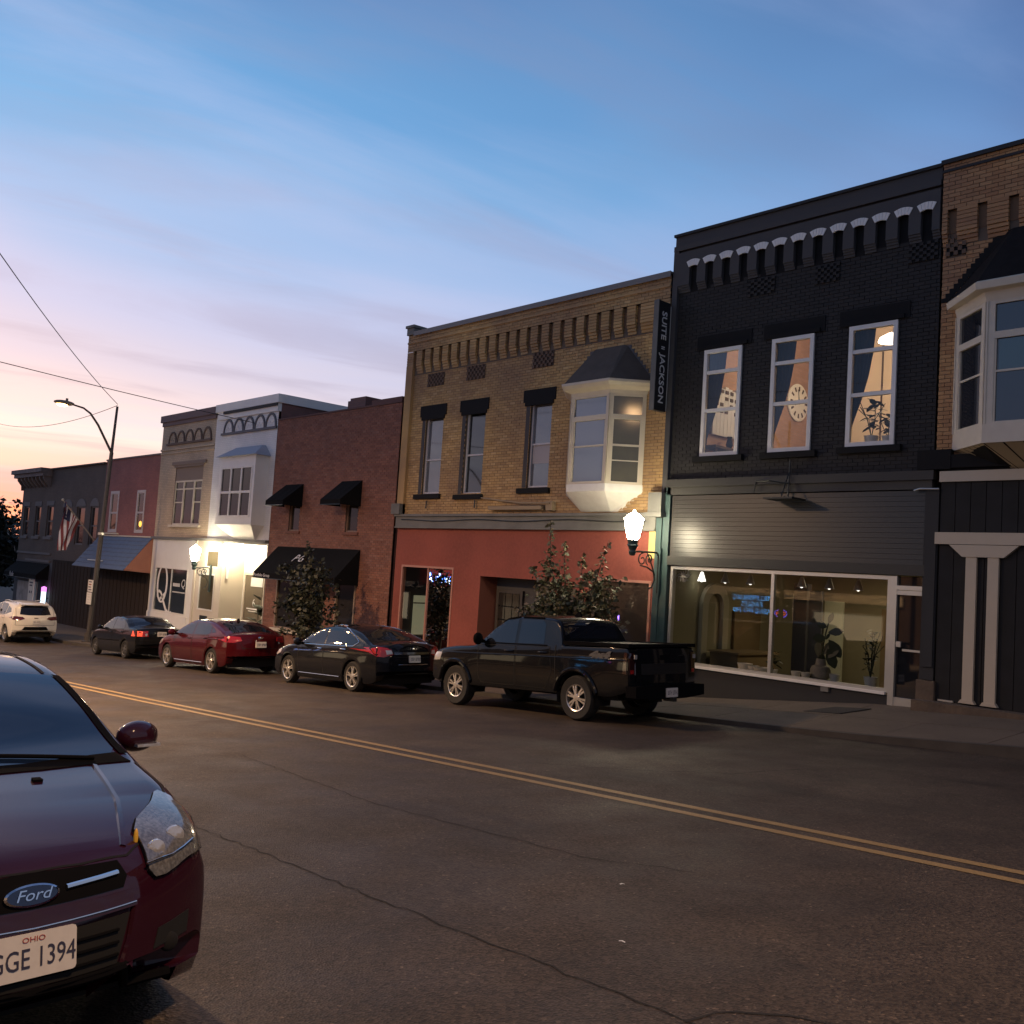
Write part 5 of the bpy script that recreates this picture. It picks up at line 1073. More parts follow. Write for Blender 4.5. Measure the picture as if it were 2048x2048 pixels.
def wire(a, b, sag, label, r=.014, n=18):
    a, b = Vector(a), Vector(b); mb = MB().tube([a + (b - a) * (k / n) + Vector((0, 0, -4 * sag * (k / n) * (1 - k / n))) for k in range(n + 1)], r, 5); solo('overhead_wire', mb, IRON, label, 'wire', 'overhead wires')
wire(ltop + Vector((0, 0, .1)), (-12.8, -1, 10.4), .55, 'overhead wire climbing from the street lamp top to the upper left')
wire(ltop + Vector((0, 0, .05)), (-67.5, 17, 9.4), .5, 'overhead wire running left from the street lamp top')
wire((-33.3, 17.2, 6.95), (-31.5, -1, 8.0), .12, 'overhead wire crossing the sky to the parapet of the white building')
# ------------------------------------------------------------------ FLAG
fl = thing('flag', (-49.4, YF, 2.2), 'striped flag hanging limp from a slanted pole by the blue pent roof', 'flag')
A_, B_ = Vector((-49.44, YF - .02, 2.15)), Vector((-49.3, YF - 1.75, 4.05))
part('flagpole', MB().tube([A_, B_], .035, 6), M('bare_wood', (.38, .33, .27), .6), fl); part('finial', MB().ball(tuple(B_), .07, .07, .07, 8, 6), CREAM, fl)
ns = 11; SW = M('flag_white', (.75, .72, .72), .8); SR = M('flag_red', (.26, .06, .06), .8); SB = M('flag_blue', (.03, .035, .09), .8)
def flagpt(u, v):      # u along the hoist from the tip, v down the fly
    p = A_ + (B_ - A_) * (.97 - .5 * u); dn = v * 2.45 * (1 - .25 * u); g = u * (1 - .62 * min(1, v * 1.1))
    p2 = A_ + (B_ - A_) * (.97 - .5 * g); return Vector((p2.x + .10 * math.sin(v * 7 + u * 9) - .12 * v, p2.y + .08 * math.cos(u * 11 + v * 3), p.z * .35 + p2.z * .65 - dn))
for s in range(ns):
    mb = MB(); n = 12
    for k in range(n):
        a, b = flagpt(s / ns, k / n), flagpt((s + 1) / ns, k / n); c, d = flagpt((s + 1) / ns, (k + 1) / n), flagpt(s / ns, (k + 1) / n); mb.quad(tuple(a), tuple(b), tuple(c), tuple(d))
    part('stripe', mb, SW if s % 2 else SR, fl, fix=False)
mb = MB()
for i in range(4):
    for k in range(4):
        q = [flagpt(*w) + Vector((.012, -.03, 0)) for w in ((i * .12, k * .07), (i * .12 + .12, k * .07), (i * .12 + .12, k * .07 + .07), (i * .12, k * .07 + .07))]; mb.poly([tuple(x) for x in q])
part('canton', mb, SB, fl, fix=False)

# ------------------------------------------------------------------ TREES
def leaf_mat(name, c1, c2, c3):
    return M(name, c1, .55, rndm=[c1, c2, c3], attr=True)
BARK = M('bark', (.045, .035, .028), .9, bump=(30, .6, .01))
def tree(name, x, y, z0, htrunk, blobs, nleaf, size, lm, label, seed, group=None, shoots=(), trunkr=.05):
    r = random.Random(seed); t = thing(name, (x, y, z0), label, 'tree', group); tr = MB(); tr.tube([(x, y, z0 - .05), (x + .03, y, z0 + htrunk * .5), (x, y + .02, z0 + htrunk)], [trunkr, trunkr * .85, trunkr * .7], 8)
    ends = []; base = Vector((x, y, z0 + htrunk))
    for (bx, by_, bz, br, bh) in blobs:
        for k in range(5):
            e = Vector((bx + r.uniform(-.7, .7) * br, by_ + r.uniform(-.7, .7) * br, bz + r.uniform(-.6, .9) * bh)); m = base.lerp(e, .5) + Vector((r.uniform(-.1, .1), r.uniform(-.1, .1), .1))
            tr.tube([base - Vector((0, 0, htrunk * .3 * r.random())), m, e], [trunkr * .5, trunkr * .3, trunkr * .12], 5); ends.append((m, e))
    for (a, b) in shoots:
        tr.tube([base, Vector(a), Vector(b)], [trunkr * .5, trunkr * .3, .006], 5)
    part('trunk', tr, BARK, t, smooth=True)
    cr = MB(); tint = []; tot = sum(b[3] ** 2 * b[4] for b in blobs)
    def leaf(p, s):
        d = Vector((r.gauss(0, 1), r.gauss(0, 1), r.gauss(-.3, .6))).normalized(); sd = d.cross(Vector((r.gauss(0, 1), r.gauss(0, 1), r.gauss(0, 1)))).normalized()
        cr.poly([tuple(p), tuple(p + d * s * .5 + sd * s * .32), tuple(p + d * s), tuple(p + d * s * .5 - sd * s * .32)]); tint.append(r.random())
    for (bx, by_, bz, br, bh) in blobs:
        n = int(nleaf * br ** 2 * bh / tot); cl = [(r.gauss(0, .48), r.gauss(0, .48), r.gauss(0, .5)) for _ in range(max(6, n // 16))]
        for k in range(n):
            c = r.choice(cl); p = Vector((bx + br * (c[0] + r.gauss(0, .17)), by_ + br * (c[1] + r.gauss(0, .17)), bz + bh * (c[2] + r.gauss(0, .15)))); leaf(p, size * r.uniform(.6, 1.25))
    for (a, b) in shoots:
        a, b = Vector(a), Vector(b)
        for k in range(46): u = r.random() ** .8; p = a.lerp(b, u) + Vector((r.gauss(0, .07), r.gauss(0, .07), r.gauss(0, .05))) * (1.25 - u); leaf(p, size * r.uniform(.6, 1.1))
    o = part('crown', cr, lm, t, fix=False); at = o.data.attributes.new('tint', 'FLOAT', 'FACE'); at.data.foreach_set('value', tint); return t
LG = leaf_mat('street_leaf', (.050, .062, .028), (.085, .090, .045), (.115, .085, .055)); LDK = leaf_mat('dark_leaf', (.018, .023, .012), (.030, .035, .018), (.042, .044, .026)); LFAR = leaf_mat('far_leaf', (.010, .014, .008), (.016, .020, .011), (.02, .022, .013))
ty = 15.6
tree('street_tree', -14.75, ty, zwalk(-14.75, ty), 1.75, [(-14.75, ty, .95, .74, .66), (-14.2, ty, .72, .62, .56), (-15.35, ty + .1, .88, .58, .62), (-13.85, ty, .40, .38, .36), (-13.95, ty, 1.40, .38, .52), (-15.25, ty, 1.72, .32, .52), (-14.6, ty, .24, .74, .48)], 7600, .13, LG, 'leafy young street tree behind the black pickup', 61, 'young street trees',
     [((-15.35, ty, 1.95), (-15.45, ty, 3.1)), ((-14.9, ty, 1.95), (-14.97, ty, 2.6)), ((-14.0, ty, 1.6), (-13.62, ty, 2.65)), ((-14.4, ty, 1.5), (-14.35, ty, 2.35)), ((-15.55, ty, 1.4), (-16.0, ty, 2.0)), ((-13.7, ty, .4), (-13.3, ty, .3)), ((-13.75, ty, 1.2), (-13.45, ty, 1.9))], .045)
tree('street_tree', -24.45, 14.8, zwalk(-24.45, 14.8), 1.6, [(-24.5, 14.8, .75, .75, .8), (-24.9, 14.8, .45, .65, .7), (-24.1, 14.8, .25, .6, .7), (-24.45, 14.8, 1.35, .5, .5), (-24.6, 14.9, -.2, .6, .5)], 2000, .16, LDK, 'dark leafy street tree in front of the black shop awning', 67, 'young street trees', [((-24.5, 14.8, 1.5), (-24.65, 14.8, 2.35)), ((-24.1, 14.8, 1.2), (-23.9, 14.8, 1.8))], .05)
tree('big_tree', -73.5, 18.8, -2.6, 2.2, [(-73.5, 18.8, 1.6, 3.0, 2.0), (-75.5, 17.0, 1.2, 3.2, 2.2), (-72.0, 18.6, .3, 2.2, 1.6), (-76, 14.5, .8, 3.0, 2.2), (-73.5, 19.0, 3.2, 1.5, .8), (-80, 10, .5, 4, 2.6), (-72.5, 17.2, 2.0, 2.2, 1.8), (-71.5, 17.0, -.5, 2.0, 1.8)], 20000, .42, LFAR, 'dark spreading tree at the far left edge below the sunset', 71, None, [((-73.4, 18.8, 3.5), (-73.2, 18.9, 4.9)), ((-72.5, 18.8, 3.2), (-71.9, 19.0, 4.3)), ((-74.5, 18.5, 3.4), (-74.9, 18.4, 4.6))], .22)
# low dark line of woods far down the street
wd = MB(); r_ = random.Random(9)
for k in range(5200):
    x = -150 - r_.random() * 40; y = r_.uniform(-40, 90); s = r_.uniform(.8, 1.8); z = -4 + 7.2 * r_.random() ** .6 * (.6 + .4 * math.sin(y * .21) * math.sin(y * .083 + 1)); d = Vector((r_.gauss(0, 1), r_.gauss(0, 1), r_.gauss(0, 1))).normalized(); e = d.orthogonal().normalized()
    p = Vector((x, y, z)); wd.poly([tuple(p), tuple(p + d * s + e * s * .5), tuple(p + d * s * 1.6), tuple(p + d * s - e * s * .5)])
o = solo('woods', wd, LFAR, None, None, kind='stuff')

# ------------------------------------------------------------------ THE NEAR SIDE OF THE STREET (behind the camera; it shows in the glass and the paint)
NB = courses('near_brick', (.07, .04, .03), (.09, .05, .035), (.06, .05, .04), .215, .075)
WARM = M('lit_shop_glass', (.3, .26, .2), .3, emit=(1, .80, .52), es=1.5)
def near_building(x0, x1, h, label, wins):
    zb = zr((x0 + x1) / 2); o = thing('near_shop_building', (x0, -4, zb), label, 'building', 'shop buildings on the near side of the street')
    part('wall', MB().box(x0, x1, -14, -4, zb - 2.5, zb + h), NB, o); part('coping', MB().box(x0 - .05, x1 + .05, -14, -3.88, zb + h, zb + h + .15), GREYST, o)
    part('fascia', MB().box(x0 + .3, x1 - .3, -4, -3.88, zb + 2.9, zb + 3.3), CREAM, o)
    for (a, b, c, d, m) in wins:
        w = part('window', frame_box(MB(), a, b, zb + c, zb + d, .08, -3.97, -3.86), STEEL, o); part('pane', MB().quad((a + .08, -3.92, zb + c + .08), (b - .08, -3.92, zb + c + .08), (b - .08, -3.92, zb + d - .08), (a + .08, -3.92, zb + d - .08)), m, w)
    return o, zb
nb1, z1 = near_building(-33, -17.2, 5.2, 'brick shop with a blue club neon across the street', [(-32, -29, .7, 2.5, WARM), (-28, -26.5, .2, 2.5, DARKGLASS), (-26.2, -22.4, 1.7, 3.1, DARKGLASS), (-21.5, -18.2, .7, 2.5, WARM)])
nb2, z2 = near_building(-56, -33.2, 5.6, 'brick shop with a blue outlined name sign across the street', [(-54, -51, .7, 2.6, WARM), (-45, -41, .7, 2.5, WARM), (-39.5, -35.5, .6, 2.5, WARM)])
nb3, z3 = near_building(-17, -2, 5.0, 'low brick shop right behind the camera', [(-15.6, -13.2, .7, 2.5, WARM), (-11, -8, .7, 2.5, DARKGLASS), (-6.5, -4, .7, 2.5, DARKGLASS)])
nb4, z4 = near_building(-1.8, 16, 5.4, 'brick shop uphill behind the camera', [(1, 5, .7, 2.5, DARKGLASS), (8, 12, .7, 2.5, DARKGLASS)])
NBLUE = M('neon_blue', (.1, .3, .9), .4, emit=(.10, .45, 1), es=13); NRED = M('neon_red', (.9, .1, .05), .4, emit=(1, .13, .05), es=9); NVIO = M('neon_violet', (.2, .1, .9), .4, emit=(.16, .12, 1), es=8); NWHT = M('sign_white_glow', (.9, .9, .9), .4, emit=(.75, .9, 1), es=5); NDB = M('sign_blue_edge', (.05, .2, .9), .4, emit=(.05, .22, 1), es=7)
ns = thing('neon_club_sign', (-24.5, -3.8, .6), 'blue neon club lettering whose mirror image shows in the charcoal shop window', 'sign')
part('backing', MB().box(-25.9, -23.2, -3.9, -3.86, .55, 1.55), BLACKP, ns)
for s, z in (('MILLERSBURG', 1.40), ('EAGLES', 1.10), ('AERIE NO 740', .80)): text('lettering', s, .33, (-24.55, -3.83, z), (-1, 0, 0), (0, 0, 1), NBLUE, ns, .004, sx=1.06 if s[0] != 'A' else 1.0, bold=-.006)
op = thing('neon_open_sign', (-23.0, -3.8, .6), 'oval neon open sign with red letters in a blue ring', 'sign')
part('ring', MB().tube([(-23.02 + .32 * math.cos(R(a)), -3.83, .79 + .17 * math.sin(R(a))) for a in range(0, 361, 15)], .02, 6, False), NVIO, op); text('lettering', 'OPEN', .19, (-23.02, -3.83, .79), (-1, 0, 0), (0, 0, 1), NRED, op, .006, bold=.004); part('backing', MB().box(-23.36, -22.68, -3.9, -3.86, .6, .98), BLACKP, op)
tm = thing('name_sign', (-48, -3.8, 1.2), 'white lit name sign with a blue outline, mirrored in the red shop window', 'sign')
text('outline_lettering', "Timo's A", .95, (-47.4, -3.84, 1.20), (-1, 0, 0), (0, 0, 1), NDB, tm, .004, bold=.03, shear=.12, sx=1.0); text('lettering', "Timo's A", .95, (-47.4, -3.82, 1.20), (-1, 0, 0), (0, 0, 1), NWHT, tm, .006, bold=-.004, shear=.12)
part('red_backing', MB().box(-50.0, -44.6, -3.9, -3.87, .7, 1.8), M('sign_red_board', (.25, .03, .02), .6), tm)

# ------------------------------------------------------------------ VEHICLES
def herm(tab):
    """smooth monotone curve through (x, value) points, x ascending"""
    xs = [p[0] for p in tab]; ys = [p[1] for p in tab]; n = len(xs)
    dl = [(ys[i + 1] - ys[i]) / (xs[i + 1] - xs[i]) for i in range(n - 1)]; m = [dl[0]] + [0 if dl[i - 1] * dl[i] <= 0 else 2 * dl[i - 1] * dl[i] / (dl[i - 1] + dl[i]) for i in range(1, n - 1)] + [dl[-1]]
    def f(x):
        if x <= xs[0]: return ys[0]
        if x >= xs[-1]: return ys[-1]
        i = max(k for k in range(n - 1) if xs[k] <= x); h = xs[i + 1] - xs[i]; t = (x - xs[i]) / h
        return (2 * t ** 3 - 3 * t * t + 1) * ys[i] + (t ** 3 - 2 * t * t + t) * h * m[i] + (-2 * t ** 3 + 3 * t * t) * ys[i + 1] + (t ** 3 - t * t) * h * m[i + 1]
    return f
def sm(t): t = max(0., min(1., t)); return t * t * (3 - 2 * t)
class Car:
    def __init__(s, name, x, y, heading, spec, label, cat, paint, group=None, yaw=0):
        s.sp = spec; s.paint = paint; s.L = spec['L']; s.W = spec['W'] / 2
        z = zr(x); dz = (zr(x + 1.2) - zr(x - 1.2)) / 2.4
        cy, sy = math.cos(R(yaw)), math.sin(R(yaw)); fwd = Vector((heading * cy, heading * sy, heading * dz * cy)).normalized(); left = Vector((-heading * sy, heading * cy, -heading * sy * dz)).normalized(); upv = fwd.cross(left)
        s.root = thing(name, (x, y, z + spec.get('lift', 0)), label, cat, group, Matrix((fwd, left, upv)).transposed())
        s.top = herm(spec['prof']); s.belt = herm(spec['belt']); s.sill = herm(spec['sill']); s.plan = herm(spec['plan']) if 'plan' in spec else (lambda x: 1.)
        s.rc = herm(spec['rc']); s.build_body()
    def bow(s, x):
        f = s.sp['bow']; h = s.L / 2
        if x > h - f[1]: return -f[0] * ((x - h + f[1]) / f[1]) ** 2
        if x < -h + f[3]: return f[2] * ((-x - h + f[3]) / f[3]) ** 2
        return 0.
    def width(s, x, z):
        b = s.belt(x); zm = s.sp.get('zmid', .62); W = s.W * s.plan(x)
        if z < zm: w = 1 - s.sp.get('tuck', .07) * ((zm - z) / max(.1, zm - .2)) ** 2
        elif z < b: w = 1 - s.sp.get('shoulder', .035) * ((z - zm) / max(.05, b - zm)) ** 2
        else: w = 1 - s.sp.get('shoulder', .035) - s.sp.get('tumble', .50) * (z - b) / 1.0
        for xc, r in s.sp['wheels']:
            w += s.sp.get('flare', .012) * math.exp(-(((x - xc) / (r * 1.25)) ** 4)) * max(0, 1 - abs(z - r) / (r * 1.5))
        return W * w
    def build_body(s):
        h = s.L / 2; xs = set()
        for k in range(81): xs.add(round(-h + s.L * k / 80, 4))
        for e in (-1, 1):
            for k in range(16): xs.add(round(e * (h - .30 * (1 - math.cos(math.pi / 2 * k / 15)) ** 1.6), 4))
        for xc, r in s.sp['wheels']:
            ra = r * s.sp.get('arch', 1.13)
            for k in range(21): xs.add(round(xc + ra * math.cos(math.pi * k / 20), 4))
        xs = sorted(xs); mb = MB(); rings = []
        K, A, T = 12, 6, 6
        for x in xs:
            zt = s.top(x); zb = s.sill(x)
            for xc, r in s.sp['wheels']:
                ra = r * s.sp.get('arch', 1.13)
                if abs(x - xc) < ra: zb = max(zb, r + math.sqrt(ra * ra - (x - xc) ** 2))
            zb = min(zb, zt - .03); rc = min(s.rc(x), (zt - zb) * .5); cr = s.sp.get('crown', .05) * min(1, (zt - zb) / .4)
            zs = zt - rc; pts = []
            w0 = s.width(x, zb); pts.append((w0 - .16, zb + .015)); pts.append((w0 - .012, zb))
            for k in range(1, K + 1):
                z = zb + (zs - zb) * k / K; pts.append((s.width(x, z), z))
            ws = s.width(x, zs); ry = rc * s.sp.get('rcy', 1.15)
            for k in range(1, A + 1):
                a = math.pi / 2 * k / A; pts.append((ws - ry * (1 - math.cos(a)), zs + (rc - cr) * math.sin(a)))
            yt = ws - ry
            for k in range(1, T + 1):
                y = yt * (1 - k / T); pts.append((y, zt - cr * (y / max(.01, yt)) ** 2))
            full = pts + [(-y, z) for y, z in reversed(pts[:-1])]
            bw = s.bow(x); i0 = len(mb.v)
            mb.v += [(x + bw * (abs(y) / s.W) ** s.sp.get('bowp', 2.2), y, z) for y, z in full]; rings.append((i0, len(full)))
        n = rings[0][1]
        for (a, _), (b, _) in zip(rings, rings[1:]):
            for k in range(n - 1): mb.f.append((a + k, a + k + 1, b + k + 1, b + k))
        for e in (0, -1):
            q = rings[e][0]
            for k in range((n - 1) // 2): mb.f.append((q + k, q + k + 1, q + n - 2 - k, q + n - 1 - k))
        s.body = part('body', mb, s.paint, s.root, smooth=35, local=True)
        s.bvh = BVHTree.FromPolygons([Vector(v) for v in mb.v], [tuple(f) for f in mb.f])
        ub = MB(); ub.box(-h + .35, h - .35, -s.W + .14, s.W - .14, s.sp['under'], s.sp['under'] + .25); part('underbody', ub, WELL, s.root, local=True)
        for xc, r in s.sp['wheels']:
            for e in (-1, 1):
                wl = MB(); i0 = len(wl.v); ra = r * s.sp.get('arch', 1.13) + .004
                for k in range(17):
                    a = math.pi * (k / 16) * 1.16 - .25
                    for yy in (s.W - .03, s.W - .42): wl.v.append((xc + ra * math.cos(a), e * yy * (1 if yy > s.W - .2 else 1), r + ra * math.sin(a)))
                for k in range(16): wl.f.append((i0 + 2 * k, i0 + 2 * k + 1, i0 + 2 * k + 3, i0 + 2 * k + 2))
                c0 = len(wl.v)
                for k in range(17):
                    a = math.pi * (k / 16) * 1.16 - .25; wl.v.append((xc + ra * math.cos(a), e * (s.W - .42), r + ra * math.sin(a)))
                wl.f.append(tuple(range(c0, c0 + 17)))
                part('wheel_well', wl, WELL, s.root, local=True, fix=False)
    def cast(s, p, ax):
        if ax == 'L': o, d = Vector((p[0], 3, p[1])), Vector((0, -1, 0))
        elif ax == 'Rt': o, d = Vector((p[0], -3, p[1])), Vector((0, 1, 0))
        elif ax == 'F': o, d = Vector((6, p[0], p[1])), Vector((-1, 0, 0))
        elif ax == 'B': o, d = Vector((-6, p[0], p[1])), Vector((1, 0, 0))
        else: o, d = Vector((p[0], p[1], 4)), Vector((0, 0, -1))
        hit = s.bvh.ray_cast(o, d)
        if hit[0] is None:
            q = o + d * (6 - s.L / 2 if ax in 'FB' else 3 - s.W if ax in ('L', 'Rt') else 3); nn = s.bvh.find_nearest(q); return nn[0], nn[1] if nn[1].dot(d) < 0 else -nn[1]
        return hit[0], hit[1] if hit[1].dot(d) < 0 else -hit[1]
    def panel(s, name, poly, ax, mat, eps=.004, step=.05, parent=None, edge=True, dome=0., label=None, smooth_angle=50):
        """a piece cut by a flat outline, laid over the body along an axis"""
        bm = bmesh.new(); vs_ = [bm.verts.new((p[0], p[1], 0)) for p in poly]; bm.faces.new(vs_)
        for k in (0, 1):
            lo, hi = min(p[k] for p in poly), max(p[k] for p in poly); c = lo + step
            while c < hi - .004:
                co = [0, 0, 0]; co[k] = c; no = [0, 0, 0]; no[k] = 1
                bmesh.ops.bisect_plane(bm, geom=bm.verts[:] + bm.edges[:] + bm.faces[:], plane_co=co, plane_no=no); c += step
        bmesh.ops.triangulate(bm, faces=[f for f in bm.faces if len(f.verts) > 4]); bm.verts.index_update()
        mb = MB(); nr = []; cx = sum(p[0] for p in poly) / len(poly); cy = sum(p[1] for p in poly) / len(poly); mr = max(math.dist(p, (cx, cy)) for p in poly)
        for v in bm.verts:
            p, n = s.cast((v.co.x, v.co.y), ax); dd = dome * max(0, 1 - (math.dist((v.co.x, v.co.y), (cx, cy)) / mr) ** 2); mb.v.append(tuple(p + n * (eps + dd))); nr.append(n)
        for f in bm.faces: mb.f.append(tuple(v.index for v in f.verts))
        if edge:
            for e in bm.edges:
                if e.is_boundary:
                    a, b = e.verts[0].index, e.verts[1].index; i = len(mb.v)
                    mb.v += [mb.v[a], mb.v[b], tuple(Vector(mb.v[b]) - nr[b] * (eps + .012)), tuple(Vector(mb.v[a]) - nr[a] * (eps + .012))]; mb.f.append((i, i + 1, i + 2, i + 3))
        bm.free()
        # outward winding
        want = {'L': (0, 1, 0), 'Rt': (0, -1, 0), 'F': (1, 0, 0), 'B': (-1, 0, 0), 'T': (0, 0, 1)}[ax]; f = mb.f[0]; a, b, c = (Vector(mb.v[k]) for k in f[:3])
        if (b - a).cross(c - a).dot(Vector(want)) < 0: mb.f = [tuple(reversed(f)) for f in mb.f]
        return part(name, mb, mat, parent or s.root, smooth='all' if not edge else smooth_angle, local=True, label=label, fix=False)
    def strip(s, name, pts, ax, mat, w=.006, eps=.003, parent=None, r=None):
        P = []
        for a, b in zip(pts, pts[1:]):
            n = max(1, int(math.dist(a, b) / .06)); P += [(a[0] + (b[0] - a[0]) * k / n, a[1] + (b[1] - a[1]) * k / n) for k in range(n)]
        P.append(pts[-1]); Q = [s.cast(p, ax) for p in P]; mb = MB()
        if r: mb.tube([q[0] + q[1] * eps for q in Q], r, 6)
        else:
            for k in range(len(Q) - 1):
                d = (Q[k + 1][0] - Q[k][0]).normalized(); sd = d.cross(Q[k][1]).normalized() * w; a, b = Q[k][0] + Q[k][1] * eps, Q[k + 1][0] + Q[k + 1][1] * eps; mb.quad(tuple(a + sd), tuple(a - sd), tuple(b - sd), tuple(b + sd))
        return part(name, mb, mat, parent or s.root, smooth=bool(r), local=True, fix=bool(r))
    def both(s, fn, *a, **k):
        for ax in ('L', 'Rt'): getattr(s, fn)(a[0], a[1], ax, *a[2:], **k)
    def wheels(s, spokes, rimr, width=.21, mat=ALLOY, twin=False, dark=False):
        for i, (xc, r) in enumerate(s.sp['wheels']):
            for e in (1, -1):
                y = e * (s.W - .015 - s.sp.get('inset', .0)); w = e * width
                tm = MB().lathe([(rimr, -.02 * e), (r * .90, -.005 * e), (r * .965, -.03 * e), (r, -.06 * e), (r, -w + .05 * e), (r * .95, -w + .01 * e), (rimr, -w)], (0, 0, 0), 'y', 36, False)
                key = (s.root.name, r, e)
                if not hasattr(s, '_w'): s._w = {}
                if key not in s._w:
                    t_ = mesh_of('wheel', tm, RUBBER, 40)
                    rb = MB().lathe([(rimr, -.035 * e), (rimr * .97, -.01 * e), (rimr * .90, -.018 * e), (rimr * .88, -.10 * e)], (0, 0, 0), 'y', 36, False)
                    rb.lathe([(.075, -.03 * e), (.06, -.012 * e), (.001, -.008 * e)], (0, 0, 0), 'y', 16, False)
                    for k in range(spokes):
                        a = 2 * math.pi * k / spokes + .3
                        for off in ((-.15, .15) if twin else (0,)):
                            a2 = a + off; c, sn = math.cos(a2), math.sin(a2); hw0, hw1 = (.013, .017) if twin else (.026, .034)
                            cc = [(.05, -hw0), (.05, hw0), (rimr * .93, hw1), (rimr * .93, -hw1)]
                            P = [(u * c - v * sn, u * sn + v * c) for u, v in cc]; i0 = len(rb.v)
                            for (px, pz), dy in zip(P, (-.018, -.018, -.026, -.026)): rb.v.append((px, dy * e, pz))
                            for (px, pz) in P: rb.v.append((px, -.07 * e, pz))
                            rb.f += [(i0, i0 + 1, i0 + 2, i0 + 3), (i0, i0 + 4, i0 + 5, i0 + 1), (i0 + 1, i0 + 5, i0 + 6, i0 + 2), (i0 + 2, i0 + 6, i0 + 7, i0 + 3), (i0 + 3, i0 + 7, i0 + 4, i0)]
                    s._w[key] = (t_, mesh_of('rim', rb, mat, 35), mesh_of('dark_rim_backing', MB().lathe([(rimr * .88, -.085 * e), (.001, -.085 * e)], (0, 0, 0), 'y', 24, False), WELL))  # dark backing disc put behind the spokes for the shaded gaps
                t_, r_2, b_ = s._w[key]
                o = inst('wheel', t_, s.root, (xc, y, r)); inst('rim', r_2, o, (0, 0, 0)); inst('dark_rim_backing', b_, o, (0, 0, 0))
    def plate(s, name, y, z, ax, txt, top=None, w=.305, h=.155, eps=.012):
        p, n = s.cast((y, z), ax); e = 1 if ax == 'F' else -1; n = Vector((e, 0, .14 if ax == 'F' else .12)).normalized(); right = Vector((0, e, 0)); u = n.cross(right).normalized(); c = p + n * (eps + .012)
        def rr(w, h, r): return [(w / 2 - r + r * math.cos(R(t)), h / 2 - r + r * math.sin(R(t))) for t in (0, 45, 90)] + [(-w / 2 + r + r * math.cos(R(t)), h / 2 - r + r * math.sin(R(t))) for t in (90, 135, 180)] + [(-w / 2 + r + r * math.cos(R(t)), -h / 2 + r + r * math.sin(R(t))) for t in (180, 225, 270)] + [(w / 2 - r + r * math.cos(R(t)), -h / 2 + r + r * math.sin(R(t))) for t in (270, 315, 360)]
        pts = rr(w, h, .014); mb = MB(); F = [tuple(c + right * a + u * b) for a, b in pts]; Bk = [tuple(c + right * a + u * b - n * .03) for a, b in pts]; mb.poly(F)
        for k in range(len(F)): mb.quad(F[k], Bk[k], Bk[(k + 1) % len(F)], F[(k + 1) % len(F)])
        o = part('number_plate', mb, PLATEM, s.root, local=True)
        if txt is None:
            mk = MB(); xs = [-.115 + .036 * k for k in range(7)]; xs = [a + (.02 if i > 2 else 0) for i, a in enumerate(xs)]
            for i, a in enumerate(xs):
                for q in ((a, a + .008, -.038, .030), (a, a + .024, (-.038, .022, -.008)[i % 3], (-.030, .030, 0)[i % 3]), (a + .016, a + .024, -.038 if i % 2 else -.006, .030)):
                    mk.poly([tuple(c + n * .002 + right * px + u * pz) for px, pz in ((q[0], q[2]), (q[1], q[2]), (q[1], q[3]), (q[0], q[3]))])
            part('characters', mk, INK, o, local=True, fix=False)
        else: text('lettering', txt, .098, c + n * .002 - u * .012, right, u, INK, o, .001, local=True, sx=.72 if len(txt) > 7 else .8)
        if top: text('state_lettering', top, .026, c + n * .002 + u * .054, right, u, bpy.data.materials['plate_red'], o, .001, local=True, sx=1.2)
        return c, n, right, u, o
M('plate_red', (.35, .06, .05), .5)
def mirror(s, x, y, z, e, mat, sx=.09, sy=.13, sz=.085):
    mb = MB().ball((x, e * (y + sy), z), sx, sy, sz, 16, 10); mb.v = [(px - .03 * (abs(py) - y) / .2, py, pz + (.012 if pz > z else 0)) for px, py, pz in mb.v]
    o = part('wing_mirror', mb, mat, s.root, smooth=True, local=True); part('mirror_arm', MB().tube([(x - .02, e * (y - .06), z - .05), (x, e * (y + .05), z - .02)], .03, 6), TRIM, o, local=True); return o
def paintm(name, c, rough=.22, metal=.0, coat=.65): return M(name, c, rough, metal, .05, coat)
def sedan_sides(car, wins, doors, handles, chrome=False, gapz=None):
    for ax in ('L', 'Rt'):
        for w in wins: car.panel('side_window', w, ax, CARGLASS, .003, .06)
        for d in doors:
            o = car.panel('door', d, ax, car.paint, .002, .07); car.strip('door_gap', d + d[:1], ax, GAP, .005, .0035)
        for h in handles:
            p, n = car.cast(h, ax); part('door_handle', MB().tube([tuple(p + Vector((-.11, 0, 0)) + n * .012), tuple(p + Vector((-.05, 0, 0)) + n * .035), tuple(p + Vector((.05, 0, 0)) + n * .035), tuple(p + Vector((.10, 0, 0)) + n * .012)], .014, 6), CHROME if chrome else car.paint, car.root, smooth=True, local=True)

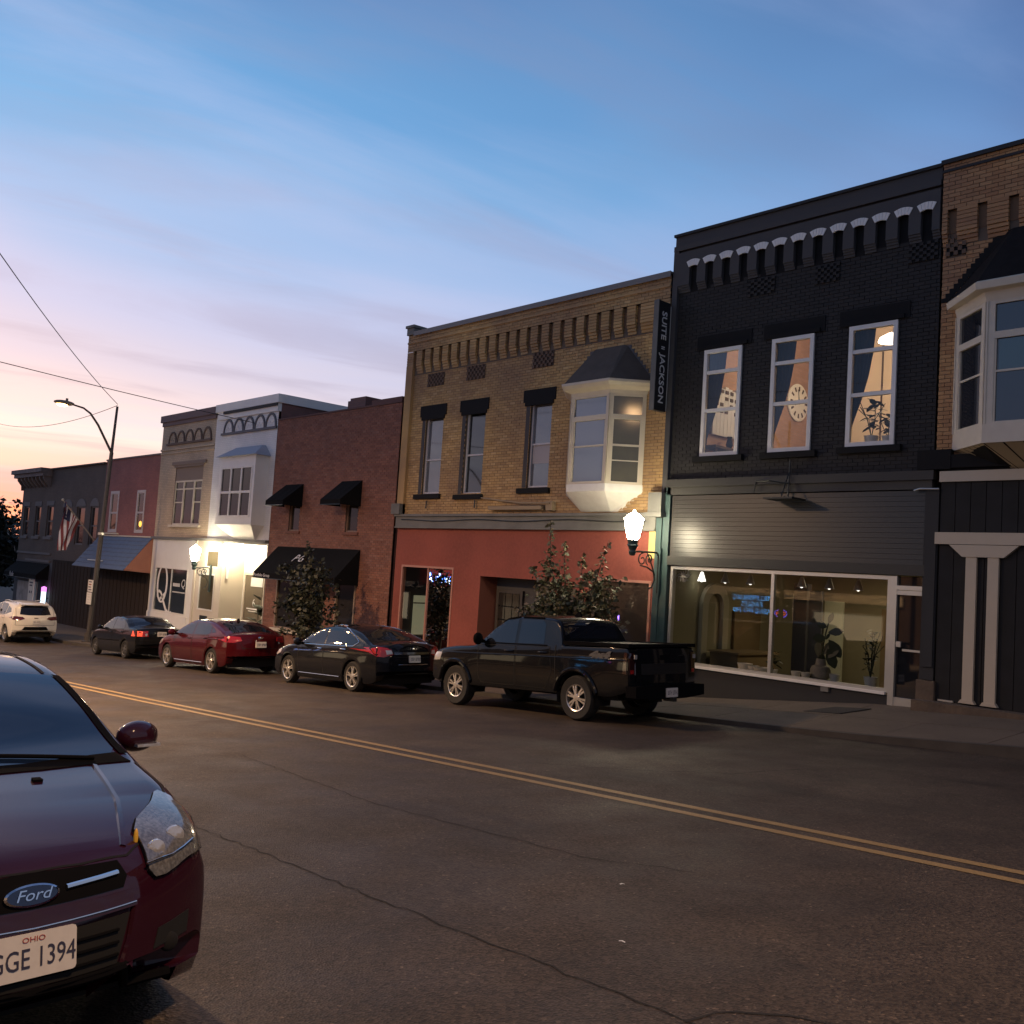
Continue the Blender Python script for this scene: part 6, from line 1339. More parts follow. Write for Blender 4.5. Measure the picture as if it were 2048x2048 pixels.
# --- black sedan in the middle of the row
def altima():
    sp = dict(L=4.86, W=1.83, wheels=[(1.45, .335), (-1.326, .335)], under=.2, bow=(.34, .95, .26, .8), zmid=.60,
        prof=[(-2.43, .50), (-2.425, .78), (-2.40, .98), (-2.33, 1.07), (-2.15, 1.105), (-1.95, 1.125), (-1.6, 1.25), (-1.2, 1.385), (-.7, 1.46), (-.25, 1.47), (.2, 1.43), (.6, 1.27), (1.1, 1.03), (1.4, .98), (1.9, .90), (2.2, .80), (2.35, .70), (2.41, .60), (2.43, .45)],
        belt=[(-2.4, 1.0), (-1.2, 1.0), (0, .96), (1.2, .93), (2.4, .75)], sill=[(-2.43, .40), (-2.2, .26), (-1.8, .20), (1.9, .18), (2.2, .2), (2.43, .32)], rc=[(-2.43, .10), (-1.9, .10), (-1.2, .14), (.3, .14), (1.2, .10), (2.43, .12)], plan=[(-2.43, .95), (-1.6, .99), (-.5, 1), (1.0, 1), (1.8, .985), (2.43, .94)])
    c = Car('black_sedan', -19.1, 12.9, -1, sp, 'black sedan with chrome window trim between the red car and the pickup', 'car', paintm('black_car_paint', (.006, .007, .010)), 'cars parked along the far kerb')
    win = [(1.02, .99), (.55, 1.27), (.25, 1.385), (-.05, 1.41), (-.10, 1.0)]; win2 = [(-.16, 1.0), (-.11, 1.41), (-.5, 1.40), (-.85, 1.335), (-1.12, 1.24), (-1.42, 1.10), (-1.30, 1.03), (-1.0, 1.01)]
    sedan_sides(c, [win, win2], [[(.98, .95), (.95, .40), (.85, .24), (-.14, .24), (-.13, .97)], [(-.15, .97), (-.15, .24), (-.85, .24), (-.98, .55), (-1.12, .70), (-1.15, 1.0)]], [(.05, .90), (-.95, .92)], True)
    ol = [(1.08, .97), (.55, 1.30), (.22, 1.415), (-.2, 1.44), (-.55, 1.425), (-.9, 1.36), (-1.2, 1.25), (-1.50, 1.095), (-1.32, 1.0), (-.9, .985), (0, .975), (1.08, .97)]
    for ax in ('L', 'Rt'):
        c.strip('chrome_trim', ol, ax, CHROME, r=.011, eps=.006); c.strip('sill_trim', [(.95, .30), (-.8, .30)], ax, CHROME, r=.008, eps=.004); c.strip('crease', [(1.0, .80), (-1.0, .86)], ax, c.paint, r=.010, eps=.0)
    c.panel('windshield', [(.28, -.58), (.28, .58), (1.02, .70), (1.02, -.70)], 'T', CARGLASS, .003, .08); c.panel('rear_window', [(-1.22, -.54), (-1.22, .54), (-1.86, .62), (-1.86, -.62)], 'T', CARGLASS, .003, .06)
    for e in (1, -1):
        tl = c.panel('taillight', [(e * .52, .86), (e * .56, .99), (e * .80, 1.02), (e * .895, .99), (e * .86, .82), (e * .72, .80)], 'B', REDLENS, .006, .05); c.panel('reverse_lens', [(e * .53, .87), (e * .56, .95), (e * .68, .95), (e * .66, .86)], 'B', CLEARLENS, .009, .05, tl)
        c.panel('taillight_side', [(-1.98, .98), (-2.20, 1.01), (-2.30, .97), (-2.26, .86), (-2.1, .88)], 'L' if e > 0 else 'Rt', REDLENS, .006, .05, tl)
        c.panel('headlight', [(1.75, .82), (2.05, .78), (2.12, .70), (1.98, .66), (1.8, .72)], 'L' if e > 0 else 'Rt', CLEARLENS, .006, .05)
    c.panel('trunk_bar', [(-.50, .86), (-.50, .91), (.50, .91), (.50, .86)], 'B', CHROME, .014, .08); c.panel('trunk_spoiler', [(-2.36, -.62), (-2.36, .62), (-2.27, .62), (-2.27, -.62)], 'T', c.paint, .02, .08)
    p, n = c.cast((0, .97), 'B'); part('emblem', MB().lathe([(.06, 0), (.06, .014), (.045, .014), (.045, 0)], tuple(p + n * .01), 'x', 20, False).box(p.x - .012, p.x + .004, p.y - .065, p.y + .065, p.z - .012, p.z + .012), CHROME, c.root, local=True)
    c.plate('number_plate', 0, .76, 'B', None); c.panel('bumper_trim', [(-.6, .36), (-.55, .46), (.55, .46), (.6, .36)], 'B', TRIM, .006, .08); c.strip('bumper_chrome', [(-.4, .64), (.4, .64)], 'B', CHROME, r=.007, eps=.004)
    for y in (-.5, .5): pass
    for e in (1, -1): mirror(c, .80, .90, 1.02, e, c.paint)
    c.strip('trunk_gap', [(-.60, 1.0), (-.46, .80), (.46, .80), (.60, 1.0)], 'B', GAP, .005, .003)
    c.wheels(5, .235, twin=True)
altima()
# --- red sedan
def red():
    sp = dict(L=4.85, W=1.83, wheels=[(1.46, .335), (-1.34, .335)], under=.2, bow=(.34, .95, .30, .85), zmid=.60,
        prof=[(-2.425, .50), (-2.42, .80), (-2.39, .98), (-2.31, 1.08), (-2.1, 1.105), (-1.75, 1.20), (-1.35, 1.325), (-.9, 1.425), (-.4, 1.465), (0, 1.46), (.4, 1.38), (.8, 1.21), (1.15, 1.03), (1.5, .98), (2.0, .88), (2.25, .77), (2.37, .67), (2.41, .58), (2.425, .45)],
        belt=[(-2.4, 1.02), (-1.2, 1.01), (0, .97), (1.2, .93), (2.4, .75)], sill=[(-2.425, .42), (-2.2, .28), (-1.8, .20), (1.9, .18), (2.2, .2), (2.425, .32)], rc=[(-2.425, .10), (-1.9, .10), (-1.2, .14), (.3, .14), (1.2, .10), (2.425, .12)], plan=[(-2.425, .94), (-1.6, .985), (-.5, 1), (1.0, 1), (1.8, .985), (2.425, .93)])
    c = Car('red_sedan', -25.45, 12.62, -1, sp, 'dark red sedan with five-spoke alloys parked behind the black sedan', 'car', paintm('red_car_paint', (.060, .004, .007), .25, .2), 'cars parked along the far kerb')
    win = [(1.05, 1.0), (.55, 1.27), (.2, 1.385), (-.10, 1.40), (-.14, 1.01)]; win2 = [(-.20, 1.01), (-.16, 1.40), (-.55, 1.385), (-.95, 1.31), (-1.15, 1.24), (-1.20, 1.06), (-1.0, 1.02)]; win3 = [(-1.25, 1.07), (-1.20, 1.225), (-1.38, 1.16), (-1.48, 1.10)]
    sedan_sides(c, [win, win2, win3], [[(1.0, .96), (.97, .40), (.85, .24), (-.18, .24), (-.17, .98)], [(-.19, .98), (-.19, .24), (-.85, .24), (-.99, .55), (-1.13, .70), (-1.16, 1.01)]], [(0, .90), (-.98, .93)])
    for ax in ('L', 'Rt'):
        c.strip('sill_trim', [(.95, .27), (-.8, .27)], ax, CHROME, r=.010, eps=.004); c.strip('crease', [(1.2, .86), (-1.9, .94)], ax, c.paint, r=.012, eps=-.002)
    c.panel('windshield', [(.34, -.58), (.34, .58), (1.06, .70), (1.06, -.70)], 'T', CARGLASS, .003, .08); c.panel('rear_window', [(-1.18, -.54), (-1.18, .54), (-1.98, .60), (-1.98, -.60)], 'T', CARGLASS, .003, .06)
    for e in (1, -1):
        tl = c.panel('taillight', [(e * .50, .90), (e * .54, 1.0), (e * .80, 1.02), (e * .89, .98), (e * .86, .86), (e * .7, .85)], 'B', bpy.data.materials['red_lens'], .006, .05); c.panel('taillight_side', [(-2.0, .99), (-2.2, 1.01), (-2.28, .96), (-2.25, .87), (-2.1, .90)], 'L' if e > 0 else 'Rt', REDLENS, .006, .05, tl)
        c.panel('headlight', [(1.75, .82), (2.06, .77), (2.12, .68), (1.98, .65), (1.8, .72)], 'L' if e > 0 else 'Rt', CLEARLENS, .006, .05)
    c.plate('number_plate', 0, .80, 'B', None); c.panel('diffuser', [(-.72, .30), (-.62, .50), (.62, .50), (.72, .30)], 'B', TRIM, .006, .08);
    p, n = c.cast((0, .98), 'B'); part('emblem', MB().ball(tuple(p), .02, .08, .035, 14, 8), CHROME, c.root, local=True, smooth=True); part('roof_antenna', MB().prism([(-1.0, 1.40), (-1.16, 1.36), (-1.12, 1.46), (-1.09, 1.47)], 'y', -.02, .02), TRIM, c.root, local=True)
    for e in (1, -1): mirror(c, .85, .90, 1.03, e, c.paint)
    c.strip('trunk_gap', [(-.62, 1.02), (-.48, .70), (.48, .70), (.62, 1.02)], 'B', GAP, .005, .003)
    c.wheels(5, .235, twin=True)
red()
# --- small black older sedan
def civic():
    sp = dict(L=4.45, W=1.70, wheels=[(1.37, .30), (-1.25, .30)], under=.18, bow=(.30, .9, .20, .6), zmid=.55, tumble=.44,
        prof=[(-2.225, .50), (-2.22, .80), (-2.20, .95), (-2.14, 1.02), (-1.95, 1.04), (-1.55, 1.06), (-1.2, 1.22), (-.85, 1.355), (-.4, 1.40), (.1, 1.395), (.35, 1.33), (.7, 1.14), (1.0, .97), (1.3, .93), (1.8, .85), (2.05, .76), (2.17, .66), (2.21, .56), (2.225, .42)],
        belt=[(-2.2, .97), (-1, .95), (0, .93), (1.2, .89), (2.2, .7)], sill=[(-2.225, .36), (-2.0, .25), (-1.6, .19), (1.7, .18), (2.0, .2), (2.225, .3)], rc=[(-2.225, .08), (-1.6, .08), (-1, .11), (.3, .11), (1, .09), (2.225, .1)], plan=[(-2.225, .94), (-1.5, .985), (-.5, 1), (1.0, 1), (1.7, .98), (2.225, .92)])
    c = Car('black_compact_sedan', -32.6, 13.05, -1, sp, 'older black compact sedan with one bright red taillight parked behind the street sign pole', 'car', paintm('worn_black_paint', (.008, .009, .011), .3), 'cars parked along the far kerb')
    sedan_sides(c, [[(.95, .94), (.5, 1.23), (.25, 1.33), (-.12, 1.345), (-.14, .95)], [(-.20, .96), (-.18, 1.345), (-.6, 1.34), (-.85, 1.27), (-1.08, 1.12), (-1.12, .98)]], [[(.92, .90), (.9, .4), (.8, .24), (-.18, .24), (-.17, .92)], [(-.19, .92), (-.19, .24), (-.8, .24), (-.92, .52), (-1.05, .64), (-1.08, .95)]], [(-.05, .84), (-.95, .86)])
    c.panel('windshield', [(.34, -.55), (.34, .55), (.96, .66), (.96, -.66)], 'T', CARGLASS, .003, .07); c.panel('rear_window', [(-.92, -.52), (-.92, .52), (-1.50, .60), (-1.50, -.60)], 'T', CARGLASS, .003, .06)
    HOT = M('lit_taillight', (.5, .03, .02), .3, emit=(1, .12, .05), es=.9)
    for e in (1, -1):
        tl = c.panel('taillight', [(e * .60, .75), (e * .60, .91), (e * .80, .92), (e * .82, .75)], 'B', HOT if e > 0 else REDLENS, .006, .05); c.panel('taillight_side', [(-2.02, .74), (-2.02, .91), (-2.16, .92), (-2.18, .74)], 'L' if e > 0 else 'Rt', REDLENS, .006, .05, tl); c.panel('reverse_lens', [(e * .46, .76), (e * .46, .84), (e * .52, .84), (e * .52, .76)], 'B', CLEARLENS, .005, .05, tl)
        c.panel('headlight', [(1.75, .78), (2.0, .74), (2.06, .66), (1.85, .64)], 'L' if e > 0 else 'Rt', CLEARLENS, .006, .05)
    c.plate('number_plate', 0, .82, 'B', None); c.strip('bumper_line', [(-.78, .62), (.78, .62)], 'B', GAP, .006, .003); c.strip('trunk_gap', [(-.5, .97), (-.5, .66), (.5, .66), (.5, .97)], 'B', GAP, .005, .003)
    for ax in ('L', 'Rt'): c.strip('side_moulding', [(1.0, .56), (-.85, .58)], ax, TRIM, r=.014, eps=.004)
    for e in (1, -1): mirror(c, .72, .84, .97, e, c.paint, .07, .09, .065)
    c.wheels(7, .19, .19, M('dull_hubcap', (.10, .10, .10), .45, .5))
civic()
# --- white crossover at the far left
def suv():
    sp = dict(L=4.65, W=1.86, wheels=[(1.40, .36), (-1.325, .36)], under=.26, bow=(.34, .9, .22, .7), zmid=.75, tumble=.38, tuck=.09,
        prof=[(-2.325, .55), (-2.32, .95), (-2.27, 1.10), (-2.10, 1.35), (-1.85, 1.60), (-1.6, 1.655), (-1, 1.69), (-.2, 1.70), (.3, 1.64), (.7, 1.45), (1.15, 1.15), (1.5, 1.10), (1.95, 1.02), (2.15, .92), (2.26, .80), (2.31, .66), (2.325, .5)],
        belt=[(-2.3, 1.12), (-1, 1.10), (0, 1.06), (1.2, 1.02), (2.3, .85)], sill=[(-2.325, .48), (-2.1, .34), (-1.8, .26), (1.8, .25), (2.1, .28), (2.325, .4)], rc=[(-2.325, .12), (-1.9, .16), (-1, .13), (.3, .13), (1.2, .12), (2.325, .13)], plan=[(-2.325, .95), (-1.5, .99), (-.5, 1), (1.0, 1), (1.7, .98), (2.325, .92)])
    c = Car('white_crossover', -44.6, 12.75, -1, sp, 'white crossover seen from behind at the far left edge', 'car', paintm('white_car_paint', (.62, .60, .56), .3), 'cars parked along the far kerb')
    sedan_sides(c, [[(1.0, 1.10), (.55, 1.42), (.25, 1.58), (-.12, 1.60), (-.14, 1.11)], [(-.2, 1.11), (-.18, 1.60), (-.9, 1.58), (-1.05, 1.52), (-1.1, 1.14)], [(-1.16, 1.15), (-1.12, 1.5), (-1.55, 1.42), (-1.75, 1.28)]], [[(.95, 1.04), (.92, .5), (.8, .34), (-.18, .34), (-.17, 1.08)], [(-.19, 1.08), (-.19, .34), (-.85, .34), (-.98, .6), (-1.1, .75), (-1.14, 1.1)]], [(-.02, 1.0), (-.98, 1.02)])
    c.panel('rear_window', [(-.60, 1.20), (-.52, 1.50), (-.3, 1.55), (.3, 1.55), (.52, 1.50), (.60, 1.20), (.3, 1.17), (-.3, 1.17)], 'B', CARGLASS, .006, .06); c.panel('windshield', [(.34, -.58), (.34, .58), (1.05, .70), (1.05, -.70)], 'T', CARGLASS, .003, .08)
    DRL = M('smoked_red_lens', (.07, .008, .01), .12, coat=1.)
    for e in (1, -1):
        tl = c.panel('taillight', [(e * .42, 1.02), (e * .50, 1.10), (e * .80, 1.12), (e * .90, 1.08), (e * .86, .98), (e * .6, .96)], 'B', DRL, .008, .05); c.panel('taillight_side', [(-1.9, 1.1), (-2.15, 1.12), (-2.22, 1.04), (-2.1, 1.0)], 'L' if e > 0 else 'Rt', DRL, .006, .05, tl)
    c.panel('bumper_insert', [(-.52, .56), (-.42, .70), (.42, .70), (.52, .56)], 'B', TRIM, .006, .07); c.panel('lower_bumper', [(-.80, .40), (-.80, .52), (.80, .52), (.80, .40)], 'B', M('silver_skid', (.40, .37, .33), .45), .008, .08); c.plate('number_plate', 0, .90, 'B', None)
    part('roof_spoiler', MB().prism([(-1.75, 1.66), (-2.02, 1.60), (-2.02, 1.57), (-1.7, 1.6)], 'y', -.55, .55), c.paint, c.root, local=True); p, n = c.cast((0, 1.06), 'B'); part('emblem', MB().box(p.x - .015, p.x, -.08, .08, p.z - .02, p.z + .02), CHROME, c.root, local=True)
    c.strip('tailgate_gap', [(-.72, 1.45), (-.76, .76), (.76, .76), (.72, 1.45)], 'B', GAP, .006, .003)
    for ax in ('L', 'Rt'): part('roof_rail', MB().tube([(.1, (.60 if ax == 'L' else -.60), 1.67), (-.5, (.62 if ax == 'L' else -.62), 1.72), (-1.5, (.60 if ax == 'L' else -.60), 1.66)], .018, 6), STEEL, c.root, local=True)
    for e in (1, -1): mirror(c, .85, .92, 1.13, e, c.paint)
    c.wheels(5, .24)
suv()
# --- black pickup
def pickup():
    sp = dict(L=5.40, W=1.88, wheels=[(1.72, .39), (-1.50, .39)], under=.40, bow=(.28, .8, .05, .4), zmid=.85, tumble=.34, tuck=.05, shoulder=.03, flare=.03, arch=1.15, crown=.035, bowp=2.6,
        prof=[(-2.70, .62), (-2.695, 1.0), (-2.68, 1.27), (-2.62, 1.315), (-2.4, 1.315), (-1.25, 1.30), (-1.16, 1.31), (-1.10, 1.45), (-.98, 1.68), (-.86, 1.755), (-.5, 1.79), (0, 1.795), (.35, 1.76), (.62, 1.62), (1.05, 1.30), (1.22, 1.22), (1.6, 1.19), (2.15, 1.14), (2.45, 1.08), (2.60, 1.0), (2.67, .90), (2.695, .75), (2.70, .6)],
        belt=[(-2.7, 1.25), (-1.2, 1.24), (0, 1.20), (1.2, 1.16), (2.7, 1.0)], sill=[(-2.70, .58), (-2.5, .52), (-2.2, .46), (2.1, .42), (2.45, .46), (2.70, .52)], rc=[(-2.7, .05), (-1.3, .05), (-1.0, .10), (.4, .11), (1.1, .09), (2.2, .10), (2.70, .10)], plan=[(-2.7, .97), (-2.2, .99), (-.5, 1), (1.0, 1), (2.0, .99), (2.70, .95)])
    paint = paintm('pickup_paint', (.005, .006, .008), .2)
    c = Car('black_pickup_truck', -12.60, 13.02, -1, sp, 'black crew cab pickup truck parked in front of the red shop', 'pickup truck', paint, 'cars parked along the far kerb')
    w1 = [(1.02, 1.27), (.66, 1.53), (.42, 1.655), (.10, 1.70), (.06, 1.255)]; w2 = [(-.02, 1.26), (.02, 1.70), (-.55, 1.695), (-.64, 1.62), (-.70, 1.275)]
    sedan_sides(c, [w1, w2], [[(1.05, 1.20), (1.03, .62), (.95, .50), (.03, .50), (.03, 1.22)], [(.0, 1.22), (.0, .50), (-.75, .50), (-.86, .62), (-.92, .80), (-.86, 1.23)]], [(.18, 1.12), (-.70, 1.13)])
    for ax in ('L', 'Rt'):
        c.strip('bed_gap', [(-1.0, 1.26), (-1.02, .80), (-1.03, .6)], ax, GAP, .010, .004); c.strip('beltline_trim', [(1.05, 1.245), (-.78, 1.25)], ax, TRIM, r=.012, eps=.004); c.strip('crease', [(2.3, 1.02), (-.9, 1.06), (-2.6, 1.08)], ax, paint, r=.014, eps=-.002)
        c.strip('rain_visor', [(1.0, 1.31), (.68, 1.56), (.42, 1.69), (.1, 1.735)], ax, TRIM, r=.018, eps=.008); c.strip('rain_visor', [(.0, 1.735), (-.55, 1.725)], ax, TRIM, r=.018, eps=.008)
        e = 1 if ax == 'L' else -1
        for xc, r in sp['wheels']:      # raised arch lips
            mb = MB(); ra = r * 1.15 + .035
            P = [c.cast((xc + ra * math.cos(a), max(.50, r + ra * math.sin(a))), ax) for a in [math.pi * k / 18 for k in range(19)]]
            mb.tube([p + Vector((0, e * .004, 0)) for p, n in P], .042, 8); part('arch_flare', mb, paint, c.root, smooth=True, local=True)
        p, n = c.cast((-2.02, 1.14), ax); text('lettering', '4x4', .15, p + n * .006, (-1 if e > 0 else 1, 0, 0), (0, 0, 1), M('decal_grey', (.09, .09, .09), .6) if 'decal_grey' not in bpy.data.materials else bpy.data.materials['decal_grey'], c.root, .003, local=True, sx=1.9, shear=.35, bold=.012)
        c.panel('headlight', [(2.15, 1.02), (2.42, 1.0), (2.52, .92), (2.45, .84), (2.2, .86)], ax, CLEARLENS, .006, .05)
        part('step_bar', MB().tube([(.95, e * .86, .46), (-.95, e * .86, .46)], .045, 8), TRIM, c.root, local=True)
    c.panel('windshield', [(.60, -.60), (.60, .60), (1.10, .72), (1.10, -.72)], 'T', CARGLASS, .003, .08); c.panel('rear_window', [(-.66, 1.38), (-.60, 1.66), (.60, 1.66), (.66, 1.38)], 'B', CARGLASS, .006, .06)
    # open bed: dark sheet at rail height stands for its shaded inside
    part('bed_shade_sheet', MB().box(-2.60, -1.22, -.74, .74, 1.30, 1.325), M('bed_shade_black', (.012, .012, .013), .7), c.root, local=True)
    for e in (1, -1): part('bed_rail', MB().box(-2.66, -1.18, e * .84 - .07, e * .84 + .07, 1.285, 1.345), TRIM, c.root, local=True)
    part('tailgate_cap', MB().box(-2.70, -2.60, -.80, .80, 1.295, 1.345), TRIM, c.root, local=True)
    tg = c.panel('tailgate', [(-.74, .72), (-.74, 1.26), (.74, 1.26), (.74, .72)], 'B', paint, .010, .08); c.panel('tailgate_handle', [(-.13, 1.08), (-.13, 1.16), (.13, 1.16), (.13, 1.08)], 'B', TRIM, .018, .06, tg)
    c.panel('tailgate_recess', [(-.62, .84), (-.62, 1.02), (.62, 1.02), (.62, .84)], 'B', M('matte_black_paint', (.006, .006, .007), .5), .014, .08, tg)
    for e in (1, -1):
        tl = c.panel('taillight', [(e * .77, .84), (e * .77, 1.20), (e * .895, 1.20), (e * .905, .84)], 'B', DRL_, .008, .05); c.panel('taillight_side', [(-2.67, .84), (-2.67, 1.20), (-2.56, 1.20), (-2.54, .86)], 'L' if e > 0 else 'Rt', DRL_, .008, .05, tl)
        c.panel('red_reflector', [(e * .79, .86), (e * .79, .92), (e * .87, .92), (e * .87, .86)], 'B', bpy.data.materials['red_lens'], .012, .05, tl); part('reverse_lens', MB().box(-2.725, -2.705, e * .80 - .03, e * .80 + .03, 1.10, 1.17), CLEARLENS, tl, local=True)
    rb = part('rear_bumper', MB().prism([(-.93, .48), (-.93, .66), (-.30, .68), (.30, .68), (.93, .66), (.93, .48), (.40, .44), (-.40, .44)], 'x', -2.84, -2.62), TRIM, c.root, local=True)
    bm = MB().box(-2.86, -2.84, -.152, .152, .47, .62); o = part('number_plate', bm, PLATEM, c.root, local=True); mk = MB()
    for i in range(7):
        a = .115 - .036 * i - (.02 if i > 2 else 0); mk.box(-2.863, -2.86, a - .008, a, .51, .58).box(-2.863, -2.86, a - .022, a - .008, (.51, .57, .54)[i % 3], (.52, .58, .55)[i % 3])
    part('characters', mk, INK, o, local=True)
    part('hitch', MB().box(-2.92, -2.7, -.04, .04, .40, .47), IRON, c.root, local=True); part('roof_antenna', MB().prism([(-.6, 1.78), (-.78, 1.77), (-.74, 1.86), (-.70, 1.86)], 'y', -.02, .02), TRIM, c.root, local=True)
    part('fog_lamp', MB().ball((2.52, .70, .62), .05, .07, .05), CLEARLENS, c.root, local=True, smooth=True); part('grille', MB().box(2.66, 2.73, -.55, .55, .72, .96), CHROME, c.root, local=True)
    for e in (1, -1): mirror(c, .95, .92, 1.31, e, TRIM, .08, .12, .11)
    c.wheels(6, .235, .24, twin=True)
DRL_ = M('deep_red_lens', (.025, .003, .004), .12, coat=1.)
pickup()
# --- the hatchback in the near corner
def hatch():
    sp = dict(L=4.36, W=1.82, wheels=[(1.28, .32), (-1.37, .32)], under=.18, bow=(.38, 1.05, .22, .6), zmid=.58, tumble=.30, tuck=.05, bowp=2.3, crown=.032, rcy=1.1,
        prof=[(-2.18, .55), (-2.17, .90), (-2.08, 1.08), (-1.85, 1.28), (-1.6, 1.40), (-1.1, 1.465), (-.6, 1.51), (-.2, 1.495), (.05, 1.46), (.28, 1.40), (.6, 1.265), (.95, 1.085), (1.16, 1.012), (1.45, .955), (1.75, .893), (1.95, .835), (2.05, .785), (2.115, .72), (2.15, .63), (2.17, .50), (2.18, .38)],
        belt=[(-2.1, 1.05), (-1, 1.02), (0, .97), (1.0, .92), (1.7, .80), (2.18, .62)], sill=[(-2.18, .40), (-1.9, .25), (-1.6, .20), (1.6, .17), (1.95, .165), (2.1, .18), (2.18, .25)], rc=[(-2.18, .10), (-1.6, .12), (.2, .085), (1.0, .08), (1.5, .11), (1.95, .12), (2.18, .10)], plan=[(-2.18, .93), (-1.5, .985), (-.5, 1), (.9, 1), (1.4, .995), (1.8, .975), (2.18, .93)])
    paint = M('maroon_car_paint', (.026, .002, .008), .6, .0, .1, 1.0); paint.node_tree.nodes['Principled BSDF'].inputs['Coat IOR'].default_value = 1.48
    c = Car('maroon_hatchback', -5.86, 1.12, 1, sp, 'dark maroon hatchback facing the camera in the near left corner', 'car', paint, yaw=2.5)
    WSH = M('windshield_glass', (.008, .018, .045), .03, spec=1.0)
    c.panel('windshield', [(.27, -.69), (.23, 0), (.27, .69), (.60, .725), (.98, .765), (1.05, .72), (1.12, .3), (1.14, 0), (1.12, -.3), (1.05, -.72), (.98, -.765), (.60, -.725)], 'T', WSH, .003, .06)
    c.panel('windshield_frit', [(1.02, -.76), (1.11, -.3), (1.12, 0), (1.11, .3), (1.02, .76), (1.12, .80), (1.19, .35), (1.205, 0), (1.19, -.35), (1.12, -.80)], 'T', TRIM, .005, .06)
    for e in (1, -1):
        c.strip('a_pillar_seal', [(1.03, e * .80), (.62, e * .755), (.26, e * .715)], 'T', TRIM, .024, .005); c.strip('roof_ditch', [(.24, e * .66), (-.3, e * .62), (-1.3, e * .57)], 'T', GAP, .010, .004)
        c.strip('hood_gap', [(1.12, e * .82), (1.45, e * .81), (1.66, e * .755), (1.82, e * .63), (1.94, e * .50), (2.02, e * .40), (2.06, e * .2), (2.07, 0)], 'T', GAP, .005, .003)
        c.strip('hood_crease', [(1.16, e * .60), (1.6, e * .53), (1.98, e * .40)], 'T', paint, r=.020, eps=-.010)
        c.panel('washer_jet', [(1.30, e * .28 - .018), (1.30, e * .28 + .018), (1.335, e * .28 + .022), (1.335, e * .28 - .022)], 'T', TRIM, .012, .04)
    for x0, y0, x1, y1 in ((1.10, .62, 1.02, .05), (1.08, .02, 1.0, -.52)): c.strip('wiper', [(x0, y0), (x1, y1)], 'T', TRIM, r=.010, eps=.016)
    sedan_sides(c, [[(.98, 1.0), (.6, 1.19), (.2, 1.36), (-.2, 1.41), (-.22, 1.0)], [(-.3, .99), (-.27, 1.39), (-.9, 1.38), (-1.2, 1.30), (-1.25, 1.04)]], [[(.95, .93), (.93, .40), (.8, .26), (-.27, .26), (-.26, .96)]], [(-.1, .90)])
    for ax in ('L', 'Rt'): c.panel('door', [(-.29, .96), (-.29, .26), (-.85, .26), (-1.0, .55), (-1.15, .66), (-1.18, 1.0)], ax, paint, .002, .07); c.strip('door_gap', [(-.29, .96), (-.29, .26)], ax, GAP, .005, .0035)
    # upper grille slot with chrome bar, oval badge, lower grille, plate
    c.panel('upper_grille', [(-.38, .70), (-.35, .755), (0, .768), (.35, .755), (.38, .70), (.36, .66), (0, .655), (-.36, .66)], 'F', TRIM, .004, .04)
    for e in (1, -1): c.strip('grille_bar', [(e * .125, .705), (e * .335, .715)], 'F', CHROME, r=.010, eps=.012)
    c.panel('bumper_bar', [(-.40, .645), (0, .645), (.40, .645), (.41, .585), (0, .578), (-.41, .585)], 'F', paint, .020, .05); c.strip('bar_highlight', [(-.40, .60), (0, .593), (.40, .60)], 'F', CHROME, r=.0035, eps=.024)
    lg = c.panel('lower_grille', [(-.385, .565), (0, .56), (.385, .565), (.31, .32), (.28, .295), (0, .29), (-.28, .295), (-.31, .32)], 'F', WELL, .006, .05)
    for z in (.335, .38, .425, .47, .515): c.strip('grille_slat', [(-.33, z), (0, z), (.33, z)], 'F', TRIM, r=.006, eps=.014, parent=lg)
    c.strip('lip', [(-.62, .205), (-.3, .19), (0, .187), (.3, .19), (.62, .205)], 'F', TRIM, r=.02, eps=.01)
    for e in (1, -1):
        c.panel('side_intake', [(e * .535, .46), (e * .72, .475), (e * .70, .33), (e * .47, .27)], 'F', WELL, .005, .04); c.strip('intake_blade', [(e * .41, .58), (e * .385, .46), (e * .32, .31)], 'F', paint, r=.016, eps=.006)
        part('fog_lamp', MB().ball(tuple(c.cast((e * .60, .385), 'F')[0]),   .02, .04, .04, 14, 8), GAP, c.root, smooth=True, local=True)
        c.panel('skid_fin', [(e * .28, .265), (e * .40, .285), (e * .60, .26), (e * .34, .24)], 'F', paint, .03, .05)
    p, n = c.cast((0, .712), 'F'); n = Vector((.97, 0, .26)); u = n.cross(Vector((0, 1, 0))); u = -u if u.z < 0 else u; ctr = p + n * .018 - u * .012
    def oval(a, b, d, m=28): return [tuple(ctr + Vector((0, 1, 0)) * (a * math.cos(2 * math.pi * k / m)) + u * (b * math.sin(2 * math.pi * k / m)) + n * d) for k in range(m)]
    mb = MB(); O, I, O2 = oval(.098, .040, .0), oval(.090, .033, .006), oval(.098, .040, -.03)
    for k in range(28): j = (k + 1) % 28; mb.quad(O[k], O[j], I[j], I[k]); mb.quad(O2[k], O2[j], O[j], O[k])
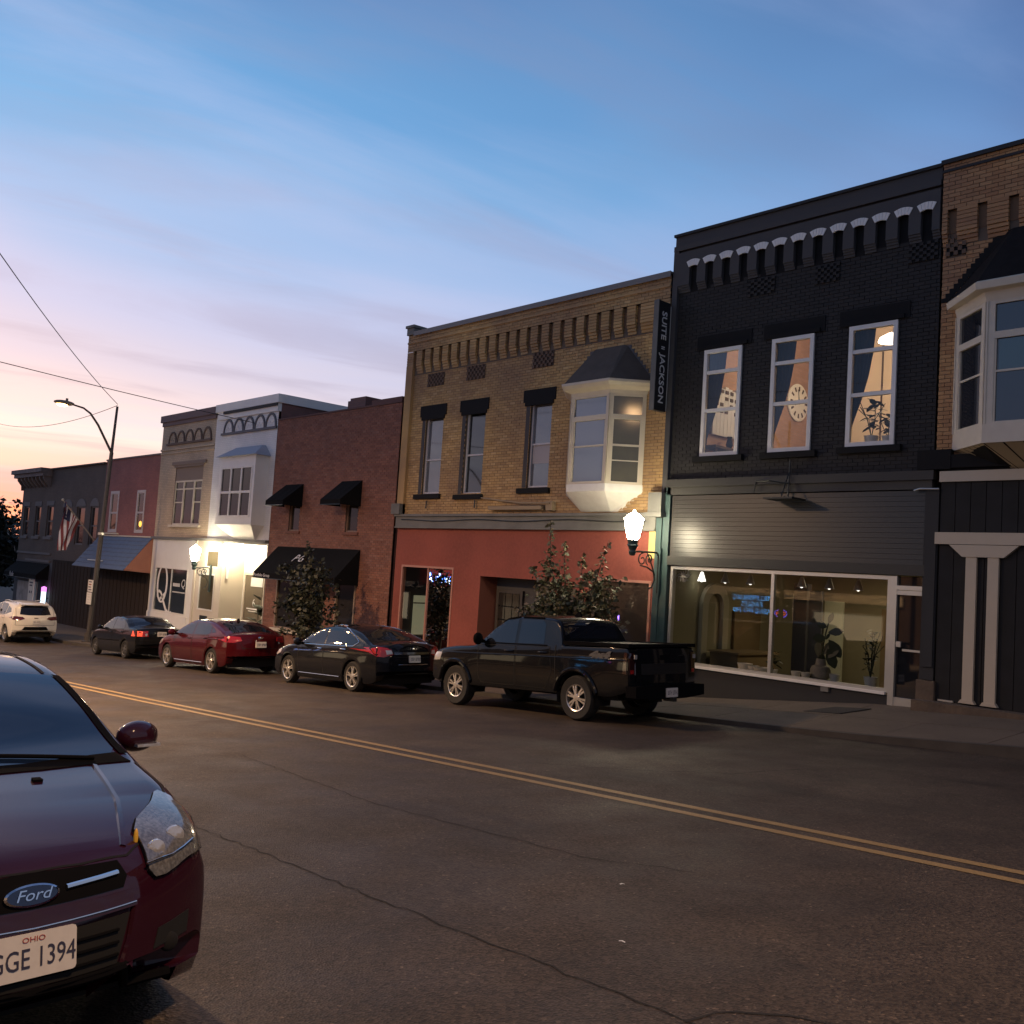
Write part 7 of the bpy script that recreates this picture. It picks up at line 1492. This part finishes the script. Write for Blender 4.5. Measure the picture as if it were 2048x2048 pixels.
    em = part('badge', MB().poly(oval(.092, .035, .003)), M('badge_blue', (.006, .012, .05), .15, coat=1.), c.root, local=True, fix=False); part('badge_rim', mb, CHROME, em, smooth=True, local=True); text('lettering', 'Ford', .056, ctr + n * .006, (0, 1, 0), u, CHROME, em, .002, local=True, shear=.3, sx=1.15)
    c.plate('number_plate', 0, .505, 'F', 'GGE 1394', 'OHIO')
    HL = M('headlight_glass', (.16, .16, .16), .16, metal=.45, coat=1., var=[(9, .7, (.12, .12, .12)), (70, .4, (.5, .5, .48))], bump=(11, .22, .006))
    for e in (1, -1):
        out_ = [(.482, .69), (.478, .76), (.478, .822), (.52, .845), (.58, .858), (.66, .876), (.72, .896), (.75, .90), (.79, .875), (.83, .80), (.845, .725), (.81, .697), (.71, .692), (.62, .675), (.56, .66), (.51, .663)]
        hl = c.panel('headlight', [(e * a, b) for a, b in out_], 'F', HL, .012, .03, dome=.014)
        c.strip('headlight_rim', [(e * a, b) for a, b in out_ + out_[:1]], 'F', TRIM, r=.006, eps=.010, parent=hl)
        for (a, b, r) in ((.535, .755, .040), (.655, .775, .046)):
            q, nn = c.cast((e * a, b), 'F'); part('projector', MB().lathe([(r, .004), (r * .95, .018), (r * .6, .022), (.001, .03)], tuple(q + nn * .010), 'x', 20), CLEARLENS, hl, smooth=True, local=True)
        q, nn = c.cast((e * .465, .80), 'F'); part('amber_strip', MB().ball(tuple(q + nn * .016), .010, .010, .035, 8, 6), M('amber_lens', (.55, .28, .03), .2, coat=1., emit=(1, .5, .05), es=.12) if e > 0 else bpy.data.materials['amber_lens'], hl, smooth=True, local=True)
        c.strip('chrome_line', [(e * .46, .715), (e * .60, .715), (e * .74, .74)], 'F', CHROME, r=.0045, eps=.030, parent=hl)
        wm = mirror(c, .70, .90, 1.05, e, paint, .085, .125, .078); part('indicator', MB().box(.72, .80, e * 1.04 - .06, e * 1.04 + .07, 1.01, 1.025), CLEARLENS, wm, local=True)
    for (y, w) in ((.10, .05), (.32, .05)): part('visor_tag', MB().quad((.12, y - w, 1.385), (.12, y + w, 1.385), (.17, y + w, 1.368), (.17, y - w, 1.368)), LETG, c.root, local=True, fix=False)
    c.wheels(5, .21)
hatch()
